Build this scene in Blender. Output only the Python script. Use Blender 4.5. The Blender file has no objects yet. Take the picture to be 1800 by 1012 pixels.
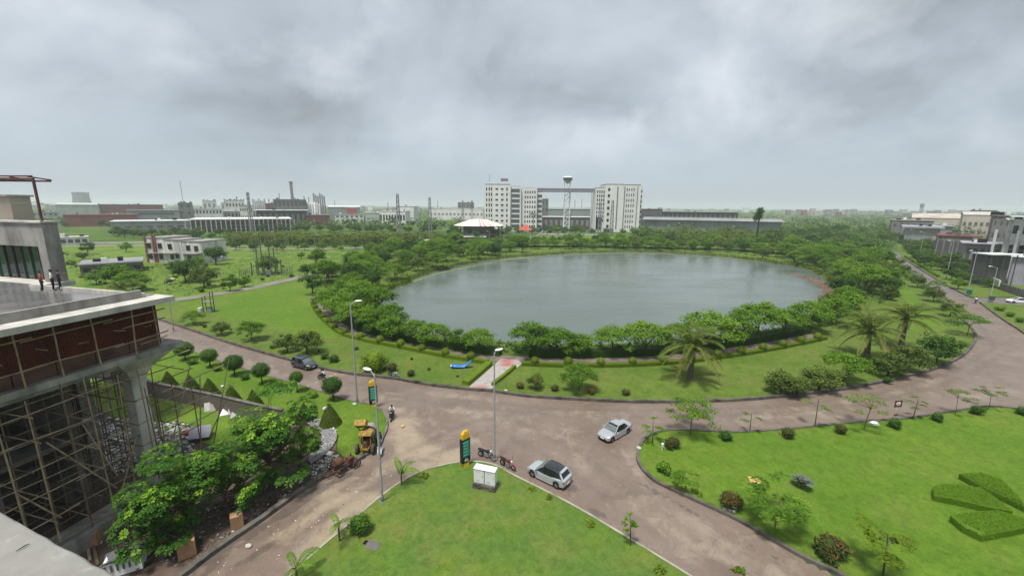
import bpy, bmesh, math, random
import numpy as np
from mathutils import Vector, Matrix
from mathutils.geometry import tessellate_polygon

# ------------------------------------------------------------------ camera, sky, sun, exposure
F_PX, CAM_H, PITCH, ROLL = 720.0, 24.0, math.atan(144 / 720), 0.0082
scene = bpy.context.scene
C = scene.collection
cam_d = bpy.data.cameras.new('camera'); cam = bpy.data.objects.new('camera', cam_d); C.objects.link(cam)
cam_d.sensor_width = 36; cam_d.lens = F_PX / 1800 * 36
cam_d.clip_start = 0.1; cam_d.clip_end = 30000
cam.matrix_world = Matrix.Translation((0, 0, CAM_H)) @ Matrix.Rotation(math.pi / 2 - PITCH, 4, 'X') @ Matrix.Rotation(ROLL, 4, 'Z')
scene.camera = cam

SUN_EL, SUN_AZ = math.radians(70), math.radians(212)       # azimuth clockwise from +Y
SKY = 0.05
HAZE = 0.00021
world = bpy.data.worlds.new('World'); scene.world = world; world.use_nodes = True
wn, wl = world.node_tree.nodes, world.node_tree.links
wn.clear()
def wnode(t, **k):
    n = wn.new(t)
    for a, b in k.items(): setattr(n, a, b)
    return n
w_out = wnode('ShaderNodeOutputWorld')
w_sky = wnode('ShaderNodeTexSky', sky_type='NISHITA', sun_disc=False, sun_elevation=SUN_EL, sun_rotation=SUN_AZ)
w_bg1 = wnode('ShaderNodeBackground'); w_bg1.inputs[1].default_value = SKY
wl.new(w_sky.outputs[0], w_bg1.inputs[0])
w_tc = wnode('ShaderNodeTexCoord')
w_sep = wnode('ShaderNodeSeparateXYZ'); wl.new(w_tc.outputs['Generated'], w_sep.inputs[0])
w_z = wnode('ShaderNodeMath', operation='MAXIMUM'); wl.new(w_sep.outputs[2], w_z.inputs[0]); w_z.inputs[1].default_value = 0.0
w_z2 = wnode('ShaderNodeMath', operation='ADD'); wl.new(w_z.outputs[0], w_z2.inputs[0]); w_z2.inputs[1].default_value = 0.20
w_dx = wnode('ShaderNodeMath', operation='DIVIDE'); wl.new(w_sep.outputs[0], w_dx.inputs[0]); wl.new(w_z2.outputs[0], w_dx.inputs[1])
w_dy = wnode('ShaderNodeMath', operation='DIVIDE'); wl.new(w_sep.outputs[1], w_dy.inputs[0]); wl.new(w_z2.outputs[0], w_dy.inputs[1])
w_cmb = wnode('ShaderNodeCombineXYZ'); wl.new(w_dx.outputs[0], w_cmb.inputs[0]); wl.new(w_dy.outputs[0], w_cmb.inputs[1]); w_cmb.inputs[2].default_value = 3.7
def wnoise(scale, detail, rough, off, dist=0.0, direct=False):
    mp = wnode('ShaderNodeMapping'); mp.inputs['Location'].default_value = off
    wl.new(w_cmb.outputs[0] if not direct else w_tc.outputs['Generated'], mp.inputs[0]); mp.inputs['Scale'].default_value = (1, 1, 1.25) if direct else (1, 1, 1); mp.inputs['Rotation'].default_value = (0, 0, -.45 if direct else 0)
    n = wnode('ShaderNodeTexNoise'); n.inputs['Scale'].default_value = scale; n.inputs['Detail'].default_value = detail
    n.inputs['Roughness'].default_value = rough; n.inputs['Distortion'].default_value = dist
    wl.new(mp.outputs[0], n.inputs['Vector']); return n
n_big = wnoise(0.62, 7, 0.52, (1.35, 0.4, 0), 0.3)          # broad grey masses
n_puf = wnoise(3.1, 9, 0.55, (4.3, 2.2, 1.0), 0.25, True)         # brighter cumulus heads
r_big = wnode('ShaderNodeValToRGB')
r_big.color_ramp.elements[0].position = 0.38; r_big.color_ramp.elements[0].color = (0.094, 0.103, 0.110, 1)
r_big.color_ramp.elements[1].position = 0.60; r_big.color_ramp.elements[1].color = (0.182, 0.200, 0.217, 1)
e = r_big.color_ramp.elements.new(0.47); e.color = (0.134, 0.151, 0.166, 1)
n_lump = wnoise(2.3, 8, 0.56, (0.7, 5.1, 2.4), 0.4, True); w_avg = wnode('ShaderNodeMath', operation='MULTIPLY_ADD'); wl.new(n_lump.outputs['Fac'], w_avg.inputs[0]); w_avg.inputs[1].default_value = 0.62
w_half = wnode('ShaderNodeMath', operation='MULTIPLY'); wl.new(n_big.outputs['Fac'], w_half.inputs[0]); w_half.inputs[1].default_value = 0.38
wl.new(w_half.outputs[0], w_avg.inputs[2]); wl.new(w_avg.outputs[0], r_big.inputs[0])
r_puf = wnode('ShaderNodeValToRGB')
r_puf.color_ramp.elements[0].position = 0.52; r_puf.color_ramp.elements[0].color = (0, 0, 0, 1)
r_puf.color_ramp.elements[1].position = 0.72; r_puf.color_ramp.elements[1].color = (0.62, 0.62, 0.62, 1)
wl.new(n_puf.outputs['Fac'], r_puf.inputs[0])
w_mix = wnode('ShaderNodeMixRGB'); w_mix.inputs[2].default_value = (0.270, 0.282, 0.294, 1)
wl.new(r_puf.outputs[0], w_mix.inputs[0]); wl.new(r_big.outputs[0], w_mix.inputs[1])
# the cloud deck flattens to an even grey towards the horizon
w_hz = wnode('ShaderNodeMapRange'); w_hz.inputs[1].default_value = 0.0; w_hz.inputs[2].default_value = 0.20
w_hz.inputs[3].default_value = 1.0; w_hz.inputs[4].default_value = 0.0; w_hz.interpolation_type = 'SMOOTHSTEP'
wl.new(w_sep.outputs[2], w_hz.inputs[0])
w_mix2 = wnode('ShaderNodeMixRGB'); w_mix2.inputs[2].default_value = (0.139, 0.160, 0.180, 1)
wl.new(w_hz.outputs[0], w_mix2.inputs[0]); wl.new(w_mix.outputs[0], w_mix2.inputs[1])
w_bg2 = wnode('ShaderNodeBackground'); w_bg2.inputs[1].default_value = 1.0
wl.new(w_mix2.outputs[0], w_bg2.inputs[0])
w_ms = wnode('ShaderNodeMixShader'); w_ms.inputs[0].default_value = 0.93
wl.new(w_bg1.outputs[0], w_ms.inputs[1]); wl.new(w_bg2.outputs[0], w_ms.inputs[2])
wl.new(w_ms.outputs[0], w_out.inputs[0])

sun_d = bpy.data.lights.new('sun', 'SUN'); sun_d.energy = 1.5; sun_d.angle = math.radians(11); sun_d.color = (1.0, 0.96, 0.90)
sun = bpy.data.objects.new('sun', sun_d); C.objects.link(sun)
sdir = Vector((math.sin(SUN_AZ) * math.cos(SUN_EL), math.cos(SUN_AZ) * math.cos(SUN_EL), math.sin(SUN_EL)))
sun.rotation_euler = sdir.to_track_quat('Z', 'Y').to_euler()

vs = scene.view_settings
vs.view_transform = 'Standard'; vs.look = 'None'; vs.gamma = 1; vs.use_curve_mapping = False; vs.exposure = 1.80
scene.render.engine = 'CYCLES'
cy = scene.cycles
cy.use_denoising = True
cy.max_bounces = 6; cy.diffuse_bounces = 2; cy.glossy_bounces = 2; cy.transmission_bounces = 3; cy.transparent_max_bounces = 6; cy.volume_bounces = 1
cy.sample_clamp_indirect = 4.0

# ------------------------------------------------------------------ surveying helpers (photo measurements -> places on the ground)
_cp, _sp = math.cos(PITCH), math.sin(PITCH)
def _ray(px, py):
    dx, dy = px - 900, py - 506
    x0 = dx * math.cos(ROLL) + dy * math.sin(ROLL); y0 = -dx * math.sin(ROLL) + dy * math.cos(ROLL)
    u, v = x0 / F_PX, -y0 / F_PX
    return u, _cp + v * _sp, -(_sp - v * _cp)
def G(px, py, z=0.0):
    r = _ray(px, py); t = (z - CAM_H) / r[2]
    return Vector((r[0] * t, r[1] * t, z))
def PT3(px, py, Y):
    r = _ray(px, py); t = Y / r[1]
    return Vector((r[0] * t, Y, CAM_H + r[2] * t))
def at(px, Y, z=0.0):
    py = 506.0
    for _ in range(6):
        q = PT3(px, py, Y); q2 = PT3(px, py + 1, Y)
        py += (z - q.z) / (q2.z - q.z)
    return PT3(px, py, Y)

# ------------------------------------------------------------------ scene graph helpers
def new_obj(name, mesh, parent=None):
    o = bpy.data.objects.new(name, mesh); C.objects.link(o)
    if parent is not None: o.parent = parent
    return o
def tag(o, label=None, cat=None, group=None, kind=None):
    if label: o['label'] = label
    if cat: o['category'] = cat
    if group: o['group'] = group
    if kind: o['kind'] = kind
    return o
def thing(name, label, cat, loc=(0, 0, 0), rz=0.0, group=None, s=1.0):
    o = new_obj(name, None); o.empty_display_size = 0.2
    o.location = loc; o.rotation_euler = (0, 0, rz); o.scale = (s, s, s)
    return tag(o, label, cat, group)
def copy_tree(o, parent=None):
    c = o.copy(); C.objects.link(c)
    if parent is not None:
        c.parent = parent
    for ch in list(o.children): copy_tree(ch, c)
    return c

class MB:
    def __init__(s): s.v = []; s.f = []; s.m = []; s.xf = None
    def add(s, vs, fs, m=0):
        b = len(s.v)
        if s.xf is not None: vs = [s.xf @ Vector(p) for p in vs]
        s.v += [tuple(p) for p in vs]
        for f in fs: s.f.append(tuple(i + b for i in f)); s.m.append(m)
        return s
    def box(s, c, d, rz=0.0, m=0, top=1.0):
        x, y, z = d[0] / 2, d[1] / 2, d[2] / 2; k = top
        pts = [(-x, -y, -z), (x, -y, -z), (x, y, -z), (-x, y, -z), (-x * k, -y * k, z), (x * k, -y * k, z), (x * k, y * k, z), (-x * k, y * k, z)]
        ca, sa = math.cos(rz), math.sin(rz)
        pts = [(c[0] + p[0] * ca - p[1] * sa, c[1] + p[0] * sa + p[1] * ca, c[2] + p[2]) for p in pts]
        return s.add(pts, [(0, 3, 2, 1), (4, 5, 6, 7), (0, 1, 5, 4), (1, 2, 6, 5), (2, 3, 7, 6), (3, 0, 4, 7)], m)
    def bar(s, p0, p1, w, h=None, m=0):
        p0, p1 = Vector(p0), Vector(p1); h = h or w; d = (p1 - p0).normalized()
        up = Vector((0, 0, 1)) if abs(d.z) < 0.95 else Vector((0, 1, 0))
        sx = d.cross(up).normalized() * w / 2; sy = sx.cross(d).normalized() * h / 2
        pts = [p0 - sx - sy, p0 + sx - sy, p0 + sx + sy, p0 - sx + sy, p1 - sx - sy, p1 + sx - sy, p1 + sx + sy, p1 - sx + sy]
        return s.add(pts, [(0, 3, 2, 1), (4, 5, 6, 7), (0, 1, 5, 4), (1, 2, 6, 5), (2, 3, 7, 6), (3, 0, 4, 7)], m)
    def cyl(s, p0, p1, r0, r1=None, n=8, m=0, caps=True):
        return s.tube([p0, p1], [r0, r0 if r1 is None else r1], n, m, caps)
    def tube(s, pts, rs, n=8, m=0, caps=True):
        pts = [Vector(p) for p in pts]; vs = []; fs = []
        prev = None
        for i, p in enumerate(pts):
            d = (pts[min(i + 1, len(pts) - 1)] - pts[max(i - 1, 0)]).normalized()
            up = Vector((0, 0, 1)) if abs(d.z) < 0.9 else Vector((1, 0, 0))
            if prev is None: ax = d.cross(up).normalized()
            else:
                ax = (prev - d * prev.dot(d))
                ax = ax.normalized() if ax.length > 1e-6 else d.cross(up).normalized()
            prev = ax; ay = d.cross(ax)
            for k in range(n):
                a = 2 * math.pi * k / n
                vs.append(p + (ax * math.cos(a) + ay * math.sin(a)) * rs[i])
        for i in range(len(pts) - 1):
            for k in range(n):
                k2 = (k + 1) % n
                fs.append((i * n + k, i * n + k2, (i + 1) * n + k2, (i + 1) * n + k))
        if caps:
            fs.append(tuple(reversed(range(n)))); fs.append(tuple(range((len(pts) - 1) * n, len(pts) * n)))
        return s.add(vs, fs, m)
    def loft(s, rings, m=0, caps=True, closed=True):
        n = len(rings[0]); vs = [p for r in rings for p in r]; fs = []
        for i in range(len(rings) - 1):
            for k in range(n if closed else n - 1):
                k2 = (k + 1) % n
                fs.append((i * n + k, i * n + k2, (i + 1) * n + k2, (i + 1) * n + k))
        if caps and closed:
            fs.append(tuple(reversed(range(n)))); fs.append(tuple(range((len(rings) - 1) * n, len(rings) * n)))
        return s.add(vs, fs, m)
    def prism(s, poly, z0, z1, m=0, ms=None):
        n = len(poly); ms = m if ms is None else ms
        pts = [(p[0], p[1], z0) for p in poly] + [(p[0], p[1], z1) for p in poly]
        tris = tessellate_polygon([[Vector((p[0], p[1], 0)) for p in poly]])
        s.add(pts, [up_tri(poly, t, n) for t in tris], m)
        b = len(s.v) - 2 * n
        area = sum(poly[i][0] * poly[(i + 1) % n][1] - poly[(i + 1) % n][0] * poly[i][1] for i in range(n))
        for i in range(n):
            j = (i + 1) % n
            q = (b + i, b + j, b + n + j, b + n + i)
            s.f.append(q if area > 0 else tuple(reversed(q))); s.m.append(ms)
        return s
    def sphere(s, c, r, nu=10, nv=7, m=0, z0=-1.0):
        if not hasattr(r, '__len__'): r = (r, r, r)
        rings = []
        for j in range(nv + 1):
            ph = -math.pi / 2 + math.pi * j / nv
            z = max(math.sin(ph), z0); k = math.cos(ph) if z > z0 or j else 0.001
            rings.append([(c[0] + r[0] * max(k, 0.001) * math.cos(2 * math.pi * i / nu), c[1] + r[1] * max(k, 0.001) * math.sin(2 * math.pi * i / nu), c[2] + r[2] * z) for i in range(nu)])
        return s.loft(rings, m)
    def wheel(s, c, R, r, w, axis='y', n=18, m=0):
        prof = [(R - r, -w / 2), (R - r * .15, -w / 2), (R, -w * .3), (R, w * .3), (R - r * .15, w / 2), (R - r, w / 2)]
        vs = []; fs = []; k = len(prof)
        for i in range(n):
            a = 2 * math.pi * i / n
            for (q, h) in prof:
                p = (q * math.cos(a), h, q * math.sin(a)) if axis == 'y' else (h, q * math.cos(a), q * math.sin(a))
                vs.append((c[0] + p[0], c[1] + p[1], c[2] + p[2]))
        for i in range(n):
            j = (i + 1) % n
            for q in range(k):
                q2 = (q + 1) % k
                fs.append((i * k + q, i * k + q2, j * k + q2, j * k + q))
        return s.add(vs, fs, m)
    def mesh(s, name, mats, smooth=None):
        me = bpy.data.meshes.new(name)
        me.from_pydata(s.v, [], s.f)
        if not isinstance(mats, (list, tuple)): mats = [mats]
        for mt in mats: me.materials.append(M[mt] if isinstance(mt, str) else mt)
        if len(mats) > 1: me.polygons.foreach_set('material_index', s.m)
        if smooth is not None:
            me.shade_smooth()
            if smooth < 179: me.set_sharp_from_angle(angle=math.radians(smooth))
        me.update()
        return me
    def build(s, name, mats, parent=None, smooth=None, loc=None, rz=None):
        o = new_obj(name, s.mesh(name, mats, smooth), parent)
        if loc is not None: o.location = loc
        if rz is not None: o.rotation_euler = (0, 0, rz)
        return o

def up_tri(poly, t, off):
    a, b, c = (poly[i] for i in t)
    cr = (b[0] - a[0]) * (c[1] - a[1]) - (b[1] - a[1]) * (c[0] - a[0])
    t = t if cr > 0 else (t[0], t[2], t[1])
    return tuple(i + off for i in t)
def sheet(name, loops, z, mat, kind='structure'):
    pts = [p for lp in loops for p in lp]
    tris = tessellate_polygon([[Vector((p[0], p[1], 0)) for p in lp] for lp in loops])
    mb = MB(); mb.add([(p[0], p[1], z) for p in pts], [up_tri(pts, t, 0) for t in tris])
    o = mb.build(name, mat); tag(o, kind=kind); return o
def spline(pts, n=8, closed=False):
    pts = [Vector((p[0], p[1], 0)) for p in pts]; out = []; N = len(pts)
    for i in range(N if closed else N - 1):
        if closed: p0, p1, p2, p3 = (pts[(i + k - 1) % N] for k in range(4))
        else: p0, p1, p2, p3 = pts[max(i - 1, 0)], pts[i], pts[i + 1], pts[min(i + 2, N - 1)]
        for k in range(n):
            t = k / n
            q = 0.5 * (2 * p1 + (p2 - p0) * t + (2 * p0 - 5 * p1 + 4 * p2 - p3) * t * t + (3 * p1 - p0 - 3 * p2 + p3) * t ** 3)
            out.append((q.x, q.y))
    if not closed: out.append((pts[-1].x, pts[-1].y))
    return out
def offset_line(pts, d, closed=False):
    out = []; N = len(pts)
    for i in range(N):
        a = pts[(i - 1) % N] if closed else pts[max(i - 1, 0)]
        b = pts[(i + 1) % N] if closed else pts[min(i + 1, N - 1)]
        t = Vector((b[0] - a[0], b[1] - a[1]))
        if t.length < 1e-6: t = Vector((1, 0))
        t.normalize(); out.append((pts[i][0] - t.y * d, pts[i][1] + t.x * d))
    return out
def strip(mb, pts, w, z0, z1, closed=False, m=0, jitter=0.0, rng=None):
    L = offset_line(pts, w / 2, closed); R = offset_line(pts, -w / 2, closed); n = len(pts)
    rings = []
    for i in range(n):
        j = (rng.uniform(-jitter, jitter) if rng else 0)
        rings.append([(R[i][0], R[i][1], z0), (R[i][0], R[i][1], z1 + j), (L[i][0], L[i][1], z1 + j), (L[i][0], L[i][1], z0)])
    if closed: rings.append(rings[0])
    mb.loft(rings, m, caps=not closed)
def ribbon(mb, pts, w, z, m=0):
    L = offset_line(pts, w / 2); R = offset_line(pts, -w / 2); n = len(pts)
    mb.add([(p[0], p[1], z) for p in R] + [(p[0], p[1], z) for p in L], [(i, i + 1, n + i + 1, n + i) for i in range(n - 1)], m)
def inside(p, poly):
    x, y = p[0], p[1]; c = False; n = len(poly); j = n - 1
    for i in range(n):
        xi, yi = poly[i][0], poly[i][1]; xj, yj = poly[j][0], poly[j][1]
        if (yi > y) != (yj > y) and x < (xj - xi) * (y - yi) / (yj - yi) + xi: c = not c
        j = i
    return c
def along(pts, step, start=0.0):
    out = []; acc = start
    for i in range(len(pts) - 1):
        a, b = Vector(pts[i][:2]), Vector(pts[i + 1][:2]); L = (b - a).length
        while acc <= L:
            q = a + (b - a) * (acc / max(L, 1e-6)); d = (b - a).normalized()
            out.append((q.x, q.y, math.atan2(d.y, d.x))); acc += step
        acc -= L
    return out
def scatter(poly, dmin, n, rng, avoid=(), tries=40, start=()):
    xs = [p[0] for p in poly]; ys = [p[1] for p in poly]; out = list(start); k0 = len(out)
    for _ in range(n * tries):
        if len(out) - k0 >= n: break
        p = (rng.uniform(min(xs), max(xs)), rng.uniform(min(ys), max(ys)))
        if not inside(p, poly) or any(inside(p, a) for a in avoid): continue
        if all((p[0] - q[0]) ** 2 + (p[1] - q[1]) ** 2 > dmin * dmin for q in out): out.append(p)
    return out[k0:]

# ------------------------------------------------------------------ materials
M = {}
class NT:
    def __init__(s, name):
        s.mat = bpy.data.materials.new(name); s.mat.use_nodes = True
        s.t = s.mat.node_tree; s.t.nodes.clear()
        s.out = s.n('ShaderNodeOutputMaterial'); M[name] = s.mat
    def n(s, t, **k):
        x = s.t.nodes.new(t)
        for a, b in k.items(): setattr(x, a, b)
        return x
    def l(s, a, b): s.t.links.new(a, b)
    def coord(s, kind):
        if kind == 'world': return s.n('ShaderNodeNewGeometry').outputs['Position']
        return s.n('ShaderNodeTexCoord').outputs['Object']
    def noise(s, scale, detail=4, rough=.55, co=None, dist=0.0, stretch=None):
        n = s.n('ShaderNodeTexNoise'); n.inputs['Scale'].default_value = scale; n.inputs['Detail'].default_value = detail
        n.inputs['Roughness'].default_value = rough; n.inputs['Distortion'].default_value = dist
        if stretch and co is not None:
            mp = s.n('ShaderNodeMapping'); mp.inputs['Scale'].default_value = stretch; s.l(co, mp.inputs[0]); co = mp.outputs[0]
        if co is not None: s.l(co, n.inputs['Vector'])
        return n.outputs['Fac']
    def ramp(s, fac, stops):
        r = s.n('ShaderNodeValToRGB'); el = r.color_ramp.elements
        while len(el) < len(stops): el.new(0.5)
        for e_, (p, c) in zip(el, stops):
            e_.position = p; e_.color = (*c, 1) if hasattr(c, '__len__') else (c, c, c, 1)
        s.l(fac, r.inputs[0]); return r.outputs[0]
    def mix(s, fac, a, b, mode='MIX'):
        m = s.n('ShaderNodeMixRGB', blend_type=mode)
        for i, x in enumerate((fac, a, b)):
            if isinstance(x, (int, float)): m.inputs[i].default_value = x if i == 0 else (x, x, x, 1)
            elif isinstance(x, (tuple, list)): m.inputs[i].default_value = (*x, 1)
            else: s.l(x, m.inputs[i])
        return m.outputs[0]
    def math(s, op, a, b=0.0, clamp=False):
        m = s.n('ShaderNodeMath', operation=op, use_clamp=clamp)
        for i, x in enumerate((a, b)):
            if isinstance(x, (int, float)): m.inputs[i].default_value = x
            else: s.l(x, m.inputs[i])
        return m.outputs[0]
    def bsdf(s, col, rough=.7, metal=0.0, spec=.3, bump=None, bstr=.3, bdist=.05, **kw):
        b = s.n('ShaderNodeBsdfPrincipled')
        for k, x in (('Base Color', col), ('Roughness', rough), ('Metallic', metal), ('Specular IOR Level', spec)):
            if isinstance(x, (int, float)): b.inputs[k].default_value = x
            elif isinstance(x, (tuple, list)): b.inputs[k].default_value = (*x, 1)
            else: s.l(x, b.inputs[k])
        for k, x in kw.items(): b.inputs[k.replace('_', ' ')].default_value = x
        if bump is not None:
            bn = s.n('ShaderNodeBump'); bn.inputs['Strength'].default_value = bstr; bn.inputs['Distance'].default_value = bdist
            s.l(bump, bn.inputs['Height']); s.l(bn.outputs[0], b.inputs['Normal'])
        return b.outputs[0]
    def end(s, sh): s.l(sh, s.out.inputs[0]); return s.mat
def plain(name, c, rough=.7, var=.18, scale=2.0, metal=0.0, spec=.3, bstr=.15, co='obj', streak=0.0, **kw):
    t = NT(name); p = t.coord(co)
    n = t.noise(scale, 6, .6, p)
    k1 = tuple(max(x * (1 - var * 1.6), 0) for x in c); k2 = tuple(min(x * (1 + var), .9) for x in c)
    col = t.ramp(n, [(.28, k1), (.5, c), (.75, k2)])
    if streak:
        g = t.noise(scale * 1.4, 6, .6, p, stretch=(1.6, 1.6, .18))
        col = t.mix(t.ramp(g, [(.45, 0.0), (.68, streak)]), col, (0.045, 0.043, 0.04))
    return t.end(t.bsdf(col, rough, metal, spec, bump=t.noise(scale * 8, 4, .6, p), bstr=bstr, bdist=.03, **kw))

# -- ground covers
def lawn_mat(name, cols, dry=.35):
    t = NT(name); p = t.coord('world')
    big = t.noise(.085, 4, .55, p); mid = t.noise(.55, 6, .62, p); fine = t.noise(7.0, 5, .75, p)
    c = t.ramp(big, [(.40, cols[0]), (.5, cols[1]), (.60, cols[2])])
    c = t.mix(t.ramp(mid, [(.44, 0.0), (.62, .75)]), c, cols[3])
    c = t.mix(t.ramp(t.noise(.23, 7, .65, p, dist=.4), [(.49, 0.0), (.62, dry)]), c, cols[4])
    c = t.mix(t.ramp(t.noise(.42, 9, .72, p, dist=1.0), [(.61, 0.0), (.70, .5)]), c, (.140, .125, .055))
    c = t.mix(t.ramp(t.noise(.055, 6, .6, p, stretch=(1, 2.2, 1)), [(.42, 0.0), (.60, .45)]), c, cols[3])
    c = t.mix(.45, c, t.ramp(fine, [(.30, .62), (.5, .98), (.72, 1.3)]), 'MULTIPLY')
    c = t.mix(.6, c, t.ramp(t.noise(2.0, 6, .7, p, dist=.6), [(.36, .66), (.5, 1.0), (.64, 1.25)]), 'MULTIPLY')
    return t.end(t.bsdf(c, .85, 0, .12, bump=t.mix(.5, fine, mid), bstr=.4, bdist=.10))
lawn_mat('lawn_bright', [(.078, .150, .014), (.094, .166, .016), (.110, .176, .020), (.070, .134, .012), (.130, .160, .032)], .5)
lawn_mat('lawn_mid', [(.078, .130, .020), (.094, .146, .022), (.112, .155, .028), (.066, .114, .016), (.135, .138, .042)], .5)
lawn_mat('lawn_near', [(.074, .140, .022), (.098, .155, .020), (.120, .165, .026), (.072, .130, .026), (.150, .152, .042)], .6)
lawn_mat('lawn_wild', [(.095, .165, .020), (.125, .205, .022), (.165, .220, .036), (.066, .130, .018), (.150, .145, .050)], .45)
t = NT('ground'); p = t.coord('world')
c = t.ramp(t.noise(.012, 8, .62, p), [(.32, (.035, .065, .020)), (.45, (.055, .105, .022)), (.55, (.085, .140, .026)), (.66, (.100, .115, .045))])
c = t.mix(t.ramp(t.noise(.004, 6, .6, p), [(.50, 0.0), (.64, .8)]), c, (.120, .118, .105))
c = t.mix(.6, c, t.ramp(t.noise(.35, 5, .7, p), [(.3, .4), (.7, 1.35)]), 'MULTIPLY')
t.end(t.bsdf(c, .95, 0, .05))
# -- road: reddish asphalt with worn pale patches, muddy film and standing water (attributes mud / wet / pale)
t = NT('road'); p = t.coord('world')
def attr(t, n):
    a = t.n('ShaderNodeAttribute', attribute_name=n); return a.outputs['Fac']
fine = t.noise(9.0, 5, .7, p); med = t.noise(.8, 7, .62, p, dist=.3); brd = t.noise(.16, 5, .55, p)
base = t.ramp(brd, [(.3, (.140, .102, .079)), (.5, (.168, .126, .100)), (.7, (.194, .152, .124))])
base = t.mix(.5, base, t.ramp(fine, [(.3, .72), (.7, 1.25)]), 'MULTIPLY')
wear = t.noise(.5, 9, .72, p, dist=.9)
pale = t.math('MULTIPLY', t.math('ADD', attr(t, 'pale'), t.math('MULTIPLY', t.math('SUBTRACT', wear, .48), 3.0)), 1.0)
pm = t.ramp(pale, [(.22, 0.0), (.80, .60)])
col = t.mix(pm, base, (.290, .240, .185))
mudv = t.math('ADD', attr(t, 'mud'), t.math('MULTIPLY', t.math('SUBTRACT', t.noise(.35, 7, .6, p, dist=.8), .5), 1.6))
mm = t.ramp(mudv, [(.34, 0.0), (.66, .90)])
col = t.mix(mm, col, t.ramp(med, [(.3, (.255, .205, .140)), (.7, (.315, .255, .180))]))
wetv = t.math('ADD', attr(t, 'wet'), t.math('MULTIPLY', t.math('SUBTRACT', t.noise(.45, 6, .6, p, dist=.5), .5), 1.5))
wm = t.ramp(wetv, [(.42, 0.0), (.58, 1.0)])
col = t.mix(t.math('MULTIPLY', wm, .5), col, (.055, .050, .044))
dk = t.ramp(t.noise(1.1, 8, .7, p, dist=1.2), [(.52, 0.0), (.74, .42)])
col = t.mix(dk, col, (.085, .070, .060))
trk = t.math('MULTIPLY', attr(t, 'track'), t.ramp(t.noise(.6, 5, .6, p), [(.3, .25), (.65, 1.0)]))
col = t.mix(t.math('MULTIPLY', trk, .42), col, (.088, .068, .057))
crk = t.n('ShaderNodeTexVoronoi', feature='DISTANCE_TO_EDGE'); crk.inputs['Scale'].default_value = .22; wv = t.n('ShaderNodeVectorMath', operation='ADD'); t.l(p, wv.inputs[0]); nv = t.n('ShaderNodeTexNoise'); nv.inputs['Scale'].default_value = .9; t.l(p, nv.inputs['Vector']); t.l(nv.outputs['Color'], wv.inputs[1]); t.l(wv.outputs[0], crk.inputs['Vector'])
col = t.mix(t.ramp(crk.outputs['Distance'], [(.003, .22), (.010, 0.0)]), col, (.05, .042, .036))
rg = t.mix(wm, t.mix(mm, t.ramp(med, [(.38, .28), (.62, .58)]), .32), .07)
t.end(t.bsdf(col, rg, 0, .42, bump=t.mix(wm, fine, .5), bstr=.25, bdist=.01))
plain('far_road', (.150, .128, .122), .45, .18, .4, co='world')
plain('path_grey', (.150, .120, .100), .85, .3, .7, co='world')
plain('lane_grey', (.175, .165, .140), .85, .25, .25, co='world')
t = NT('entrance_paving'); p = t.coord('world')
c = t.ramp(t.noise(1.3, 6, .6, p), [(.35, (.26, .24, .22)), (.65, (.36, .33, .31))])
v = t.n('ShaderNodeTexVoronoi'); v.inputs['Scale'].default_value = .38; t.l(p, v.inputs['Vector'])
c = t.mix(t.ramp(v.outputs['Distance'], [(.16, .85), (.55, 0.0)]), c, (.33, .095, .075))
t.end(t.bsdf(c, .6, 0, .3, bump=t.noise(6, 3, .5, p), bstr=.2))
plain('site_dirt', (.085, .060, .045), .9, .5, .6, co='world', bstr=.6)
plain('gravel', (.235, .235, .245), .9, .4, 5.0, co='world', bstr=.8)
plain('kerb_dark', (.095, .086, .073), .9, .5, .9, co='world', bstr=.4)
plain('kerb_mid', (.125, .115, .098), .9, .5, .8, co='world', bstr=.4)
plain('kerb_pale', (.300, .280, .225), .9, .35, .7, co='world', bstr=.4)
t = NT('water'); p = t.coord('world')
c = t.ramp(t.noise(.02, 4, .5, p), [(.3, (.086, .112, .098)), (.7, (.102, .127, .110))])
b = t.mix(.35, t.noise(.9, 4, .6, p, stretch=(1, 2.2, 1)), t.noise(.12, 3, .5, p))
t.end(t.bsdf(c, t.ramp(t.noise(.035, 5, .6, p, stretch=(1, 2.5, 1)), [(.38, .08), (.62, .30)]), 0, .5, bump=b, bstr=.30, bdist=.15, IOR=1.33))
plain('bank', (.070, .085, .030), .95, .5, .3, co='world', bstr=.6)
# -- built things
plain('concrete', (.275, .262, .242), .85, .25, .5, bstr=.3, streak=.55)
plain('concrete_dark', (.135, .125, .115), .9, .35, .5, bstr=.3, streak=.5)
plain('concrete_pale', (.470, .450, .410), .85, .22, .45, bstr=.25, streak=.35)
t = NT('ledge_concrete'); p = t.coord('world')
c = t.ramp(t.noise(.8, 8, .62, p), [(.3, (.190, .185, .168)), (.55, (.270, .262, .242)), (.7, (.305, .298, .278))])
c = t.mix(t.ramp(t.noise(1.7, 9, .75, p, dist=.6), [(.54, 0.0), (.62, .65)]), c, (.37, .36, .335))
c = t.mix(t.ramp(t.noise(5.0, 6, .7, p), [(.66, 0.0), (.74, .7)]), c, (.20, .18, .16))
t.end(t.bsdf(c, .9, 0, .2, bump=t.noise(14, 6, .7, p), bstr=.35, bdist=.01))
t = NT('terrace_wet'); p = t.coord('world')
c = t.ramp(t.noise(.35, 6, .6, p), [(.35, (.115, .112, .108)), (.65, (.175, .170, .165))])
t.end(t.bsdf(c, t.ramp(t.noise(.5, 4, .5, p), [(.35, .06), (.7, .25)]), 0, .9, bump=t.noise(2, 3, .5, p), bstr=.03, bdist=.01))
plain('cladding', (.095, .016, .009), .55, .35, .6, bstr=.15)
plain('cladding_dusty', (.105, .052, .040), .7, .35, .6, bstr=.15)
plain('bamboo', (.290, .225, .150), .75, .35, 1.5, co='world')
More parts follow.
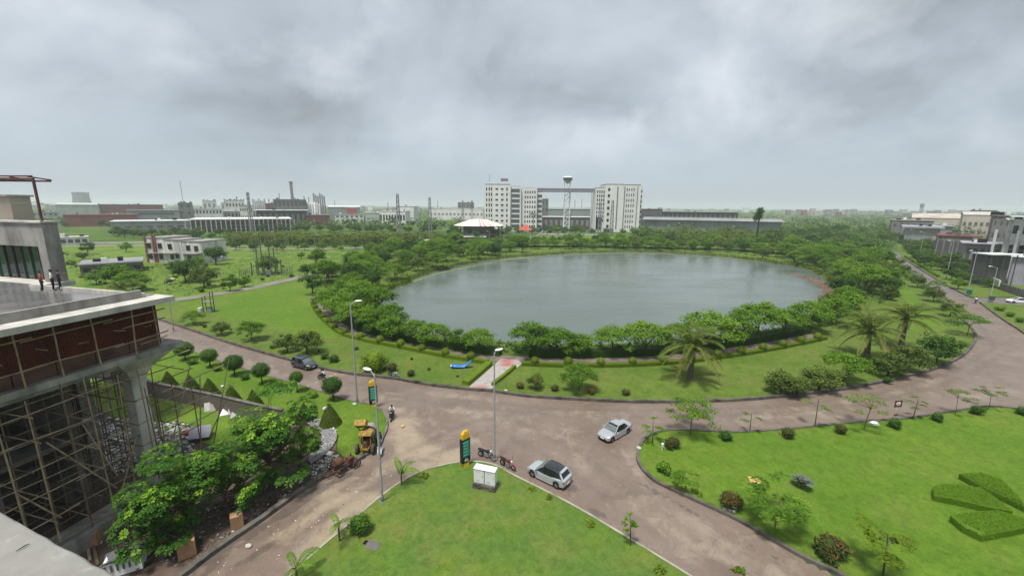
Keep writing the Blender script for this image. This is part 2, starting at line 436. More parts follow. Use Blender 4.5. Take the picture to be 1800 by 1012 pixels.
plain('bamboo_dark', (.145, .108, .074), .8, .35, 1.5, co='world')
plain('red_steel', (.135, .050, .045), .5, .3, 1.5, streak=.3)
plain('glass_green', (.012, .055, .030), .08, .5, .3, spec=.6, bstr=.02)
plain('glass_dark', (.010, .014, .016), .07, .3, .5, spec=.6, bstr=0.0)
plain('glass_grey', (.075, .090, .095), .12, .25, .3, spec=.6, bstr=.02)
plain('headlamp', (.30, .32, .34), .12, .2, 3.0, spec=.6)
plain('windscreen', (.105, .125, .130), .06, .25, .8, spec=.8, bstr=0.0)  # paler than the other car glass: sky reflection put into the base colour
plain('pipe_grey', (.30, .31, .31), .45, .15, 1.5, spec=.4)
plain('white_paint', (.70, .71, .72), .45, .08, 1.5, bstr=.05)
plain('white_wall', (.700, .690, .670), .8, .07, .12, streak=.16)
plain('white_wall_dirty', (.600, .590, .570), .9, .16, .25, streak=.6)
plain('cream_sheet', (.66, .62, .52), .7, .08, .1)
plain('stripe_red', (.42, .075, .055), .7, .2, .3)
plain('stripe_pale', (.50, .25, .20), .7, .15, .3)
plain('roof_white', (.62, .63, .64), .5, .12, .06)
plain('roof_grey', (.220, .225, .230), .6, .2, .06)
plain('wall_grey', (.265, .270, .275), .8, .12, .08, streak=.3)
plain('wall_dark', (.085, .085, .085), .8, .25, .1)
plain('wall_green', (.400, .450, .400), .8, .12, .08, streak=.2)
plain('wall_sage', (.240, .280, .240), .8, .12, .08)
plain('wall_brick', (.175, .062, .048), .85, .2, .08, streak=.3)
plain('wall_brick2', (.230, .085, .065), .85, .2, .08)
plain('wall_beige', (.450, .395, .325), .8, .15, .06, streak=.3)
plain('wall_lilac', (.330, .320, .370), .7, .12, .2, streak=.2)
plain('block_grey', (.190, .185, .178), .9, .22, .2, streak=.4)
plain('steel_grey', (.180, .185, .190), .5, .2, .4)
plain('rust', (.115, .055, .032), .9, .4, 1.2)
plain('brick_dirty', (.155, .130, .112), .95, .4, .7, bstr=.5, streak=.5)
plain('stone_dark', (.075, .066, .057), .95, .45, 1.5, bstr=.7)
plain('stone_light', (.150, .135, .115), .95, .4, 1.5, bstr=.7)
plain('carton', (.330, .195, .105), .85, .25, 1.2)
plain('foil', (.50, .52, .54), .22, .2, 2.5, metal=.8, bstr=.6)
plain('blue_plastic', (.025, .145, .420), .4, .2, 2.0)
plain('yellow_paint', (.560, .340, .020), .45, .15, 1.5)
plain('yellow_worn', (.330, .205, .040), .7, .45, 1.8, streak=.75)
plain('black_paint', (.012, .012, .013), .4, .2, 1.5)
plain('green_board', (.020, .215, .150), .4, .15, 2.0)
plain('green_board_pale', (.170, .520, .420), .45, .15, 2.0)
plain('rubber', (.016, .016, .016), .85, .3, 3.0)
plain('rubber_dusty', (.060, .050, .042), .9, .3, 3.0)
plain('alloy', (.38, .39, .40), .35, .15, 3.0, metal=.7)
plain('car_silver', (.400, .415, .430), .22, .04, 1.0, metal=.35, spec=.6, bstr=0.0, Coat_Weight=.6, Coat_Roughness=.06)
plain('car_silver2', (.420, .455, .475), .22, .04, 1.0, metal=.35, spec=.6, bstr=0.0, Coat_Weight=.6, Coat_Roughness=.06)
plain('car_grey', (.055, .062, .070), .22, .06, 1.0, metal=.3, spec=.6, bstr=0.0, Coat_Weight=.6, Coat_Roughness=.06)
plain('car_white', (.70, .70, .70), .25, .04, 1.0, spec=.5, bstr=0.0, Coat_Weight=.4)
plain('car_black', (.016, .018, .020), .2, .1, 1.0, spec=.6, bstr=0.0, Coat_Weight=.6)
plain('lamp_clear', (.60, .62, .64), .15, .1, 2.0, spec=.6)
plain('lamp_red', (.32, .015, .012), .25, .1, 2.0)
plain('bike_red', (.20, .012, .022), .3, .2, 2.0, spec=.5)
plain('bike_dark', (.022, .022, .025), .4, .3, 2.0)
plain('bike_silver', (.40, .41, .42), .35, .2, 2.0, metal=.6)
plain('skin', (.200, .105, .066), .6, .12, 4.0)
plain('hair', (.012, .010, .009), .6, .2, 8.0)
plain('shirt_red', (.36, .055, .050), .85, .25, 5.0)
plain('shirt_white', (.62, .62, .64), .85, .1, 4.0)
plain('shirt_dark', (.045, .045, .062), .85, .2, 4.0)
plain('trouser_dark', (.016, .017, .024), .85, .2, 4.0)
plain('plate_orange', (.50, .30, .12), .7, .25, 3.0)
plain('maroon_board', (.13, .045, .050), .5, .2, 2.0)
plain('trunk', (.090, .068, .050), .95, .35, 3.0, bstr=.7)
plain('trunk_dark', (.045, .035, .028), .95, .35, 3.0, bstr=.7)
plain('palm_trunk', (.105, .088, .068), .95, .35, 2.0, bstr=.7)
plain('algae_red', (.150, .092, .058), .9, .4, .5, co='world')
plain('algae_green', (.150, .190, .080), .9, .35, .5, co='world')
plain('bin_green', (.020, .150, .100), .5, .2, 2.0)

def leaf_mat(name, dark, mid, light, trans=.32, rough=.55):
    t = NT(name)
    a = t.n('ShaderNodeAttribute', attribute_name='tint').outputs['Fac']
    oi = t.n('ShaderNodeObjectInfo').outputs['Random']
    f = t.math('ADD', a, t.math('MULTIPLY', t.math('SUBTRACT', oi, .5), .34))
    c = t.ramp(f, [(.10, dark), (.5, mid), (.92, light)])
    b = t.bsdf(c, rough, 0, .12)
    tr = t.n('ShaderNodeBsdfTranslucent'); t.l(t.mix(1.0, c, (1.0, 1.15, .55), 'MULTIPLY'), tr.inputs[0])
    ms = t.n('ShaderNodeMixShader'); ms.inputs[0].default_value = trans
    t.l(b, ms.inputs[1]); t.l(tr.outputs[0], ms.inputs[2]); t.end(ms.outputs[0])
leaf_mat('leaf_ring', (0.036, 0.092, 0.009), (0.098, 0.200, 0.016), (0.180, 0.300, 0.030))
leaf_mat('leaf_dark', (0.018, 0.052, 0.010), (0.048, 0.112, 0.018), (0.092, 0.170, 0.028))
leaf_mat('leaf_olive', (0.040, 0.070, 0.014), (0.092, 0.140, 0.026), (0.160, 0.205, 0.044))
leaf_mat('leaf_almond', (0.024, 0.074, 0.009), (0.066, 0.168, 0.016), (0.230, 0.380, 0.026))
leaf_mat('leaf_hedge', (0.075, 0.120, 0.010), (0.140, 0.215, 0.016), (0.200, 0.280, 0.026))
leaf_mat('leaf_bed', (.070, .150, .010), (.105, .205, .014), (.140, .250, .020))
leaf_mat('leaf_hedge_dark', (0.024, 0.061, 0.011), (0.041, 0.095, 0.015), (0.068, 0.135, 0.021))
leaf_mat('leaf_topiary', (0.034, 0.081, 0.014), (0.059, 0.133, 0.018), (0.105, 0.203, 0.026))
leaf_mat('leaf_cone', (0.054, 0.084, 0.014), (0.084, 0.124, 0.018), (0.115, 0.159, 0.025))
leaf_mat('leaf_pale', (0.098, 0.144, 0.039), (0.144, 0.201, 0.054), (0.196, 0.253, 0.068))
leaf_mat('leaf_red', (0.030, 0.045, 0.013), (0.062, 0.092, 0.022), (0.230, 0.085, 0.038))
leaf_mat('leaf_palm', (0.070, 0.105, 0.018), (0.120, 0.160, 0.030), (0.200, 0.225, 0.055))
leaf_mat('leaf_palm_old', (.120, .110, .030), (.185, .165, .045), (.240, .210, .065))
leaf_mat('leaf_silver', (.110, .140, .110), (.170, .205, .170), (.230, .265, .220))
leaf_mat('leaf_far', (0.036, 0.080, 0.016), (0.072, 0.135, 0.026), (0.115, 0.185, 0.038), .2)
# ------------------------------------------------------------------ vegetation toolkit
def leaf_arrays(pos, nrm, L, W, rng, tint, twist=None, droop=0.0):
    """pos, nrm: Nx3; L, W: N or scalar. Folded diamond leaves (two triangles sharing the midrib)."""
    N = len(pos); pos = np.asarray(pos, float); nrm = np.asarray(nrm, float)
    nrm = nrm / (np.linalg.norm(nrm, axis=1, keepdims=True) + 1e-9)
    if twist is None: twist = rng.normal(size=(N, 3))
    a = twist - nrm * (twist * nrm).sum(1, keepdims=True); a /= (np.linalg.norm(a, axis=1, keepdims=True) + 1e-9)
    a[:, 2] -= droop; a /= np.linalg.norm(a, axis=1, keepdims=True)
    b = np.cross(nrm, a); b /= (np.linalg.norm(b, axis=1, keepdims=True) + 1e-9)
    L = np.broadcast_to(np.asarray(L, float), (N,))[:, None]; W = np.broadcast_to(np.asarray(W, float), (N,))[:, None]
    v = np.empty((N, 4, 3))
    v[:, 0] = pos; v[:, 1] = pos + a * L * .55 + b * W * .5 + nrm * W * .12
    v[:, 2] = pos + a * L; v[:, 3] = pos + a * L * .55 - b * W * .5 + nrm * W * .12
    return v.reshape(-1, 3), np.repeat(np.asarray(tint, float), 4)
def leaf_mesh(name, parts, mat, extra=None, extra_mat=None):
    """parts: list of (verts, tint); extra: an MB with solid wood or core."""
    V = np.concatenate([p[0] for p in parts]); T = np.concatenate([p[1] for p in parts]); n = len(V)
    ev = np.array(extra.v, float).reshape(-1, 3) if extra is not None and extra.v else np.zeros((0, 3))
    me = bpy.data.meshes.new(name)
    q = np.arange(n).reshape(-1, 4)
    faces = q.tolist() + ([tuple(i + n for i in f) for f in extra.f] if extra is not None else [])
    me.from_pydata(np.concatenate([V, ev]).tolist(), [], faces)
    me.materials.append(M[mat])
    if extra is not None:
        me.materials.append(M[extra_mat or mat])
        me.polygons.foreach_set('material_index', [0] * len(q) + [1] * len(extra.f))
    at_ = me.attributes.new('tint', 'FLOAT', 'POINT')
    at_.data.foreach_set('value', np.concatenate([T, np.full(len(ev), .45)]).astype(np.float32))
    me.update(); return me
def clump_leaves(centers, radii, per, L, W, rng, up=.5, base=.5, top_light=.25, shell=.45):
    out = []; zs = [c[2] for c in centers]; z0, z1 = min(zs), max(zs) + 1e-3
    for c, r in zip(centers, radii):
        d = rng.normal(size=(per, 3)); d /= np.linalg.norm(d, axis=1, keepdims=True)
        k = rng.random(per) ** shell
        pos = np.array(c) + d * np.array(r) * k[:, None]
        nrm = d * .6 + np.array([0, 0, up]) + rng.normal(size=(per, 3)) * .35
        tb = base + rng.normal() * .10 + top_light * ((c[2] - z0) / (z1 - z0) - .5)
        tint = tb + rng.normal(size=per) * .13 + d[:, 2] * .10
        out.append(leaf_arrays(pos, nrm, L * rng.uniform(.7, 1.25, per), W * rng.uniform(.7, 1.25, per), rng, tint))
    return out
def limbs(mb, base_h, r0, tips, rng, lean=(0, 0), fork=.55, n=6):
    top = Vector((lean[0], lean[1], base_h))
    mid = Vector((lean[0] * .4 + rng.uniform(-.1, .1), lean[1] * .4, base_h * .5))
    mb.tube([(0, 0, -.15), (0, 0, .08), mid, top], [r0 * 1.5, r0 * 1.05, r0 * .85, r0 * .68], n + 2)
    for tpt in tips:
        tv = Vector(tpt); m = top.lerp(tv, fork) + Vector((rng.uniform(-.15, .15), rng.uniform(-.15, .15), rng.uniform(-.3, .05) * (tv - top).length * .3))
        st = Vector((0, 0, base_h)).lerp(mid, rng.uniform(0, .25)) + Vector((lean[0] * .8, lean[1] * .8, 0)) * .9
        mb.tube([st, m, tv], [r0 * .5, r0 * .3, r0 * .10], n)

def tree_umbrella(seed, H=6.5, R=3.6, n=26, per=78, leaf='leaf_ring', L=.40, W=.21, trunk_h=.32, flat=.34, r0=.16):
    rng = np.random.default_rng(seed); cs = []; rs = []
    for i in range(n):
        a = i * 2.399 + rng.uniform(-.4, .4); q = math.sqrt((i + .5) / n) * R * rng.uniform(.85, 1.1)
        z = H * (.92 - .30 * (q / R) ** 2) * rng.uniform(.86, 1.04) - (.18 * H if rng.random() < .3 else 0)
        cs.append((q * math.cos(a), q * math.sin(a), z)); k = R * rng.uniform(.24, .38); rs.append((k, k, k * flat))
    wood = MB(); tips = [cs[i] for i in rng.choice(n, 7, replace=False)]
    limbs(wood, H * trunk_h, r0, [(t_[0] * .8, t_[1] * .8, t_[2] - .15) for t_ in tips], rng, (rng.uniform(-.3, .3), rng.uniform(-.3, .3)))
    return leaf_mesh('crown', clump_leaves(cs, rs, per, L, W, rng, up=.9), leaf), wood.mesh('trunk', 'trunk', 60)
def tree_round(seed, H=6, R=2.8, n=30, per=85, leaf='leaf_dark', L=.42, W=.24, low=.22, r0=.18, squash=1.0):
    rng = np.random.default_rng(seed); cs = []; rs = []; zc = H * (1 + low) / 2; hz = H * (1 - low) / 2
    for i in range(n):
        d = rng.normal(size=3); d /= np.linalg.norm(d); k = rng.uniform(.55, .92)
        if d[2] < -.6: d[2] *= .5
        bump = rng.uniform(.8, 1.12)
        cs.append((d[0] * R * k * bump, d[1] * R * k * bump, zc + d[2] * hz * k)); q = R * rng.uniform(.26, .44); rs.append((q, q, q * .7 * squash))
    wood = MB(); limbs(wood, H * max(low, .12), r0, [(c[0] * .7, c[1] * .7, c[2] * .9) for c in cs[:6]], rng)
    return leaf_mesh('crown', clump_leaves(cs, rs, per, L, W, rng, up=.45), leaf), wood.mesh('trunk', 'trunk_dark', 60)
def tree_almond(seed, H=8.0, R=3.6, n=240, leaf='leaf_almond'):
    """tiers of leaf rosettes: big obovate leaves round each twig end"""
    rng = np.random.default_rng(seed); P_, N_, T_, TW = [], [], [], []; tips = []
    lobes = [(rng.normal(size=3) * np.array([.46, .46, .42])) for _ in range(13)]
    for i in range(n):
        lb = lobes[i % len(lobes)]
        d = rng.normal(size=3); d /= np.linalg.norm(d); k = rng.uniform(.30, .46)
        q = lb + d * k * np.array([1, 1, .72])
        rr = math.hypot(q[0], q[1]); q = q / max(1.0, rr / 1.0)
        c = np.array([q[0] * R, q[1] * R, H * .60 + q[2] * H * .44])
        c[2] = min(max(c[2], H * .22), H); 
        if i % 24 == 0: tips.append(c * np.array([.9, .9, .96]))
        young = rng.random() < .20 and d[2] > .2
        out = np.array([d[0] * .5, d[1] * .5, .9]); out /= np.linalg.norm(out)
        m = rng.integers(7, 11)
        for j in range(m):
            a = 6.283 * j / m + rng.uniform(-.3, .3)
            t1 = np.cross(out, [0.3, 0.9, 0.1]); t1 /= np.linalg.norm(t1); t2 = np.cross(out, t1)
            dirv = t1 * math.cos(a) + t2 * math.sin(a)
            P_.append(c + dirv * .06); TW.append(dirv + out * rng.uniform(-.35, .35)); N_.append(out + dirv * rng.uniform(-.3, .2))
            T_.append((.92 if young else .40 + .18 * d[2]) + rng.normal() * .10)
    v = leaf_arrays(P_, N_, rng.uniform(.25, .40, len(P_)), rng.uniform(.12, .19, len(P_)), rng, T_, twist=np.array(TW), droop=.12)
    wood = MB(); limbs(wood, H * .30, .13, tips, rng, (.2, .1))
    return leaf_mesh('crown', [v], leaf), wood.mesh('trunk', 'trunk', 60)
def frond_mesh(seed, Lf=3.0, leaflets=26, ll=.62, lw=.07, droop=.55, rise=.75, mat='leaf_palm', base=.5, hang=.35):
    """one arching palm frond growing along +X from the origin, two rows of hanging leaflets"""
    rng = np.random.default_rng(seed); pts = []
    for i in range(13):
        s = i / 12; pts.append((Lf * s * (1 - .12 * s), rng.normal() * .01, rise * Lf * s - (rise + droop) * Lf * s * s * .78))
    sp = MB(); sp.tube(pts, [.035 * (1 - .8 * i / 12) + .006 for i in range(13)], 5)
    P_, N_, TW, LL = [], [], [], []
    for i in range(leaflets):
        s = .10 + .90 * i / (leaflets - 1); x = s * 12; k = min(int(x), 11); f = x - k
        p0 = np.array(pts[k]) * (1 - f) + np.array(pts[k + 1]) * f; tg = np.array(pts[k + 1]) - np.array(pts[k]); tg /= np.linalg.norm(tg)
        l = ll * (math.sin(math.pi * min(.12 + s * .82, 1)) ** .7 + .12)
        for sd in (-1, 1):
            side = np.array([0, sd, 0]); dv = side * .85 + tg * .55 - np.array([0, 0, hang + rng.uniform(-.15, .2)])
            P_.append(p0); TW.append(dv); N_.append(np.cross(dv, tg) * sd * -1 + np.array([0, 0, .3])); LL.append(l * rng.uniform(.85, 1.1))
    v = leaf_arrays(P_, N_, np.array(LL), np.full(len(P_), lw * 2.0), rng, base + rng.normal(size=len(P_)) * .12, twist=np.array(TW), droop=.18)
    return leaf_mesh('frond', [v], mat, sp, mat)
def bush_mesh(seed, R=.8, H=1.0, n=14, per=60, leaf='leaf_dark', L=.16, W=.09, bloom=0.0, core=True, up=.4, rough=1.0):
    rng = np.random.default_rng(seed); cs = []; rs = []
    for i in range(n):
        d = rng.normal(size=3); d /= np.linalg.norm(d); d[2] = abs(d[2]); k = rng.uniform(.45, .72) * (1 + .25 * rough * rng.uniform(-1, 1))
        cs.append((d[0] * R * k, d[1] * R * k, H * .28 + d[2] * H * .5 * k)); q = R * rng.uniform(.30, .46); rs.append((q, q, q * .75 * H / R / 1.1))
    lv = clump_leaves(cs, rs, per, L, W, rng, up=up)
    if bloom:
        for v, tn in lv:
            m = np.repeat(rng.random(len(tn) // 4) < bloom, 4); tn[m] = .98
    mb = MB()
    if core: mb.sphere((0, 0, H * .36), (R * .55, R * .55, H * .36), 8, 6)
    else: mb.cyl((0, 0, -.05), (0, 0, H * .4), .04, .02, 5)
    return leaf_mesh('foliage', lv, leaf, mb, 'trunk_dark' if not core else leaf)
def surf_leaves(points, normals, L, W, rng, base=.5, spread=.14, jit=.02):
    N = len(points); nn = np.array(normals, float) + rng.normal(size=(N, 3)) * .45
    return leaf_arrays(np.array(points) + rng.normal(size=(N, 3)) * jit, nn, L * rng.uniform(.7, 1.3, N), W * rng.uniform(.7, 1.3, N), rng, base + rng.normal(size=N) * spread)
def ball_mesh(seed, R, zc, leaf, n=900, L=.11, W=.07, lump=.10):
    rng = np.random.default_rng(seed); d = rng.normal(size=(n, 3)); d /= np.linalg.norm(d, axis=1, keepdims=True)
    k = 1 + lump * np.sin(d[:, 0] * 5 + seed) * np.cos(d[:, 1] * 4) + rng.normal(size=n) * .04
    mb = MB(); mb.sphere((0, 0, zc), R * .90, 12, 8)
    return leaf_mesh('foliage', [surf_leaves(d * R * k[:, None] + np.array([0, 0, zc]), d, L, W, rng)], leaf, mb, leaf)
def hedge_mesh(name, pts, w, h, z0, leaf, dens=26, L=.13, W=.08, seed=1, step=.5):
    rng = np.random.default_rng(seed); mb = MB(); strip(mb, pts, w * .92, z0, z0 + h * .95)
    P_, N_ = [], []
    for i in range(len(pts) - 1):
        a = np.array(pts[i]); b = np.array(pts[i + 1]); Ls = np.linalg.norm(b - a)
        if Ls < 1e-6: continue
        tdir = (b - a) / Ls; nd = np.array([-tdir[1], tdir[0]])
        for _ in range(int(Ls * dens * (w + 2 * h))):
            s = rng.random(); q = rng.random() * (w + 2 * h); c = a + (b - a) * s; dz = 1 + .06 * math.sin(c[0] * 2.1) + .05 * math.sin(c[1] * 3.3)
            if q < w: P_.append((*(c + nd * (q - w / 2)), z0 + h * dz)); N_.append((0, 0, 1))
            else:
                sd = 1 if q < w + h else -1; P_.append((*(c + nd * sd * w / 2), z0 + rng.random() * h * dz)); N_.append((nd[0] * sd, nd[1] * sd, .2))
    return leaf_mesh(name, [surf_leaves(P_, N_, L, W, rng, jit=.03)], leaf, mb, leaf)

def plant(name, label, cat, meshes, loc, s=1.0, rz=0.0, group=None, names=('crown', 'trunk'), sz=None):
    r = thing(name, label, cat, loc, rz, group, s)
    if sz: r.scale = (s, s, s * sz)
    for nm, me in zip(names, meshes):
        if me is not None: new_obj(nm, me, r)
    return r
def lone(name, label, cat, me, loc, s=1.0, rz=0.0, group=None, sz=None):
    o = new_obj(name, me); o.location = loc; o.rotation_euler = (0, 0, rz); o.scale = (s, s, s * (sz or 1)); return tag(o, label, cat, group)
def joined(meshes):
    """crown and trunk in one mesh (two material slots) for trees too far off to show their parts"""
    me = bpy.data.meshes.new('tree'); bm = bmesh.new()
    lay = bm.verts.layers.float.new('tint')
    for k, m in enumerate(meshes):
        b = bmesh.new(); b.from_mesh(m); src = b.verts.layers.float.get('tint'); mp = {}
        for v in b.verts:
            nv = bm.verts.new(v.co); nv[lay] = v[src] if src else .3; mp[v] = nv
        for f in b.faces:
            try: nf = bm.faces.new([mp[v] for v in f.verts]); nf.material_index = k
            except ValueError: pass
        b.free()
    bm.to_mesh(me); bm.free()
    for m in meshes: me.materials.append(m.materials[0])
    return me

# ------------------------------------------------------------------ the setting: lake, ground, roads, lawns
R1 = random.Random(11)
def gl(*pp, z=0.0): return [tuple(G(a, b, z)[:2]) for a, b in pp]
LAKE = spline(gl((705, 503), (762, 479), (830, 463), (900, 453), (1000, 446), (1100, 443), (1200, 446), (1300, 455), (1380, 466), (1435, 480), (1462, 500), (1466, 520), (1445, 545), (1400, 567), (1300, 586), (1200, 598), (1100, 604), (1000, 605), (900, 603), (800, 598), (735, 582), (685, 558), (652, 535), (662, 514), z=-.8), 6, True)
LAKE = [(x + .9 * math.sin(i * 1.7) + .7 * math.sin(i * .61 + 2), y + .8 * math.cos(i * 1.3) + .6 * math.sin(i * .83)) for i, (x, y) in enumerate(LAKE)]
_a = sum(LAKE[i][0] * LAKE[(i + 1) % len(LAKE)][1] - LAKE[(i + 1) % len(LAKE)][0] * LAKE[i][1] for i in range(len(LAKE)))
_s = -1 if _a > 0 else 1
BANK = offset_line(LAKE, _s * 2.2, True)
sheet('lake', [offset_line(LAKE, _s * 1.2, True)], -.8, 'water')
BIG = 9000
sheet('ground', [[(-BIG, -200), (BIG, -200), (BIG, BIG), (-BIG, BIG)], BANK], -.03, 'ground')
mb = MB(); n_ = len(LAKE); inn = offset_line(LAKE, -_s * 2.0, True)
mb.loft([[(p[0], p[1], .12) for p in BANK], [(p[0], p[1], -.72) for p in LAKE], [(p[0], p[1], -1.6) for p in inn]], caps=False)
tag(mb.build('lake_bank', 'bank', smooth=60), kind='structure')

# park: the lawn that holds the lake
KERB_PARK = spline(gl((150, 522), (230, 546), (305, 570), (400, 602), (512, 634), (600, 655), (690, 666), (760, 678), (822, 685), (862, 688), (925, 697), (1000, 702), (1100, 707), (1200, 707), (1300, 704), (1400, 695), (1500, 682), (1580, 665), (1640, 650), (1690, 627), (1712, 603), (1714, 588), (1700, 570), (1668, 545), (1640, 517), (1615, 493), (1592, 470), (1568, 448)), 5)
far_edge = [tuple(at(px, Y)[:2]) for px, Y in ((1545, 250), (1480, 320), (1300, 350), (1100, 350), (900, 335), (760, 300), (660, 235), (610, 185))]
lane = gl((562, 482), (500, 497), (420, 514), (310, 531), (200, 545))
PARK = KERB_PARK + far_edge + lane
mbp = MB(); pts_ = PARK; tri = tessellate_polygon([[Vector((p[0], p[1], 0)) for p in PARK], [Vector((p[0], p[1], 0)) for p in BANK]])
allp = PARK + BANK
mbp.add([(p[0], p[1], .15) for p in allp], [up_tri(allp, t_, 0) for t_ in tri])
park = tag(mbp.build('park_lawn', 'lawn_mid'), kind='structure')
# brighter strip of mown lawn west of the tree belt and along the curving road
sheet('lawn', [gl((310, 535), (420, 517), (500, 500), (560, 492), (552, 545), (572, 566), (602, 590), (560, 600), (470, 575), (400, 560), (345, 548))], .158, 'lawn_bright')
sheet('lawn', [gl((1575, 470), (1590, 490), (1608, 520), (1640, 560), (1668, 580), (1600, 585), (1580, 540), (1565, 500))], .158, 'lawn_bright')
mb = MB(); strip(mb, KERB_PARK, .35, -.05, .36, jitter=.02, rng=R1)
tag(mb.build('kerb', 'kerb_dark'), kind='structure')

# carriageway grid with mud / wet / pale fields
ROAD = gl((100, 505), (305, 560), (512, 622), (690, 655), (860, 678), (1100, 698), (1300, 694), (1500, 670), (1640, 640), (1700, 600), (1690, 570), (1640, 520), (1600, 490), (1660, 490), (1730, 525), (1830, 590), (1850, 720), (1600, 745), (1300, 775), (1150, 775), (1200, 860), (1500, 1030), (1550, 1200), (1250, 1200), (1150, 990), (900, 850), (830, 825), (740, 840), (660, 900), (560, 985), (520, 1200), (150, 1200), (320, 1010), (540, 845), (640, 790), (660, 745), (640, 720), (520, 685), (330, 622), (100, 540))
sx, sy, cell = -82.0, 6.0, .5
gx, gy = int((125 - sx) / cell), int((118 - sy) / cell)
idx = {}; V = []; Fc = []
def vid(i, j):
    if (i, j) not in idx: idx[(i, j)] = len(V); V.append((sx + i * cell, sy + j * cell, 0.0))
    return idx[(i, j)]
for i in range(gx):
    for j in range(gy):
        if inside((sx + (i + .5) * cell, sy + (j + .5) * cell), ROAD): Fc.append((vid(i, j), vid(i + 1, j), vid(i + 1, j + 1), vid(i, j + 1)))
me = bpy.data.meshes.new('road'); me.from_pydata(V, [], Fc); me.materials.append(M['road'])
Va = np.array(V)
def field(spots):
    f = np.zeros(len(Va))
    for (x0, y0, x1, y1, w, k) in spots:           # photo-measured capsules, width in metres
        a = np.array(G(x0, y0)[:2]); b = np.array(G(x1, y1)[:2]); ab = b - a
        t_ = np.clip(((Va[:, :2] - a) @ ab) / max(ab @ ab, 1e-6), 0, 1); d = np.linalg.norm(Va[:, :2] - a - t_[:, None] * ab, axis=1)
        f = np.maximum(f, k * np.clip(1.25 - d / w, 0, 1))
    return f.astype(np.float32)
FIELDS = {
 'track': sum([[(x0, y0, x1, y1, .55, 1.0) for (x0, y0), (x1, y1) in zip(ln[:-1], ln[1:])] for ln in (((300, 578), (420, 622), (560, 662), (700, 690), (860, 708), (1000, 720), (1200, 722), (1400, 712), (1550, 690), (1680, 650), (1750, 610), (1720, 570)), ((300, 584), (420, 628), (560, 669), (700, 698), (860, 717), (1000, 730), (1200, 733), (1400, 724), (1560, 702), (1700, 660), (1775, 615)), ((330, 1010), (480, 930), (620, 850), (720, 790), (830, 740), (960, 720)), ((400, 1010), (540, 925), (660, 855), (760, 800), (870, 750)), ((900, 735), (1010, 790), (1100, 860), (1260, 960), (1350, 1012)), ((860, 750), (980, 812), (1060, 870), (1200, 960), (1290, 1012)))], []),
 'mud': [(700, 745, 720, 790, 2.56, 0.81), (720, 790, 790, 800, 2.16, 0.86), (700, 820, 760, 815, 1.35, 0.65), (590, 880, 640, 880, 2.03, 0.92), (600, 900, 570, 960, 1.49, 0.86), (560, 880, 620, 850, 1.22, 0.65), (520, 990, 560, 950, 1.22, 0.54), (680, 690, 740, 700, 1.08, 0.38), (655, 840, 700, 800, 1.08, 0.54), (700, 720, 830, 770, 1.6, .42), (480, 960, 560, 900, 1.3, .55)],
 'wet': [(420, 990, 520, 930, .9, .5), (350, 1010, 420, 960, .9, .6), (440, 940, 560, 860, .9, .85), (330, 1000, 450, 920, 1.2, .7), (560, 860, 620, 830, .6, .6), (1000, 870, 1060, 905, .7, .45), (1130, 850, 1230, 905, .5, .55), (1260, 925, 1400, 1000, .5, .5), (1300, 770, 1450, 760, .5, .3), (980, 850, 1010, 860, .8, .5), (700, 850, 735, 835, .35, .6)],
 'pale': [(750, 690, 870, 705, 1.0, .42), (790, 720, 900, 735, 1.0, .42), (950, 725, 1100, 730, .9, .38), (1000, 760, 1010, 775, .8, .5), (920, 755, 980, 765, .7, .5), (1000, 775, 1030, 830, .8, .4), (1110, 800, 1130, 830, .9, .55), (1130, 880, 1210, 960, 1.4, .42), (1250, 960, 1350, 1000, 1.8, .55), (1180, 905, 1230, 930, 1.2, .5), (1300, 740, 1440, 720, 1.0, .40), (1480, 705, 1520, 695, .9, .5), (1570, 690, 1580, 688, .8, .6), (1630, 680, 1650, 665, .8, .5), (640, 690, 700, 700, .8, .35), (560, 650, 620, 660, .8, .35), (400, 620, 500, 660, 1.4, .30), (1480, 735, 1400, 720, .8, .40), (1700, 700, 1790, 690, 1.5, .30), (560, 930, 520, 980, .8, .5), (600, 870, 650, 850, .6, .4)],
}
for nm, sp_ in FIELDS.items():
    a_ = me.attributes.new(nm, 'FLOAT', 'POINT'); a_.data.foreach_set('value', field(sp_) + (np.float32(.05) if nm == 'pale' else np.float32(0)))
road = tag(new_obj('road', me), kind='structure')
# road running off to the north-east
rl = gl((1668, 545), (1640, 517), (1615, 493), (1592, 470), (1568, 448)); rr = gl((1586, 447), (1612, 468), (1634, 482), (1668, 503), (1712, 528))
sheet('far_road', [rl + [tuple(at(1540, 255)[:2])] + [tuple(at(1556, 255)[:2])] + rr], -.012, 'far_road')
# faded yellow and white rumble strip across the west arm
a, b = G(537, 680), G(604, 651)
for k in range(9):
    if k in (4,): continue
    q = a.lerp(b, k / 8.2); q2 = a.lerp(b, (k + .55) / 8.2); d = (q2 - q).normalized(); s_ = Vector((-d.y, d.x, 0)) * .16
    mb = MB(); mb.add([tuple(q - s_) , tuple(q2 - s_), tuple(q2 + s_), tuple(q + s_)], [(0, 3, 2, 1)] if (d.x * s_.y - d.y * s_.x) < 0 else [(0, 1, 2, 3)])
    o = mb.build('road_marking', 'plate_orange' if k % 3 == 0 else 'kerb_pale'); o.location.z = .006; tag(o, kind='structure')

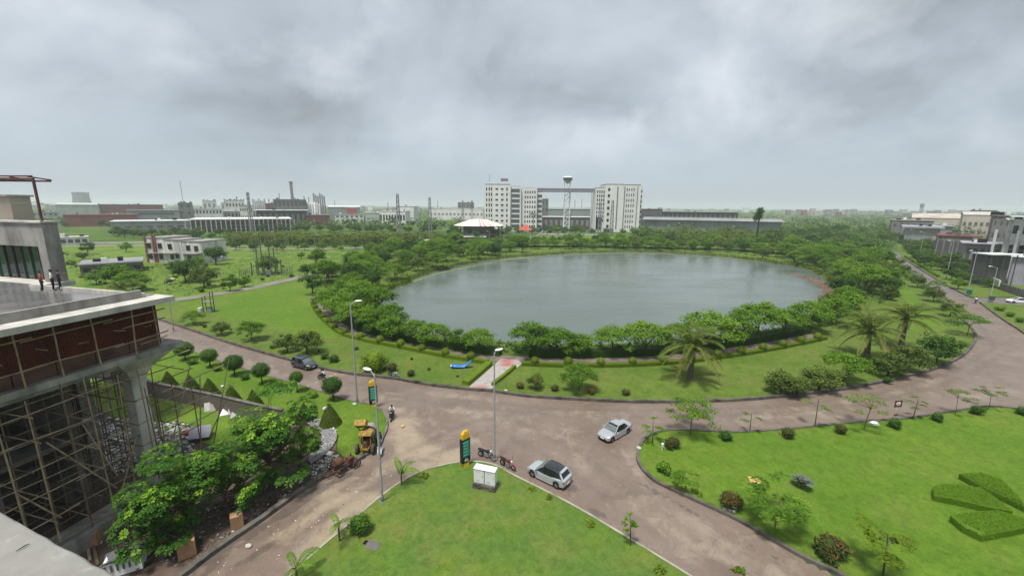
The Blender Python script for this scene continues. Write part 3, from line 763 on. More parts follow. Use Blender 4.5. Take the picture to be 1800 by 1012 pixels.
# the three lawns round the junction
def lawn(poly, mat, kmat, kw=.22, kh=.22, h=.16, name='lawn', kline=None):
    mb = MB(); mb.prism(poly, -.02, h); o = tag(mb.build(name, mat), kind='structure')
    mb = MB(); ln = kline or poly; strip(mb, ln, kw, -.03, kh, closed=kline is None, jitter=.012, rng=R1)
    tag(mb.build('kerb', kmat), kind='structure'); return o
K_TRI = spline(gl((470, 1060), (525, 1000), (562, 966), (605, 930), (660, 882), (700, 852), (742, 830), (790, 817), (835, 813), (872, 820), (905, 838), (1000, 886), (1100, 945), (1212, 1014), (1290, 1065)), 5)
TRI = K_TRI + gl((1290, 1300), (470, 1300)); lawn(TRI, 'lawn_near', 'kerb_pale', .16, .20, kline=K_TRI)
K_RIGHT = spline(gl((1560, 1062), (1482, 1014), (1400, 974), (1300, 916), (1205, 872), (1152, 846), (1126, 820), (1121, 797), (1135, 772), (1172, 758), (1240, 759), (1300, 761), (1390, 755), (1500, 744), (1600, 736), (1690, 722), (1740, 716), (1800, 722), (1900, 740), (2000, 760)), 5)
RIGHT = K_RIGHT + gl((2200, 900), (2200, 1200), (1700, 1200)); lawn(RIGHT, 'lawn_bright', 'kerb_dark', .28, .26, kline=K_RIGHT)
K_LEFT = spline(gl((100, 535), (200, 570), (290, 601), (335, 617), (400, 641), (520, 676), (600, 701), (652, 713), (674, 726), (681, 745), (672, 772), (652, 795), (632, 806)), 5)
LEFT = K_LEFT + gl((612, 812), (592, 795), (596, 768), (578, 748), (548, 737), (500, 748), (450, 737), (387, 722), (280, 697), (200, 671), (100, 640)); lawn(LEFT, 'lawn_bright', 'kerb_mid', .24, .22, kline=K_LEFT)
K_SITE = spline(gl((640, 803), (600, 824), (545, 853), (462, 912), (380, 968), (322, 1012), (240, 1075)), 5)
SITE = K_SITE + gl((200, 1150)) + [(-40, 6), (-95, 6), (-95, 60)] + gl((40, 625), (100, 640), (200, 671), (280, 697), (387, 722), (450, 737), (500, 748), (560, 745), (590, 770), (592, 800))
sheet('site_ground', [SITE], .035, 'site_dirt')
mb = MB(); strip(mb, K_SITE, .45, -.03, .34, jitter=.03, rng=R1); tag(mb.build('kerb', 'kerb_dark'), kind='structure')
GRAV = gl((545, 735), (568, 742), (588, 756), (592, 772), (580, 792), (562, 808), (546, 816), (546, 804), (558, 788), (566, 772), (560, 758), (540, 746))
sheet('gravel_path', [spline(GRAV, 4, True)], .185, 'gravel')
sheet('weedy_ground', [gl((130, 655), (280, 699), (390, 724), (450, 740), (470, 760), (400, 790), (330, 770), (220, 740), (130, 700))], .05, 'lawn_wild')
# verge across the curving road, and the entrance stub
K_VERGE = spline(gl((1584, 452), (1612, 470), (1634, 484), (1668, 504), (1700, 520), (1712, 524)), 5)
VERGE = K_VERGE + gl((1860, 520), (1860, 480), (1700, 445), (1600, 425), (1575, 430)); lawn(VERGE, 'lawn_mid', 'kerb_dark', .3, .3, kline=K_VERGE)
K_VERGE2 = spline(gl((1722, 532), (1760, 560), (1800, 586), (1880, 640), (1960, 700)), 5)
VERGE2 = K_VERGE2 + gl((2300, 700), (2100, 560), (1900, 540), (1800, 537)); lawn(VERGE2, 'lawn_mid', 'kerb_dark', .3, .3, kline=K_VERGE2)
sheet('entrance_road', [gl((1700, 521), (1722, 533), (1800, 538), (1900, 541), (1900, 528), (1800, 525))], .004, 'far_road')
# open ground to the north-west
sheet('field', [gl((95, 432), (260, 428), (480, 432), (610, 442), (640, 452), (600, 478), (560, 480), (500, 494), (420, 511), (310, 527), (230, 545), (95, 520))], .02, 'lawn_wild')
sheet('field', [[tuple(at(px, Y)[:2]) for px, Y in ((470, 290), (750, 290), (735, 345), (480, 345))]], .02, 'lawn_mid')
sheet('field', [[tuple(at(px, Y)[:2]) for px, Y in ((935, 300), (1105, 300), (1090, 345), (945, 345))]], .17, 'lawn_wild')
mb = MB(); ribbon(mb, spline(gl((140, 556), (230, 541), (310, 528), (420, 511), (500, 494), (560, 480), (600, 470)), 6), 4.0, .18); tag(mb.build('lane', 'lane_grey'), kind='structure')
mb = MB(); ribbon(mb, [tuple(at(px, Y)[:2]) for px, Y in ((-40, 205), (120, 232), (260, 236), (420, 222), (560, 225), (700, 240), (780, 262), (830, 300))], 7, .03); tag(mb.build('lane', 'lane_grey'), kind='structure')
mb = MB(); ribbon(mb, [tuple(at(px, Y)[:2]) for px, Y in ((-60, 235), (80, 245), (200, 250), (320, 262))], 14, .028); tag(mb.build('lane', 'lane_grey'), kind='structure')
# ring footpath and entrance path
RING_C = spline(gl((552, 520), (562, 538), (580, 556), (612, 577), (660, 592), (720, 604), (800, 620), (870, 630), (960, 635), (1060, 634), (1160, 629), (1260, 619), (1350, 606), (1440, 589)), 6)
mb = MB(); ribbon(mb, RING_C, 2.7, .172); tag(mb.build('footpath', 'path_grey'), kind='structure')
sheet('entrance_path', [gl((822, 684), (862, 687), (917, 641), (912, 634), (880, 632), (872, 640))], .190, 'entrance_paving')
far_path = [tuple(at(px, Y, .15)[:2]) for px, Y in ((610, 170), (700, 205), (800, 232), (900, 246), (1000, 250), (1150, 246), (1300, 236), (1420, 210), (1510, 175), (1560, 150))]
mb = MB(); ribbon(mb, spline(far_path, 6), 3.0, .170); tag(mb.build('footpath', 'path_grey'), kind='structure')
# ------------------------------------------------------------------ building under construction beside the camera's own
RB = random.Random(5)
BO = Vector((-29.04, 32.42, 0)); BD = Vector((-.254, -.967, 0)); BN = Vector((.967, -.254, 0))
BRZ = math.atan2(BN.y, BN.x)                 # local x = outward (b), local y = away from the camera (-a)
def BL(a, b, z): return BO + BD * a + BN * b + Vector((0, 0, z))
class BM_(MB):                                # boxes given as ranges along (a, b, z)
    def rng(s, a0, a1, b0, b1, z0, z1, m=0):
        c = BL((a0 + a1) / 2, (b0 + b1) / 2, (z0 + z1) / 2); return s.box(c, (abs(b1 - b0), abs(a1 - a0), abs(z1 - z0)), BRZ, m)
bld = thing('building', 'unfinished concrete building with dark red ribbed upper wall above a scaffolded void', 'building')
def bpart(name, ranges, mat, parent=None, smooth=None):
    m_ = BM_()
    for r in ranges: m_.rng(*r)
    return m_.build(name, mat, parent or bld, smooth)
# terrace slab with overhanging edge, its parapet, and the floor slab carrying the red wall
bpart('roof_slab', [(-.25, 22, -34, 1.86, 16.28, 16.70)], 'concrete_pale')
bpart('terrace_floor', [(-.6 + .5, 21.8, -33.5, -.10, 16.72, 16.745)], 'terrace_wet')
bpart('parapet', [(1.0, 22, -.06, .22, 16.70, 17.32)], 'concrete')
bpart('parapet', [(.72, .996, -13.0, .22, 16.70, 17.02)], 'concrete_pale')
bpart('floor_slab', [(-1.3, 22, -34, .55, 12.02, 12.48)], 'concrete')
bpart('edge_beam', [(1.0, 22, -.9, -.1, 11.55, 12.02)], 'concrete')
# ribbed dark red cladding: one panel per bay, each with its own ribs
for k in range(9):
    a0 = .15 + k * 2.15; a1 = a0 + 2.13
    m_ = BM_(); m_.rng(a0, a1, -.35, -.12, 12.50, 16.27)
    n = 20
    for i in range(n):
        q = a0 + (i + .5) * (a1 - a0) / n; m_.rng(q - .028, q + .028, -.118, -.055, 12.52, 16.2)
    m_.build('cladding_panel', 'cladding', bld)
    bpart('skirt_panel', [(a0 + .02, a1 - .02, -.05, -.035, 12.52, 13.45)], 'cladding_dusty')
bpart('end_wall', [(-.1, .12, -34, -.2, 12.5, 16.26)], 'cladding')
# columns: square shafts that flare into a mushroom head under the slab
for (a, b) in ((1.5, -1.5), (1.5, -8.2), (1.5, -16), (8.6, -6.5), (8.6, -13), (15.8, -6.5)):
    m_ = MB(); rings = []
    for z, h in ((-.1, .55), (9.3, .50), (10.2, .62), (10.9, .95), (11.4, 1.45), (12.0, 2.0)):
        if (a, b) != (1.5, -1.5): h = .5 + (h - .5) * .25
        c = BL(a, b, z); rings.append([tuple(c + BD * (sa * h) + BN * (sb * h)) for sa, sb in ((-1, -1), (1, -1), (1, 1), (-1, 1))])
    m_.loft(rings); m_.build('column', 'concrete_pale' if (a, b) == (1.5, -1.5) else 'concrete', bld)
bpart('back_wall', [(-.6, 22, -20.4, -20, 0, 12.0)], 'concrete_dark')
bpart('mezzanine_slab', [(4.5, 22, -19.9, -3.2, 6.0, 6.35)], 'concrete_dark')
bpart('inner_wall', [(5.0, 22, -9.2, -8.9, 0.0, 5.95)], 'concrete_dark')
bpart('added_dark_wall', [(4.6, 4.9, -19.9, -3.4, 0.0, 12.0)], 'concrete_dark')  # added wall: blocks light from behind to keep the void dark
bpart('roof_slab', [(-2.6, -.27, -34, -13.8, 16.28, 16.70)], 'concrete_pale')
bpart('footing', [(3.5, 22, -.6, 1.3, 0, 1.25)], 'concrete')
bpart('footing', [(2.0, 3.48, -2.6, -.7, 0, .8)], 'concrete')
# penthouse block with green glass
bpart('penthouse_lintel', [(-2.3, -1.2, -34, -14.1, 20.0, 22.15)], 'concrete')
bpart('penthouse_coping', [(-2.4, -1.05, -34, -13.95, 22.15, 22.30)], 'concrete_pale')
bpart('penthouse_pier', [(-2.3, -1.2, -15.2, -14.12, 16.705, 20.0)], 'concrete')
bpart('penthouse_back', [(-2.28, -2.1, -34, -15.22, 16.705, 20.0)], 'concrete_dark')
for k in range(11):
    b1 = -15.4 - k * 1.25
    pn = bpart('glass_pane', [(-1.95, -1.90, b1 - 1.17, b1, 16.80, 19.95)], 'glass_green' if k not in (3, 4) else 'glass_dark')
    bpart('mullion', [(-1.90, -1.78, b1 - 1.25, b1 - 1.17, 16.75, 19.98)], 'wall_dark', pn)
# red steel canopy and the beige stair room on top
can = thing('steel_canopy', 'red steel frame canopy with slatted purlins on the penthouse roof', 'canopy', BL(-3, -22, 22.30), BRZ)
def lc(p): return BL(p[0], p[1], p[2] - .62) - Vector(can.location)
def cpart(name, p0, p1, w, mat='red_steel', h=None):
    m_ = MB(); R_ = Matrix.Rotation(-BRZ, 4, 'Z'); m_.bar(R_ @ lc(p0), R_ @ lc(p1), w, h); return m_.build(name, mat, can)
posts = [(-1.5, -14.5), (-1.5, -20.6), (-1.5, -26.5)]
for (a, b) in posts: cpart('post', (a, b, 22.90), (a, b, 26.4 + (-.25 if a < -3 else .15)), .16)
for a, z in ((-1.5, 26.62), (-2.6, 26.5)): cpart('beam', (a, -14.4, z), (a, -30, z + .2), .12, h=.16)
for k in range(6): 
    b = -14.6 - k * 2.4; cpart('rafter', (-1.2, b, 26.82), (-2.8, b, 26.6), .09, h=.10)
for k in range(5): cpart('purlin', (-1.7 - k * .25, -15.0 - k * .8, 26.9 - k * .07), (-1.7 - k * .25, -28, 27.05 - k * .07), .12, 'roof_white' if k % 2 else 'red_steel')
cpart('tie_bar', (-1.5, -14.6, 24.6), (-1.5, -24.9, 24.3), .05, 'steel_grey')
m_ = BM_(); m_.rng(-4.2, -2.7, -34, -20.9, 16.0, 24.5)
rm = thing('rooftop_room', 'plain beige stair room behind the red steel canopy', 'rooftop room')
m_.build('wall', 'wall_beige', rm); m_ = BM_(); m_.rng(-4.4, -2.5, -34, -20.7, 24.5, 24.68); m_.build('roof', 'concrete_pale', rm)
m_ = BM_(); m_.rng(-2.7, -2.62, -24.3, -22.9, 22.7, 23.3); m_.build('window', 'glass_dark', rm)

# ---- bamboo scaffolding: every pole its own piece
pole_me = []
for r_, mt in ((.052, 'bamboo'), (.045, 'bamboo_dark'), (.042, 'bamboo')):
    q = MB(); q.tube([(0, 0, 0), (.015, -.01, .35), (-.01, .012, .7), (0, 0, 1)], [r_ * 1.1, r_, r_ * .95, r_ * .8], 6); pole_me.append(q.mesh('pole', mt, 60))
def pole(parent, p0, p1, k=0):
    p0, p1 = Vector(p0), Vector(p1); d = p1 - p0; o = new_obj('pole', pole_me[k], parent)
    o.matrix_local = Matrix.Translation(p0) @ d.to_track_quat('Z', 'Y').to_matrix().to_4x4() @ Matrix.Diagonal((1, 1, d.length, 1)); return o
sc1 = thing('wall_scaffold', 'pale bamboo pole grid lashed across the dark red ribbed wall', 'scaffold')
def J(s=.06): return RB.uniform(-s, s)
for k, a in enumerate((.5, 2.2, 4.4, 6.6, 8.6, 10.8, 13)):
    pole(sc1, BL(a + J(.15), .55 + J(), 12.50), BL(a + J(.2), .45 + J(), 16.26), 0)
for z in (13.55, 15.55):
    a = -.3
    while a < 15:
        L_ = RB.uniform(3.5, 5.0); pole(sc1, BL(a, .5 + J(), z + J(.1)), BL(a + L_, .52 + J(), z + J(.12) - .02), 0); a += L_ - .6
pole(sc1, BL(-.2, .5, 14.8), BL(2.9, .6, 14.75), 0); pole(sc1, BL(-.1, .6, 13.3), BL(1.8, .5, 13.15), 2)
for k in range(7): pole(sc1, BL(1.2 + k * 2.1, .3, 14.55 + J(.2)), BL(1.2 + k * 2.1 + J(.3), 1.15, 14.5 + J(.2)), 2)
sc2 = thing('void_scaffold', 'dense brown bamboo scaffolding propping the slab between concrete columns', 'scaffold')
b_rows = (.9, -1.2, -3.4, -5.6, -8.0, -10.5, -13.5); levels = (1.5, 3.4, 5.3, 7.2, 9.1, 10.9)
for bi, b in enumerate(b_rows):
    a = 2.6 if bi == 0 else -2.6 if bi < 5 else 0
    while a < 14.5:
        top = 12.0 if a > -.5 else RB.choice((6.5, 8.2, 9.6)); base = BL(a + J(.12), b + J(.15), .03)
        if (a < 7.5 and b < 0) or b > 0 or bi < 2: pole(sc2, base, BL(a + J(.18), b + J(.18), top - .02 if b < .5 else 11.9 + J(.3)), 0 if b > 0 and RB.random() < .6 else 1)
        a += 1.45 + J(.15)
    for li, z in enumerate(levels):
        if bi > 4 and li % 2: continue
        a = 2.0 if bi == 0 else -2.9
        while a < 13:
            L_ = RB.uniform(4.2, 6.0); pole(sc2, BL(a, b + .05 + J(), z + J(.12)), BL(a + L_, b + .05 + J(), z + J(.15)), 0 if b > 0 or RB.random() < .25 else 1); a += L_ - .5
for li, z in enumerate(levels):
    for k in range(6): 
        a = -2.4 + k * 2.9 + J(.3); pole(sc2, BL(a, (1.6 if k > 1 else -1.9) + J(.4), z + .06 + J(.1)), BL(a + J(.2), -5.5 + J(.6), z + .06 + J(.1)), 2 if RB.random() < .45 else 1)
for k in range(9):
    a = RB.uniform(-2, 10); pole(sc2, BL(a, .95, RB.uniform(.1, 5)), BL(a + RB.uniform(-4.5, 4.5), .9, RB.uniform(6, 10.5)), RB.choice((0, 1, 2)))
for (p0, p1) in (((6.6, 1.6, .05), (3.4, .8, 6.2)), ((2, 1.5, 5.3), (-3.4, 1.9, 5.7)), ((1.5, 1.4, 9.1), (-3.6, 1.8, 9.5)), ((1.5, 1.2, 7.2), (-4.2, 2.2, 7.4))): pole(sc2, BL(*p0), BL(*p1), 0)

# ---- the camera building's own ledge, raw concrete
led = MB(); L0, L1 = G(-60, 862, 20.2), G(232, 1024, 20.2); dd = (L1 - L0).normalized(); nn_ = Vector((dd.y, -dd.x, 0))
if nn_.y > 0: nn_ = -nn_
e0, e1 = L0 - dd * 4, L1 + dd * 4; nseg = 60; rings = []
for i in range(nseg + 1):
    p_ = e0.lerp(e1, i / nseg); w_ = Vector((RB.uniform(-.018, .018), RB.uniform(-.018, .018), 0))
    rings.append([tuple(p_ + w_ + Vector((0, 0, -.75))), tuple(p_ + w_ - nn_ * 0.0 + Vector((0, 0, -.03 + J(.01)))), tuple(p_ + nn_ * .035 + w_), tuple(p_ + nn_ * 1.2 + Vector((0, 0, J(.006)))), tuple(p_ + nn_ * 3.2), tuple(p_ + nn_ * 3.2 + Vector((0, 0, -.75)))])
led.loft(rings)
o = led.build('concrete_ledge', 'ledge_concrete', smooth=50); tag(o, 'rough pale concrete ledge jutting into view below the camera', 'ledge')
tw = MB(); q0 = G(28, 968, 20.215); q1 = G(52, 955, 20.215); tw.tube([tuple(q0), tuple(q0.lerp(q1, .5) + Vector((.01, .02, .01))), tuple(q1)], [.004, .007, .003], 5)
tag(tw.build('twig', 'trunk_dark'), 'thin dark twig lying on the pale concrete ledge', 'twig')

# ---- brick boundary wall of the site
wl0 = gl((150, 660), (215, 680), (280, 699), (387, 722), (450, 738), (500, 749))
for i in range(len(wl0) - 1):
    a, b = Vector((*wl0[i], 0)), Vector((*wl0[i + 1], 0)); L_ = (b - a).length; rz = math.atan2((b - a).y, (b - a).x)
wall = thing('boundary_wall', 'grimy block boundary wall between the site and the topiary lawn', 'wall')
cells = along(wl0, .62, .0)
blk = MB(); blk.box((0, 0, 0), (.60, .26, .285)); blk_me = blk.mesh('block', 'brick_dirty')
mort = MB(); strip(mort, wl0, .22, .0, 1.92); mort.build('mortar_core', 'concrete_dark', wall)
for (x, y, an) in cells:
    for r_ in range(6):
        o = new_obj('block', blk_me, wall); sh = .31 if r_ % 2 else 0
        o.location = (x + math.cos(an) * sh + J(.012), y + math.sin(an) * sh + J(.012), .17 + r_ * .30); o.rotation_euler = (0, 0, an + J(.01))
cop = MB(); strip(cop, wl0, .36, 1.92, 2.04, jitter=.015, rng=RB); cop.build('coping', 'concrete_dark', wall)

# ---- junk and rubble on the site
def slab_thing(name, label, cat, px, py, dims, mat, rx=0, ry=0, rz=0, z=.05, bev=0):
    m_ = MB(); m_.box((0, 0, dims[2] / 2), dims); o = m_.build(name, mat); q = G(px, py); o.location = (q.x, q.y, z); o.rotation_euler = (rx, ry, rz); return tag(o, label, cat)
slab_thing('marble_slab', 'tall pale stone slab leaning against the block wall', 'slab', 368, 722, (.9, 1.9, .09), 'white_wall_dirty', 1.15, 0, .5)
slab_thing('marble_slab', 'second pale slab leaning beside the tall one at the wall', 'slab', 376, 722, (.7, 1.6, .08), 'concrete_pale', 1.2, 0, .6)
slab_thing('plywood_sheet', 'white sheet lying propped on rubble by the wall', 'sheet', 400, 727, (1.3, 1.0, .06), 'white_wall', .5, .1, .3, .15)
slab_thing('plywood_sheet', 'grey blue sheet lying flat at the wall beside the big leafy tree', 'sheet', 420, 730, (1.5, 1.4, .05), 'wall_lilac', .35, .05, .4, .15)
slab_thing('plywood_sheet', 'small upright white board among the rubble by the wall', 'sheet', 406, 728, (.6, 1.2, .05), 'roof_white', 1.3, .1, .3, .05)
tipc = thing('tipped_cabinet', 'tipped grey blue metal cabinet with open underside on the rubble', 'cabinet', G(352, 770) + Vector((0, 0, .35)), .6)
m_ = MB(); m_.box((0, 0, .6), (1.8, 1.5, .08)); o = m_.build('panel', 'wall_lilac', tipc); o.rotation_euler = (.55, .15, 0)
m_ = MB(); m_.box((0, -.72, .25), (1.75, .06, .75)); o = m_.build('side', 'wall_dark', tipc); o.rotation_euler = (.55, .15, 0)
m_ = MB(); m_.box((.86, 0, .25), (.06, 1.4, .75)); o = m_.build('side', 'wall_dark', tipc); o.rotation_euler = (.55, .15, 0)
for k, (px, py, lb) in enumerate(((333, 765, 'red and white cloth sack slumped on the rubble by the tipped cabinet'), (340, 760, 'pale cement sack lying behind the red and white sack'))):
    m_ = MB(); m_.sphere((0, 0, .3), (.55, .4, .34), 12, 7); o = m_.build('sack', 'shirt_red' if k == 0 else 'white_wall_dirty', smooth=80); o.location = G(px, py); tag(o, lb, 'sack')
# rubble: uncountable chips of brick, marble and plaster
def chips(name, label, poly, n, seed, s0, s1, mats, z=.04):
    rg = random.Random(seed); m_ = MB(); xs = [p[0] for p in poly]; ys = [p[1] for p in poly]; c = 0
    while c < n:
        x, y = rg.uniform(min(xs), max(xs)), rg.uniform(min(ys), max(ys))
        if not inside((x, y), poly): continue
        c += 1; s = rg.uniform(s0, s1) * (1 if rg.random() < .85 else 1.8); rx, ry, rz_ = (rg.uniform(0, 6.3) for _ in range(3))
        R_ = Matrix.Translation((x, y, z + s * .2)) @ (Matrix.Rotation(rz_, 4, 'Z') @ Matrix.Rotation(rx * .12, 4, 'X') @ Matrix.Rotation(ry * .12, 4, 'Y'))
        m_.xf = R_; a, b, h = s * rg.uniform(.6, 1.2), s * rg.uniform(.4, .9), s * rg.uniform(.15, .5)
        pts = [(-a, -b * .8, -h), (a * .8, -b, -h), (a, b, -h), (-a * .9, b * .7, -h), (-a * .7, -b * .6, h), (a * .6, -b * .7, h * .8), (a * .7, b * .6, h), (-a * .6, b * .6, h * .9)]
        m_.add(pts, [(0, 3, 2, 1), (4, 5, 6, 7), (0, 1, 5, 4), (1, 2, 6, 5), (2, 3, 7, 6), (3, 0, 4, 7)], rg.choices(range(len(mats)), [3, 2, 2, 1][:len(mats)])[0])
    m_.xf = None; o = m_.build(name, mats); return tag(o, label, 'rubble', kind='stuff')
chips('rubble', 'scattered white rubble and plaster chips inside the site', gl((150, 735), (330, 745), (345, 800), (300, 830), (180, 830)), 1500, 1, .06, .20, ['white_wall', 'concrete_pale', 'white_wall_dirty', 'concrete_dark'])
chips('debris', 'broken brick and dirt debris along the site kerb under the trees', gl((380, 880), (470, 840), (560, 820), (610, 812), (470, 900), (330, 1000), (180, 960), (150, 880)), 1100, 2, .03, .13, ['brick_dirty', 'concrete_dark', 'rust', 'concrete_pale'])
chips('debris', 'white broken tile chips beside the rusty cart at the kerb', gl((545, 815), (590, 795), (612, 812), (570, 835), (545, 845)), 260, 3, .03, .10, ['white_wall', 'roof_white', 'concrete_pale', 'brick_dirty'])
chips('litter', 'small pale litter and leaves scattered on the wet side road', gl((440, 940), (640, 830), (700, 830), (560, 960), (430, 1010), (330, 1010)), 150, 4, .015, .06, ['kerb_pale', 'brick_dirty', 'plate_orange', 'white_wall'], .006)
chips('gravel', 'loose grey gravel heaped along the curved path', spline(GRAV, 4, True), 1800, 5, .03, .09, ['gravel', 'concrete', 'roof_grey', 'concrete_pale'], .19)
chips('litter', 'fine grit and dry leaves scattered on the junction surface', gl((700, 720), (1100, 720), (1130, 860), (900, 810), (760, 810)), 260, 6, .012, .04, ['kerb_pale', 'brick_dirty', 'plate_orange', 'concrete_pale'], .006)
slab_thing('timber_board', 'pale timber board lying on the dirt by the gravel path', 'board', 576, 797, (1.1, .55, .07), 'cream_sheet', .05, .03, -.3)
# cartons, foil wrapped bundle, planks under the leafy trees
def carton(px, py, d, rz, lb):
    t_ = thing('carton', lb, 'carton', G(px, py) + Vector((0, 0, .05)), rz); m_ = MB(); m_.box((0, 0, d[2] / 2), d); m_.build('box', 'carton', t_)
    for s_ in (-1, 1):
        m_ = MB(); m_.box((s_ * d[0] * .27, 0, 0), (d[0] * .46, d[1] * .98, .012)); o = m_.build('flap', 'carton', t_); o.location = (0, 0, d[2] + .012); o.rotation_euler = (0, s_ * -.12, 0)
    m_ = MB(); m_.box((0, 0, d[2] + .03), (.06, d[1] * .9, .006)); m_.build('tape', 'kerb_pale', t_)
carton(330, 975, (1.0, .8, 1.1), .7, 'brown cardboard carton standing by the kerb under the trees')
carton(418, 925, (.8, .7, 1.0), .6, 'brown carton leaning at the kerb further up the side road')
carton(168, 955, (.7, .6, .9), .2, 'brown carton beside the foil wrapped bundle')
fb = thing('wrapped_bundle', 'foil and film wrapped bundle with dark slats at the site edge', 'bundle', G(222, 1000) + Vector((0, 0, .05)), .5)
m_ = MB(); m_.box((0, 0, .55), (2.0, 1.1, 1.0), top=.94); m_.build('body', 'white_wall', fb)
m_ = MB(); rg_ = []
for i in range(9):
    y = -.62 + i * 1.24 / 8; rg_.append([(-1.05, y, 1.0 + .10 * math.sin(i * .8 + 1)), (-.5, y, 1.22 + .1 * math.cos(i)), (0, y, 1.28 + .06 * math.sin(i * 2)), (.5, y, 1.2 + .08 * math.cos(i * 1.7)), (1.05, y, 1.02)])
m_.loft(rg_, closed=False); m_.build('foil_cover', 'foil', fb, smooth=70)
for i in range(6):
    m_ = MB(); m_.box((-.8 + i * .3, -.575, .72), (.10, .03, .5)); m_.build('slat', 'wall_dark', fb)
for k, (x0, y0, x1, y1) in enumerate(((150, 925, 158, 985), (158, 930, 172, 992), (250, 985, 285, 950), (240, 1000, 290, 960))):
    a, b = G(x0, y0, .12 + k * .03), G(x1, y1, .1 + k * .03); m_ = MB(); m_.bar(a, b, .16, .05)
    tag(m_.build('plank', 'bamboo_dark' if k % 2 else 'bamboo'), ('weathered plank beside the foil bundle under the ledge', 'darker plank lying alongside the weathered plank by the foil bundle', 'pale plank lying under the leafy tree crown', 'dark plank next to the pale plank under the leafy tree')[k], 'plank')
# ------------------------------------------------------------------ people (one continuous skinned body each)
def figure(name, label, joints, radii, edges, regions, mats, loc, rz, hair=True, parent=None, hair_mat='hair', scale=1.0):
    """joints: name -> (x, y, z) facing +X; regions: joint -> material slot"""
    keys = list(joints); me = bpy.data.meshes.new('tmp'); me.from_pydata([joints[k] for k in keys], [(keys.index(a), keys.index(b)) for a, b in edges], [])
    ob = bpy.data.objects.new('tmp', me); C.objects.link(ob); md = ob.modifiers.new('s', 'SKIN'); md.use_smooth_shade = True
    for i, k in enumerate(keys):
        r = radii[k]; r = r if hasattr(r, '__len__') else (r, r); me.skin_vertices[0].data[i].radius = r; me.skin_vertices[0].data[i].use_root = (k == 'pelvis')
    sb = ob.modifiers.new('d', 'SUBSURF'); sb.levels = 1; sb.render_levels = 1
    dg = bpy.context.evaluated_depsgraph_get(); dg.update(); ev = ob.evaluated_get(dg); out = bpy.data.meshes.new_from_object(ev)
    bpy.data.objects.remove(ob)
    for m_ in mats: out.materials.append(M[m_])
    J_ = [(Vector(joints[a]), Vector(joints[b]), regions.get(b, regions.get(a, 0))) for a, b in edges]
    mi = []
    for p in out.polygons:
        c = p.center; best = 0; bd = 9
        for a, b, m_ in J_:
            ab = b - a; t_ = max(0, min(1, (c - a).dot(ab) / max(ab.length_squared, 1e-9))); d = (c - a - ab * t_).length
            if d < bd: bd = d; best = m_
        mi.append(best)
    out.polygons.foreach_set('material_index', mi); out.shade_smooth(); out.update()
    r = thing(name, label, 'person', loc, rz); r.scale = (scale,) * 3
    new_obj('body', out, r)
    hx = joints['head']
    if hair:
        h = MB(); h.sphere((hx[0] - .015, hx[1], hx[2] + .045), (.112, .098, .105), 12, 8, z0=-.15); h.build('hair', hair_mat, r, smooth=80)
    f = MB(); f.box((hx[0] + .105, hx[1], hx[2] - .01), (.03, .022, .045), top=.5)
    for s_ in (-1, 1):
        f.box((hx[0] + .093, hx[1] + s_ * .036, hx[2] + .028), (.012, .022, .012), m=1); f.box((hx[0] + .0, hx[1] + s_ * .098, hx[2]), (.04, .018, .055))
    f.box((hx[0] + .092, hx[1], hx[2] - .058), (.012, .05, .012), m=1); f.build('face', ['skin', 'hair'], r)
    return r
def hand(j, r, e, reg, wrist, base, dirv, side, key, curl=.35):
    d = Vector(dirv).normalized(); s = Vector(side).normalized(); n = d.cross(s); pal = Vector(base) + d * .055
    j[key + 'palm'] = tuple(pal); r[key + 'palm'] = (.036, .020); e.append((wrist, key + 'palm')); reg[key + 'palm'] = 0
    for k, (o, l) in enumerate(((-.030, .060), (-.010, .072), (.010, .068), (.030, .055))):
        a = pal + d * .04 + s * o; b = a + d * l * .6 + n * l * curl * .3; c = b + d * l * .4 + n * l * curl
        for q, pt in enumerate((a, b, c)):
            j[f'{key}f{k}{q}'] = tuple(pt); r[f'{key}f{k}{q}'] = .0095 - q * .001; reg[f'{key}f{k}{q}'] = 0
        e += [(key + 'palm', f'{key}f{k}0'), (f'{key}f{k}0', f'{key}f{k}1'), (f'{key}f{k}1', f'{key}f{k}2')]
    a = pal - d * .02 + s * .035; b = a + s * .03 + d * .03; j[key + 't0'] = tuple(a); j[key + 't1'] = tuple(b); r[key + 't0'] = .011; r[key + 't1'] = .009; reg[key + 't0'] = reg[key + 't1'] = 0
    e += [(key + 'palm', key + 't0'), (key + 't0', key + 't1')]
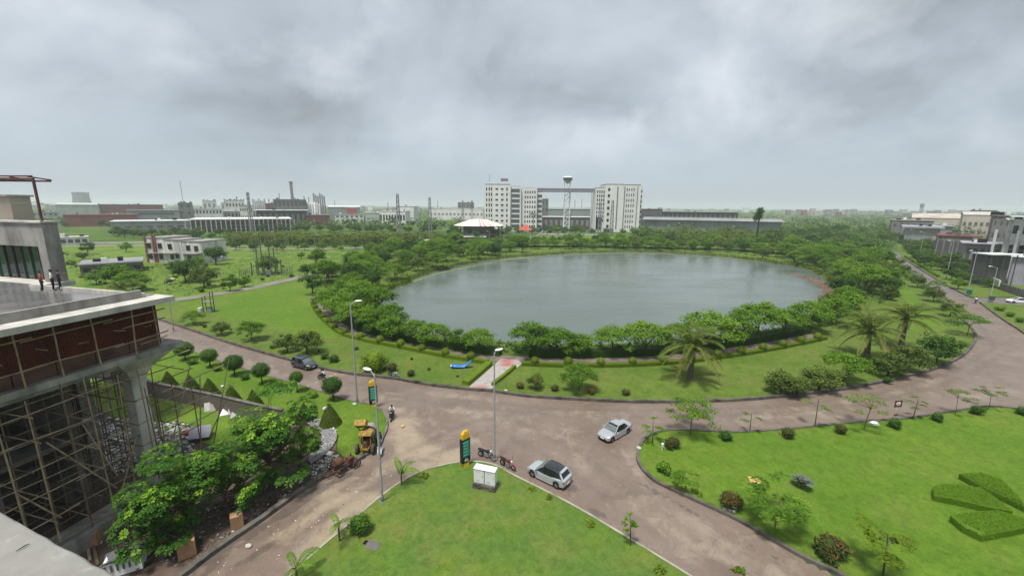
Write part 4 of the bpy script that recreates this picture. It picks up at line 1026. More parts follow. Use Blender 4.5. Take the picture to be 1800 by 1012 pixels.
def body(pose):
    j = dict(pelvis=(0, 0, .95), waist=(0, 0, 1.10), chest=(.01, 0, 1.33), neck=(0, 0, 1.50), head=(.02, 0, 1.64), crown=(.01, 0, 1.74))
    r = dict(pelvis=(.155, .125), waist=(.140, .105), chest=(.175, .125), neck=.058, head=(.088, .098), crown=(.06, .065))
    e = [('pelvis', 'waist'), ('waist', 'chest'), ('chest', 'neck'), ('neck', 'head'), ('head', 'crown')]
    reg = dict(pelvis=2, waist=1, chest=1, neck=0, head=0, crown=0)
    for s, n in ((1, 'l'), (-1, 'r')):
        j.update({n + 'sh': (0, s * .185, 1.42), n + 'el': (-.02, s * .25, 1.14), n + 'wr': (.08, s * .25, .90), n + 'hip': (0, s * .095, .90), n + 'kn': (.02, s * .11, .49), n + 'an': (-.02, s * .12, .09), n + 'toe': (.15, s * .14, .035)})
    j.update(pose)
    for s, n in ((1, 'l'), (-1, 'r')):
        r.update({n + 'sh': .066, n + 'el': .047, n + 'wr': .033, n + 'hip': (.098, .095), n + 'kn': .064, n + 'an': .044, n + 'toe': (.04, .03)})
        e += [('chest', n + 'sh'), (n + 'sh', n + 'el'), (n + 'el', n + 'wr'), ('pelvis', n + 'hip'), (n + 'hip', n + 'kn'), (n + 'kn', n + 'an'), (n + 'an', n + 'toe')]
        reg.update({n + 'sh': 1, n + 'el': 1, n + 'wr': 0, n + 'hip': 2, n + 'kn': 2, n + 'an': 2, n + 'toe': 3})
        w = Vector(j[n + 'wr']); d = w - Vector(j[n + 'el']); side = Vector((1, 0, 0)) if abs(d.normalized().x) < .7 else Vector((0, -s, 0)); side = side - d.normalized() * side.dot(d.normalized())
        hand(j, r, e, reg, n + 'wr', w, d, side, n)
    return j, r, e, reg
def facing(v): return math.atan2(v.y, v.x)
TZ = 16.745
to_lake = facing(Vector((.8, .6, 0)))
def terrace(px, py): q = G(px, py, TZ); return Vector((q.x, q.y, TZ))
j, r, e, reg = body({'lan': (-.10, .13, .09), 'ltoe': (.07, .15, .035), 'lkn': (.0, .12, .49)})
figure('person', 'person in red checked shirt and dark trousers standing on the wet terrace', j, r, e, reg, ['skin', 'shirt_red', 'trouser_dark', 'shirt_white'], terrace(76, 513), to_lake + .3)
j, r, e, reg = body({'rel': (.05, -.26, 1.16), 'rwr': (.2, -.12, 1.05)})
figure('person', 'person in white shirt and dark trousers between two others on the terrace', j, r, e, reg, ['skin', 'shirt_white', 'trouser_dark', 'black_paint'], terrace(95, 510), to_lake)
j, r, e, reg = body({'rel': (.26, -.26, 1.40), 'rwr': (.52, -.27, 1.43), 'lan': (.06, .16, .09), 'ltoe': (.22, .19, .035), 'ran': (-.08, -.15, .09), 'rtoe': (.09, -.17, .035)})
figure('person', 'person in dark clothes pointing with an outstretched arm on the terrace', j, r, e, reg, ['skin', 'shirt_dark', 'trouser_dark', 'black_paint'], terrace(107, 510), to_lake + .1)

# ------------------------------------------------------------------ cars
def car(label, paint, loc, heading, L=4.0, W=1.70, H=1.50, style='hatch', roof=None, plate=True, group=None, wb=None, rails=False):
    t_ = thing('car', label, 'car', loc, heading, group); wb = wb or L * .635; R_ = .31 if style != 'suv' else .36; gc = .19 if style != 'suv' else .24
    hx = L / 2; belt = H * .615; hood = H * .575
    fx, rx = wb / 2 + L * .012, -wb / 2 + L * .012
    if style == 'sedan': st = [(-hx, .74, .36, hood * .90), (-hx + .10, .90, .26, belt * .98), (-hx + .62, .97, gc, belt * 1.02), (-hx * .45, 1, gc, belt * 1.01), (0, 1, gc, belt), (hx * .38, .99, gc, belt * .97), (hx * .52, .98, gc, hood * 1.03), (hx - .42, .95, gc, hood * .93), (hx - .12, .86, .24, hood * .80), (hx, .70, .33, hood * .62)]
    else: st = [(-hx, .80, .40, belt * .95), (-hx + .09, .93, .28, belt * 1.04), (-hx + .5, .98, gc, belt * 1.08), (-hx * .4, 1, gc, belt * 1.05), (0, 1, gc, belt * 1.01), (hx * .40, .99, gc, belt * .98), (hx * .54, .98, gc, hood * 1.04), (hx - .42, .95, gc, hood * .96), (hx - .12, .87, .25, hood * .84), (hx, .72, .34, hood * .66)]
    w = W / 2; rings = []
    def sect(x, k, z0, z1):
        q = [(k * .86, z0), (k * .985, z0 + .10), (k, z0 + (z1 - z0) * .45), (k * .985, z0 + (z1 - z0) * .78), (k * .93, z1 - .03), (k * .80, z1 + .012), (k * .4, z1 + .03)]
        return [(x, a * w, b) for a, b in q] + [(x, -a * w, b) for a, b in reversed(q)]
    X = [s_[0] for s_ in st]
    def interp(x):
        for i in range(len(st) - 1):
            if st[i][0] <= x <= st[i + 1][0]:
                f = (x - st[i][0]) / (st[i + 1][0] - st[i][0]); return [st[i][k] * (1 - f) + st[i + 1][k] * f for k in range(1, 4)]
        return st[-1][1:]
    xs = sorted(set(X + [fx - R_ * 1.12, fx - R_ * .8, fx, fx + R_ * .8, fx + R_ * 1.12, rx - R_ * 1.12, rx - R_ * .8, rx, rx + R_ * .8, rx + R_ * 1.12]))
    for x in xs:
        k, z0, z1 = interp(x)
        for cx in (fx, rx):                              # wheel arches cut up into the flank
            d = abs(x - cx) / (R_ * 1.12)
            if d < .99: z0 = max(z0, R_ + math.sqrt(1 - d * d) * R_ * 1.08)
        rings.append(sect(x, k, z0, max(z1, z0 + .12)))
    b = MB(); b.loft(rings); b.build('body', paint, t_, smooth=42)
    u = MB(); u.box((0, 0, gc + .12), (L * .9, W * .80, .2)); u.build('underbody', 'black_paint', t_)
    # greenhouse: glass volume, roof skin, pillars
    if style == 'sedan': gb = (-hx * .66, hx * .46); gt = (-hx * .36, hx * .12)
    elif style == 'suv': gb = (-hx * .93, hx * .46); gt = (-hx * .80, hx * .14)
    else: gb = (-hx * .94, hx * .50); gt = (-hx * .72, hx * .12)
    zb, zt = belt - .03, H - .055
    def g(x, k, z, s_): return (x, s_ * k * w, z)
    A = [(gb[0], .86, zb), (gb[0] * .55, .945, zb), (0, .955, zb - .01), (gb[1], .90, zb - .02)]
    T = [(gt[0], .66, zt - .02), (gt[0] * .55, .735, zt + .03), (0, .745, zt + .035), (gt[1], .70, zt)]
    gm = MB(); ring1 = [g(*a, 1) for a in A] + [g(*a, -1) for a in reversed(A)]; ring2 = [g(*a, 1) for a in T] + [g(*a, -1) for a in reversed(T)]
    gm.loft([ring1, ring2]); gm.build('windows', 'glass_dark', t_, smooth=25)
    fw = MB(); i0, i1 = (A[3], T[3]); q_ = [Vector(g(i0[0], i0[1] * .90, i0[2] + .05, s_)) for s_ in (-1, 1)] + [Vector(g(i1[0], i1[1] * .92, i1[2] - .03, s_)) for s_ in (1, -1)]; nv_ = (q_[1] - q_[0]).cross(q_[2] - q_[1]).normalized(); nv_ = nv_ if nv_.x > 0 else -nv_; q_ = [p_ + nv_ * .012 for p_ in q_] + [p_ - nv_ * .005 for p_ in q_]; fw.add(q_, [(0, 1, 2, 3), (7, 6, 5, 4), (0, 4, 5, 1), (1, 5, 6, 2), (2, 6, 7, 3), (3, 7, 4, 0)]); fw.build('windscreen', 'windscreen', t_)
    rf = MB(); rr_ = [];
    for (x, k, z) in T: rr_.append([(x, -k * w * 1.03, z - .015), (x, -k * w * .98, z + .025), (x, -k * w * .5, z + .055), (x, k * w * .5, z + .055), (x, k * w * .98, z + .025), (x, k * w * 1.03, z - .015)])
    rf.loft(rr_, caps=True); roofo = rf.build('roof', roof or paint, t_, smooth=50)
    for s_ in (1, -1):
        for i, (a, c, tk) in enumerate(((A[3], T[3], .07), (A[0], T[0], .16 if style != 'sedan' else .12), ((.02, .955, zb), (-.04, .745, zt + .03), .075))):
            p_ = MB(); p_.bar(Vector(g(*a, s_)) * 1.004, Vector(g(*c, s_)) * 1.006, tk, .05); p_.build('pillar', paint if i < 2 else 'black_paint', t_)
        m_ = MB(); m_.sphere((gb[1] * .84, s_ * (w + .09), belt + .06), (.075, .10, .065), 8, 6); m_.build('mirror', roof or paint, t_, smooth=80)
        for dx in (.05, -.95 * L / 4.2):
            h = MB(); h.box((dx - .28, s_ * w * 1.0, belt * .86), (.17, .025, .03)); h.build('door_handle', paint, t_)
        m_ = MB(); m_.sphere((hx - .20, s_ * w * .70, hood * .755), (.20, .15, .055), 10, 6); m_.build('headlight', 'headlamp', t_, smooth=80)
        m_ = MB(); m_.sphere((-hx + .10, s_ * w * .80, belt * .83), (.10, .12, .13), 8, 6); m_.build('tail_light', 'lamp_red', t_, smooth=80)
        sl = MB(); sl.box((0, s_ * w * .965, gc + .05), (wb - R_ * 2.4, .05, .10)); sl.build('sill', 'black_paint' if style == 'suv' else paint, t_)
        for cx in (fx, rx):
            wh = thing('wheel', None, None); wh.parent = t_; wh.location = (cx, s_ * (w - .10), R_)
            ty = MB(); ty.wheel((0, 0, 0), R_, R_ * .36, .19); ty.build('tyre', 'rubber', wh, smooth=40)
            ri = MB(); ri.cyl((0, -.05, 0), (0, .05, 0), R_ * .22, n=10)
            for q in range(6):
                an = q * math.pi / 3; ri.bar((0, s_ * .055, 0), (R_ * .66 * math.cos(an), s_ * .045, R_ * .66 * math.sin(an)), .055, .03)
            ri.cyl((0, -.02, 0), (0, .02, 0), R_ * .60, n=14); ri.build('rim', 'alloy', wh)
    gr = MB(); gr.box((hx - .035, 0, hood * .56), (.07, W * .46, .13)); gr.build('grille', 'black_paint', t_)
    bp = MB(); bp.box((hx - .03, 0, .36), (.10, W * .64, .11)); bp.build('bumper_inset', 'black_paint', t_)
    if plate:
        for x in (hx + .03, -hx - .012):
            p_ = MB(); p_.box((x, 0, .46), (.02, .5, .11)); p_.build('number_plate', 'white_paint', t_)
    sp_ = MB(); sp_.box((gt[0] - .06, 0, zt + .035), (.26, W * .62, .03)) if style != 'sedan' else sp_.box((-hx + .12, 0, belt + .03), (.16, W * .66, .03)); sp_.build('spoiler', paint, t_)
    wp = MB(); 
    wp.bar((gb[1] * .97 + .04, .15, zb + .03), (gb[1] * .80, .62 * w, zb + .16), .02); wp.build('wiper', 'black_paint', t_)
    if rails:
        for s_ in (1, -1):
            m_ = MB(); m_.bar((gt[0] * .9, s_ * w * .66, zt + .09), (gt[1] * .8, s_ * w * .66, zt + .09), .035); m_.build('roof_rail', 'alloy', t_)
    return t_
def put(p0, p1):                                        # two ground points (rear, front) -> middle and heading
    d = p1 - p0; return (p0 + p1) / 2, math.atan2(d.y, d.x)
c_, hd = put(G(1101, 752), G(1058, 776)); car('silver saloon car driving across the middle of the junction', 'car_silver', c_, hd, 4.25, 1.68, 1.44, 'sedan')
a, b = G(978, 858), G(937, 838); d_ = (b - a).normalized(); side_ = Vector((d_.y, -d_.x, 0)); side_ = side_ if side_.y > 0 else -side_
car('silver hatchback with a black roof parked along the pale kerb', 'car_silver2', (a + b) / 2 + side_ * .75, math.atan2(d_.y, d_.x), 3.95, 1.70, 1.50, 'hatch', roof='car_black')
a, b = G(514, 645), G(541, 652); d_ = (b - a).normalized(); side_ = Vector((-d_.y, d_.x, 0))
car('dark grey compact sport utility car on the arm beside the lake lawn', 'car_grey', (a + b) / 2 + side_ * .80, math.atan2(d_.y, d_.x), 4.0, 1.78, 1.60, 'suv', roof='car_grey', rails=True)
c_, hd = put(G(1812, 533), G(1764, 531)); car('white saloon car parked by the entrance beyond the curving road', 'car_white', c_, hd, 4.5, 1.7, 1.45, 'sedan')
car('small red car half hidden by roadside trees near the far bend', 'bike_red', G(1549, 463), 2.2, 3.8, 1.6, 1.5, 'hatch')
car('small white car parked among the trees left of the far bend', 'car_white', G(1524, 461), 2.0, 3.8, 1.6, 1.5, 'hatch')

# ------------------------------------------------------------------ two-wheelers
def two_wheeler(name, label, loc, heading, col='bike_dark', kind='bike', lean=.10):
    t_ = thing(name, label, 'scooter' if kind == 'scooter' else 'motorcycle', loc, heading); t_.rotation_euler = (lean, 0, heading)
    R_ = .30 if kind == 'bike' else .225; fx, rx = .64, -.64
    if kind == 'scooter': fx, rx = .60, -.56
    for cx in (fx, rx):
        wh = thing('wheel', None, None); wh.parent = t_; wh.location = (cx, 0, R_)
        m_ = MB(); m_.wheel((0, 0, 0), R_, .075, .10, n=16); m_.build('tyre', 'rubber', wh, smooth=40)
        m_ = MB(); m_.cyl((0, -.05, 0), (0, .05, 0), .05, n=8)
        for q in range(5): m_.bar((0, 0, 0), ((R_ - .07) * math.cos(q * 1.257), 0, (R_ - .07) * math.sin(q * 1.257)), .035, .025)
        m_.build('rim', 'bike_silver', wh)
    def tb(n_, pts, rs, mat, k=8): m_ = MB(); m_.tube(pts, rs if hasattr(rs, '__len__') else [rs] * len(pts), k); return m_.build(n_, mat, t_, smooth=60)
    if kind == 'bike':
        for s_ in (-1, 1): tb('fork', [(fx, s_ * .075, R_), (fx - .20, s_ * .075, .84)], .022, 'bike_silver')
        tb('frame', [(.40, 0, .82), (.18, 0, .44), (-.15, 0, .34), (-.40, 0, .52), (-.78, 0, .80)], .03, 'bike_dark')
        m_ = MB(); m_.box((.02, 0, .42), (.42, .26, .30), top=.8); m_.build('engine', 'bike_silver', t_)
        m_ = MB(); m_.loft([[(.40, y * .5, .80 + z * .5) for y, z in ((-.10, -.08), (.10, -.08), (.11, .06), (-.11, .06))], [(.20, y, .84 + z) for y, z in ((-.13, -.12), (.13, -.12), (.12, .11), (-.12, .11))], [(-.10, y * .8, .82 + z) for y, z in ((-.12, -.09), (.12, -.09), (.10, .05), (-.10, .05))]]); m_.build('tank', col, t_, smooth=50)
        m_ = MB(); m_.loft([[(-.08, y * .8, .83 + z) for y, z in ((-.11, -.05), (.11, -.05), (.11, .03), (-.11, .03))], [(-.45, y, .82 + z) for y, z in ((-.14, -.05), (.14, -.05), (.13, .05), (-.13, .05))], [(-.80, y * .8, .90 + z) for y, z in ((-.13, -.04), (.13, -.04), (.12, .03), (-.12, .03))]]); m_.build('seat', 'rubber', t_, smooth=50)
        m_ = MB(); m_.loft([[(-.30, y * .9, .66 + z) for y, z in ((-.13, -.08), (.13, -.08), (.13, .10), (-.13, .10))], [(-.88, y * .55, .86 + z) for y, z in ((-.13, -.04), (.13, -.04), (.13, .03), (-.13, .03))]]); m_.build('tail_panel', col, t_, smooth=50)
        tb('exhaust', [(.15, .13, .30), (-.1, .16, .26), (-.35, .17, .32), (-.82, .18, .42)], [.025, .03, .05, .055], 'bike_silver')
        tb('handlebar', [(.34, -.36, 1.02), (.44, -.18, 1.04), (.44, .18, 1.04), (.34, .36, 1.02)], .016, 'bike_dark')
        m_ = MB(); m_.sphere((.50, 0, .90), (.10, .10, .11), 10, 7); m_.build('headlight', 'lamp_clear', t_, smooth=80)
        for cx, c0 in ((fx, col), (rx, 'bike_dark')):
            m_ = MB(); rg_ = []
            for q in range(7):
                an = math.pi * (.15 + .7 * q / 6); rg_.append([(cx + (R_ + .03) * math.cos(an), y, R_ + (R_ + .03) * math.sin(an)) for y in (-.06, .06)])
            m_.loft(rg_, closed=False); m_.build('mudguard', c0, t_)
        tb('swing_arm', [(-.15, .09, .34), (rx, .09, R_)], .022, 'bike_dark')
        for s_ in (-1, 1): tb('shock', [(rx + .06, s_ * .11, R_ + .04), (-.48, s_ * .11, .72)], .028, 'bike_silver')
        tb('stand', [(-.05, .10, .32), (-.12, .28, .02)], .014, 'bike_dark')
        for s_ in (-1, 1):
            m_ = MB(); m_.sphere((.36, s_ * .34, 1.18), (.03, .07, .04), 8, 5); m_.build('mirror', 'bike_dark', t_); tb('mirror_stem', [(.38, s_ * .30, 1.02), (.36, s_ * .34, 1.16)], .007, 'bike_dark', 5)
    else:
        m_ = MB(); m_.loft([[(.50, y, .28 + z) for y, z in ((-.16, 0), (.16, 0), (.15, .10), (-.15, .10))], [(.46, y, .55 + z) for y, z in ((-.21, 0), (.21, 0), (.2, .05), (-.2, .05))], [(.34, y, .90 + z) for y, z in ((-.17, 0), (.17, 0), (.15, .04), (-.15, .04))]]); m_.build('apron', col, t_, smooth=50)
        m_ = MB(); m_.box((.12, 0, .30), (.56, .36, .07)); m_.build('footboard', 'bike_dark', t_)
        m_ = MB(); rg_ = []
        for x, wv, z0, z1 in ((-.10, .13, .30, .62), (-.32, .19, .32, .72), (-.58, .20, .38, .76), (-.84, .12, .52, .78)): rg_.append([(x, -wv, z0), (x, wv, z0), (x, wv * .8, z1), (x, -wv * .8, z1)])
        m_.loft(rg_); m_.build('rear_body', col, t_, smooth=50)
        m_ = MB(); m_.loft([[(-.08, y * .8, .68 + z) for y, z in ((-.14, 0), (.14, 0), (.12, .08), (-.12, .08))], [(-.45, y, .76 + z) for y, z in ((-.17, 0), (.17, 0), (.15, .08), (-.15, .08))], [(-.80, y * .8, .80 + z) for y, z in ((-.14, 0), (.14, 0), (.12, .06), (-.12, .06))]]); m_.build('seat', 'rubber', t_, smooth=50)
        tb('steering_column', [(fx, 0, R_), (.36, 0, .98)], .03, 'bike_dark'); m_ = MB(); m_.box((.36, 0, .99), (.16, .30, .16), top=.7); m_.build('headset', col, t_)
        tb('handlebar', [(.28, -.33, 1.02), (.34, 0, 1.02), (.28, .33, 1.02)], .018, 'bike_dark')
        m_ = MB(); m_.sphere((.45, 0, .98), (.05, .08, .06), 10, 6); m_.build('headlight', 'lamp_clear', t_, smooth=80)
        m_ = MB(); rg_ = []
        for q in range(6):
            an = math.pi * (.2 + .65 * q / 5); rg_.append([(fx + (R_ + .04) * math.cos(an), y, R_ + (R_ + .04) * math.sin(an)) for y in (-.07, .07)])
        m_.loft(rg_, closed=False); m_.build('mudguard', col, t_)
        tb('exhaust', [(-.2, -.16, .24), (-.75, -.19, .34)], [.04, .055], 'bike_silver'); tb('tail_rack', [(-.75, -.1, .84), (-.95, -.08, .92), (-.95, .08, .92), (-.75, .1, .84)], .012, 'bike_silver', 5)
        for s_ in (-1, 1):
            m_ = MB(); m_.sphere((.30, s_ * .32, 1.20), (.03, .06, .05), 8, 5); m_.build('mirror', 'bike_dark', t_); tb('mirror_stem', [(.31, s_ * .27, 1.02), (.30, s_ * .31, 1.18)], .007, 'bike_dark', 5)
    return t_
def rider(label, loc, heading, shirt, z_seat=.82, x0=-.28, lean=.10, arms=.44, helmet=True, feet=.28):
    P0 = {'pelvis': (x0, 0, z_seat + .12), 'waist': (x0 + .03, 0, z_seat + .28), 'chest': (x0 + .10, 0, z_seat + .50), 'neck': (x0 + .13, 0, z_seat + .67), 'head': (x0 + .17, 0, z_seat + .81), 'crown': (x0 + .16, 0, z_seat + .91)}
    for s, n in ((1, 'l'), (-1, 'r')):
        P0.update({n + 'sh': (x0 + .10, s * .19, z_seat + .58), n + 'el': (x0 + .30, s * .30, z_seat + .38), n + 'wr': (x0 + .30 + arms * .45, s * .31, z_seat + .26), n + 'hip': (x0 + .03, s * .10, z_seat + .10), n + 'kn': (x0 + .44, s * .19, z_seat + .02), n + 'an': (x0 + .32, s * .19, feet + .10), n + 'toe': (x0 + .50, s * .20, feet + .05)})
    j, r, e, reg = body(P0)
    f = figure('person', label, j, r, e, reg, ['skin', shirt, 'trouser_dark', 'black_paint'], loc, heading, hair=not helmet)
    if helmet:
        h = j['head']; m_ = MB(); m_.sphere((h[0], 0, h[2] + .03), (.145, .13, .14), 12, 8, z0=-.6); m_.build('helmet', 'black_paint', f, smooth=80)
    f.rotation_euler = (lean, 0, heading); return f
q, hd = put(G(577, 672), G(555, 664)); two_wheeler('motorcycle', 'dark motorcycle ridden by two people past the rumble strip', q, hd, 'bike_dark', lean=0.0)
rider('rider in dark shirt steering the motorcycle on the west arm', q, hd, 'shirt_dark', lean=0)
rider('pillion passenger in white shirt behind the rider on the motorcycle', q, hd, 'shirt_white', x0=-.66, lean=0, arms=.10, z_seat=.88)
q, hd = put(G(691, 731), G(687, 741)); two_wheeler('scooter', 'dark scooter ridden round the lawn corner by the sign', q, hd, 'bike_dark', 'scooter', 0.0)
rider('rider in white shirt on the scooter rounding the lawn corner', q, hd, 'shirt_white', z_seat=.74, x0=-.34, lean=0, helmet=False)
q, hd = put(G(672, 790), G(668, 806)); two_wheeler('scooter', 'white scooter parked beside the yellow mixer machine', q, hd, 'white_paint', 'scooter', .12)
q, hd = put(G(660, 780), G(657, 792)); two_wheeler('motorcycle', 'black motorcycle squeezed between the white scooter and the yellow machine', q + Vector((.4, .6, 0)), hd, 'bike_dark', lean=.1)
q, hd = put(G(682, 662), G(704, 666)); two_wheeler('motorcycle', 'silver and black motorcycle parked against the lake lawn kerb', q, hd, 'bike_silver')
q, hd = put(G(843, 801), G(868, 808)); two_wheeler('motorcycle', 'black motorcycle parked behind the white cabinets', q, hd, 'bike_dark')
q, hd = put(G(881, 816), G(905, 828)); two_wheeler('motorcycle', 'maroon motorcycle parked at the pale kerb near the cabinets', q, hd, 'bike_red')
q, hd = put(G(1597, 471), G(1592, 466)); two_wheeler('motorcycle', 'tiny dark motorcycle on the far stretch of the curving road', q, hd, 'bike_dark', lean=0)
q, hd = put(G(1712, 534), G(1718, 531)); two_wheeler('motorcycle', 'dark motorcycle standing at the mouth of the entrance road', q, hd, 'bike_dark', lean=0)
rider('person in pale shirt on the motorcycle at the entrance mouth', q, hd, 'shirt_white', lean=0)
# ------------------------------------------------------------------ the mixer machine and the rusty cart
def big_wheel(parent, c, R_, w, mat_t='rubber_dusty', mat_r='rust', spokes=0):
    wh = thing('wheel', None, None); wh.parent = parent; wh.location = c
    m_ = MB(); m_.wheel((0, 0, 0), R_, R_ * (.34 if not spokes else .14), w, n=18); m_.build('tyre', mat_t, wh, smooth=40)
    m_ = MB(); m_.cyl((0, -w * .4, 0), (0, w * .4, 0), R_ * .18, n=10)
    if spokes:
        for q in range(spokes): m_.bar((0, 0, 0), (R_ * .9 * math.cos(q * 6.283 / spokes), 0, R_ * .9 * math.sin(q * 6.283 / spokes)), .03)
    else: m_.cyl((0, -.03, 0), (0, .03, 0), R_ * .66, n=14)
    m_.build('rim', mat_r, wh); return wh
q, hd = put(G(655, 772), G(640, 803)); mx = thing('mixer_machine', 'muddy yellow concrete mixer machine with a raised loading hopper at the kerb', 'mixer', q, hd, s=.98)
def mp(name, fn, mat, smooth=None): m_ = MB(); fn(m_); return m_.build(name, mat, mx, smooth)
for x, R_ in ((.95, .52), (-.95, .48)):
    for s_ in (-1, 1): big_wheel(mx, (x, s_ * .78, R_), R_, .26)
mp('chassis', lambda m: (m.box((0, .32, .62), (2.7, .12, .16)), m.box((0, -.32, .62), (2.7, .12, .16)), m.box((1.25, 0, .62), (.14, .8, .16)), m.box((-1.25, 0, .62), (.14, .8, .16)), m.box((0, 0, .62), (.14, .8, .14))), 'yellow_worn')
mp('axle', lambda m: m.cyl((.95, -.78, .52), (.95, .78, .52), .06), 'rust'); mp('axle', lambda m: m.cyl((-.95, -.78, .48), (-.95, .78, .48), .06), 'rust')
mp('engine', lambda m: m.box((.75, 0, .98), (.8, .52, .55), top=.85), 'rust')
mp('seat', lambda m: (m.box((.15, 0, .95), (.4, .42, .10)), m.box((-.05, 0, 1.18), (.08, .42, .40))), 'black_paint')
for x in (.95, -.05):
    for s_ in (-1, 1): mp('cab_post', lambda m, x=x, s_=s_: m.bar((x, s_ * .55, .70), (x - .05, s_ * .52, 1.95), .07), 'yellow_worn')
mp('cab_roof', lambda m: m.loft([[(1.05, -.62, 1.94), (1.05, .62, 1.94), (1.05, .58, 2.02), (1.05, -.58, 2.02)], [(.4, -.66, 2.02), (.4, .66, 2.02), (.4, .62, 2.12), (.4, -.62, 2.12)], [(-.2, -.60, 1.98), (-.2, .60, 1.98), (-.2, .56, 2.06), (-.2, -.56, 2.06)]]), 'yellow_worn', 50)
drum = [(-.05, .30), (-.25, .50), (-.55, .66), (-.95, .68), (-1.30, .52), (-1.55, .34)]
def dr(m):
    rings = []
    for x, R_ in drum: rings.append([(x - .12, R_ * math.cos(a * .3927), 1.42 + (-x - .6) * .22 + R_ * math.sin(a * .3927)) for a in range(16)])
    m.loft(rings)
mp('drum', dr, 'concrete', 40)
mp('drum_mouth', lambda m: m.tube([(-1.66, 0, 1.64), (-1.74, 0, 1.66)], [.36, .30], 14), 'wall_dark', 40)
mp('drum_band', lambda m: m.tube([(-.62, 0, 1.42), (-.74, 0, 1.44)], [.71, .71], 18), 'rust', 40)
for s_ in (-1, 1): mp('hopper_arm', lambda m, s_=s_: m.tube([(-.5, s_ * .30 - .35, .75), (-.45, s_ * .35 - .5, 1.7), (-.1, s_ * .34 - .62, 2.3)], [.075, .07, .06], 6), 'yellow_worn')
def hop(m):
    rg_ = []
    for k in range(9):
        an = math.radians(20 + k * 28); rg_.append([(-.15 + .5 * math.cos(an), y, 2.55 + .5 * math.sin(an)) for y in (-1.2, -.1)])
    m.loft(rg_, closed=False)
    for y in (-1.2, -.1): m.add([(-.15 + .5 * math.cos(math.radians(20 + k * 28)), y, 2.55 + .5 * math.sin(math.radians(20 + k * 28))) for k in range(9)], [tuple(range(9))])
    for k in range(1): m.box((.32, -.65, 2.72), (.06, 1.1, .10))
mp('hopper', hop, 'yellow_worn', 60)
mp('water_tank', lambda m: m.cyl((-1.15, -.55, .95), (-1.15, .55, .95), .20, n=12), 'steel_grey', 60)
mp('steering_wheel', lambda m: m.wheel((.52, 0, 1.35), .20, .03, .03, axis='x', n=14), 'black_paint')
q, hd = put(G(624, 816), G(592, 834)); ct = thing('mixer_cart', 'rusty red wheeled mixer cart with spoked wheels parked in front of the yellow machine', 'cart', q, hd, s=1.0)
def cpt(name, fn, mat, smooth=None): m_ = MB(); fn(m_); return m_.build(name, mat, ct, smooth)
for x in (.85, -.75):
    for s_ in (-1, 1): big_wheel(ct, (x, s_ * .62, .42), .42, .10, spokes=8)
    cpt('axle', lambda m, x=x: m.cyl((x, -.62, .42), (x, .62, .42), .045), 'rust')
cpt('frame', lambda m: (m.bar((-1.2, .28, .55), (1.3, .28, .55), .09), m.bar((-1.2, -.28, .55), (1.3, -.28, .55), .09), m.bar((1.25, -.3, .55), (1.25, .3, .55), .09), m.bar((-1.15, -.3, .55), (-1.15, .3, .55), .09)), 'red_steel')
cpt('engine', lambda m: (m.box((-.45, 0, .85), (.7, .5, .5), top=.85), m.cyl((-.55, 0, 1.1), (-.55, 0, 1.45), .06)), 'rust')
cpt('flywheel', lambda m: (m.wheel((-.35, .36, .88), .30, .08, .08, n=16), m.bar((-.35, .36, .60), (-.35, .36, 1.16), .04), m.bar((-.63, .36, .88), (-.07, .36, .88), .04)), 'red_steel')
cpt('drum', lambda m: m.tube([(.25, 0, .95), (.45, 0, 1.05), (.85, 0, 1.18), (1.1, 0, 1.22)], [.24, .42, .44, .30], 14), 'rust', 40)
cpt('tow_bar', lambda m: (m.bar((1.25, .2, .55), (1.95, 0, .38), .06), m.bar((1.25, -.2, .55), (1.95, 0, .38), .06)), 'red_steel')

# ------------------------------------------------------------------ street lamps
def street_lamp(label, base, H=10.5, arm=1.2, ang=0.0, r=.10, group=None, twin=False, flag=True):
    t_ = thing('street_lamp', label, 'street lamp', base, ang, group)
    m_ = MB(); m_.tube([(0, 0, 0), (0, 0, H * .5), (0, 0, H)], [r, r * .78, r * .55], 8); m_.build('pole', 'pipe_grey', t_, smooth=60)
    m_ = MB(); m_.box((0, 0, .02), (.42, .42, .05)); m_.cyl((0, 0, .04), (0, 0, .5), r * 1.35, n=8); m_.build('base_plate', 'steel_grey', t_)
    for s_ in ((1, -1) if twin else (1,)):
        zt = H * (.93 if twin else 1) - .05
        m_ = MB(); m_.tube([(0, 0, zt - .25), (s_ * arm * .45, 0, zt + .08), (s_ * arm, 0, zt + .22)], [.045, .04, .035], 6); m_.build('arm', 'pipe_grey', t_, smooth=60)
        m_ = MB(); m_.sphere((s_ * (arm + .36), 0, zt + .27), (.46, .19, .10), 12, 7); h_ = m_.build('lamp_head', 'white_paint', t_, smooth=80)
        m_ = MB(); m_.sphere((s_ * (arm + .42), 0, zt + .21), (.30, .14, .07), 10, 6); m_.build('lens', 'lamp_clear', h_, smooth=80)
    return t_
def lamp_px(label, bx, by, ty, **k):
    b = G(bx, by, .16); tz = PT3(bx, ty, b.y).z; return street_lamp(label, b, H=tz - .16, **k)
lamp_px('grey street lamp rising from the side road lawn edge beside the palm sapling', 672, 881, 657, arm=.45, ang=2.6, r=.11)
lamp_px('grey street lamp at the tip of the triangular lawn behind the cabinets', 869, 806, 620, arm=.15, ang=.6, r=.11)
lamp_px('tall grey street lamp by the black sign board at the west arm', 628, 707, 533, arm=.55, ang=.35, r=.12)
lamp_px('street lamp just past the corner of the terrace roof', 305, 580, 492, arm=.9, ang=.1, r=.10)
lamp_px('street lamp behind the penthouse pier of the unfinished building', 126, 545, 395, arm=1.0, ang=3.1, r=.12)
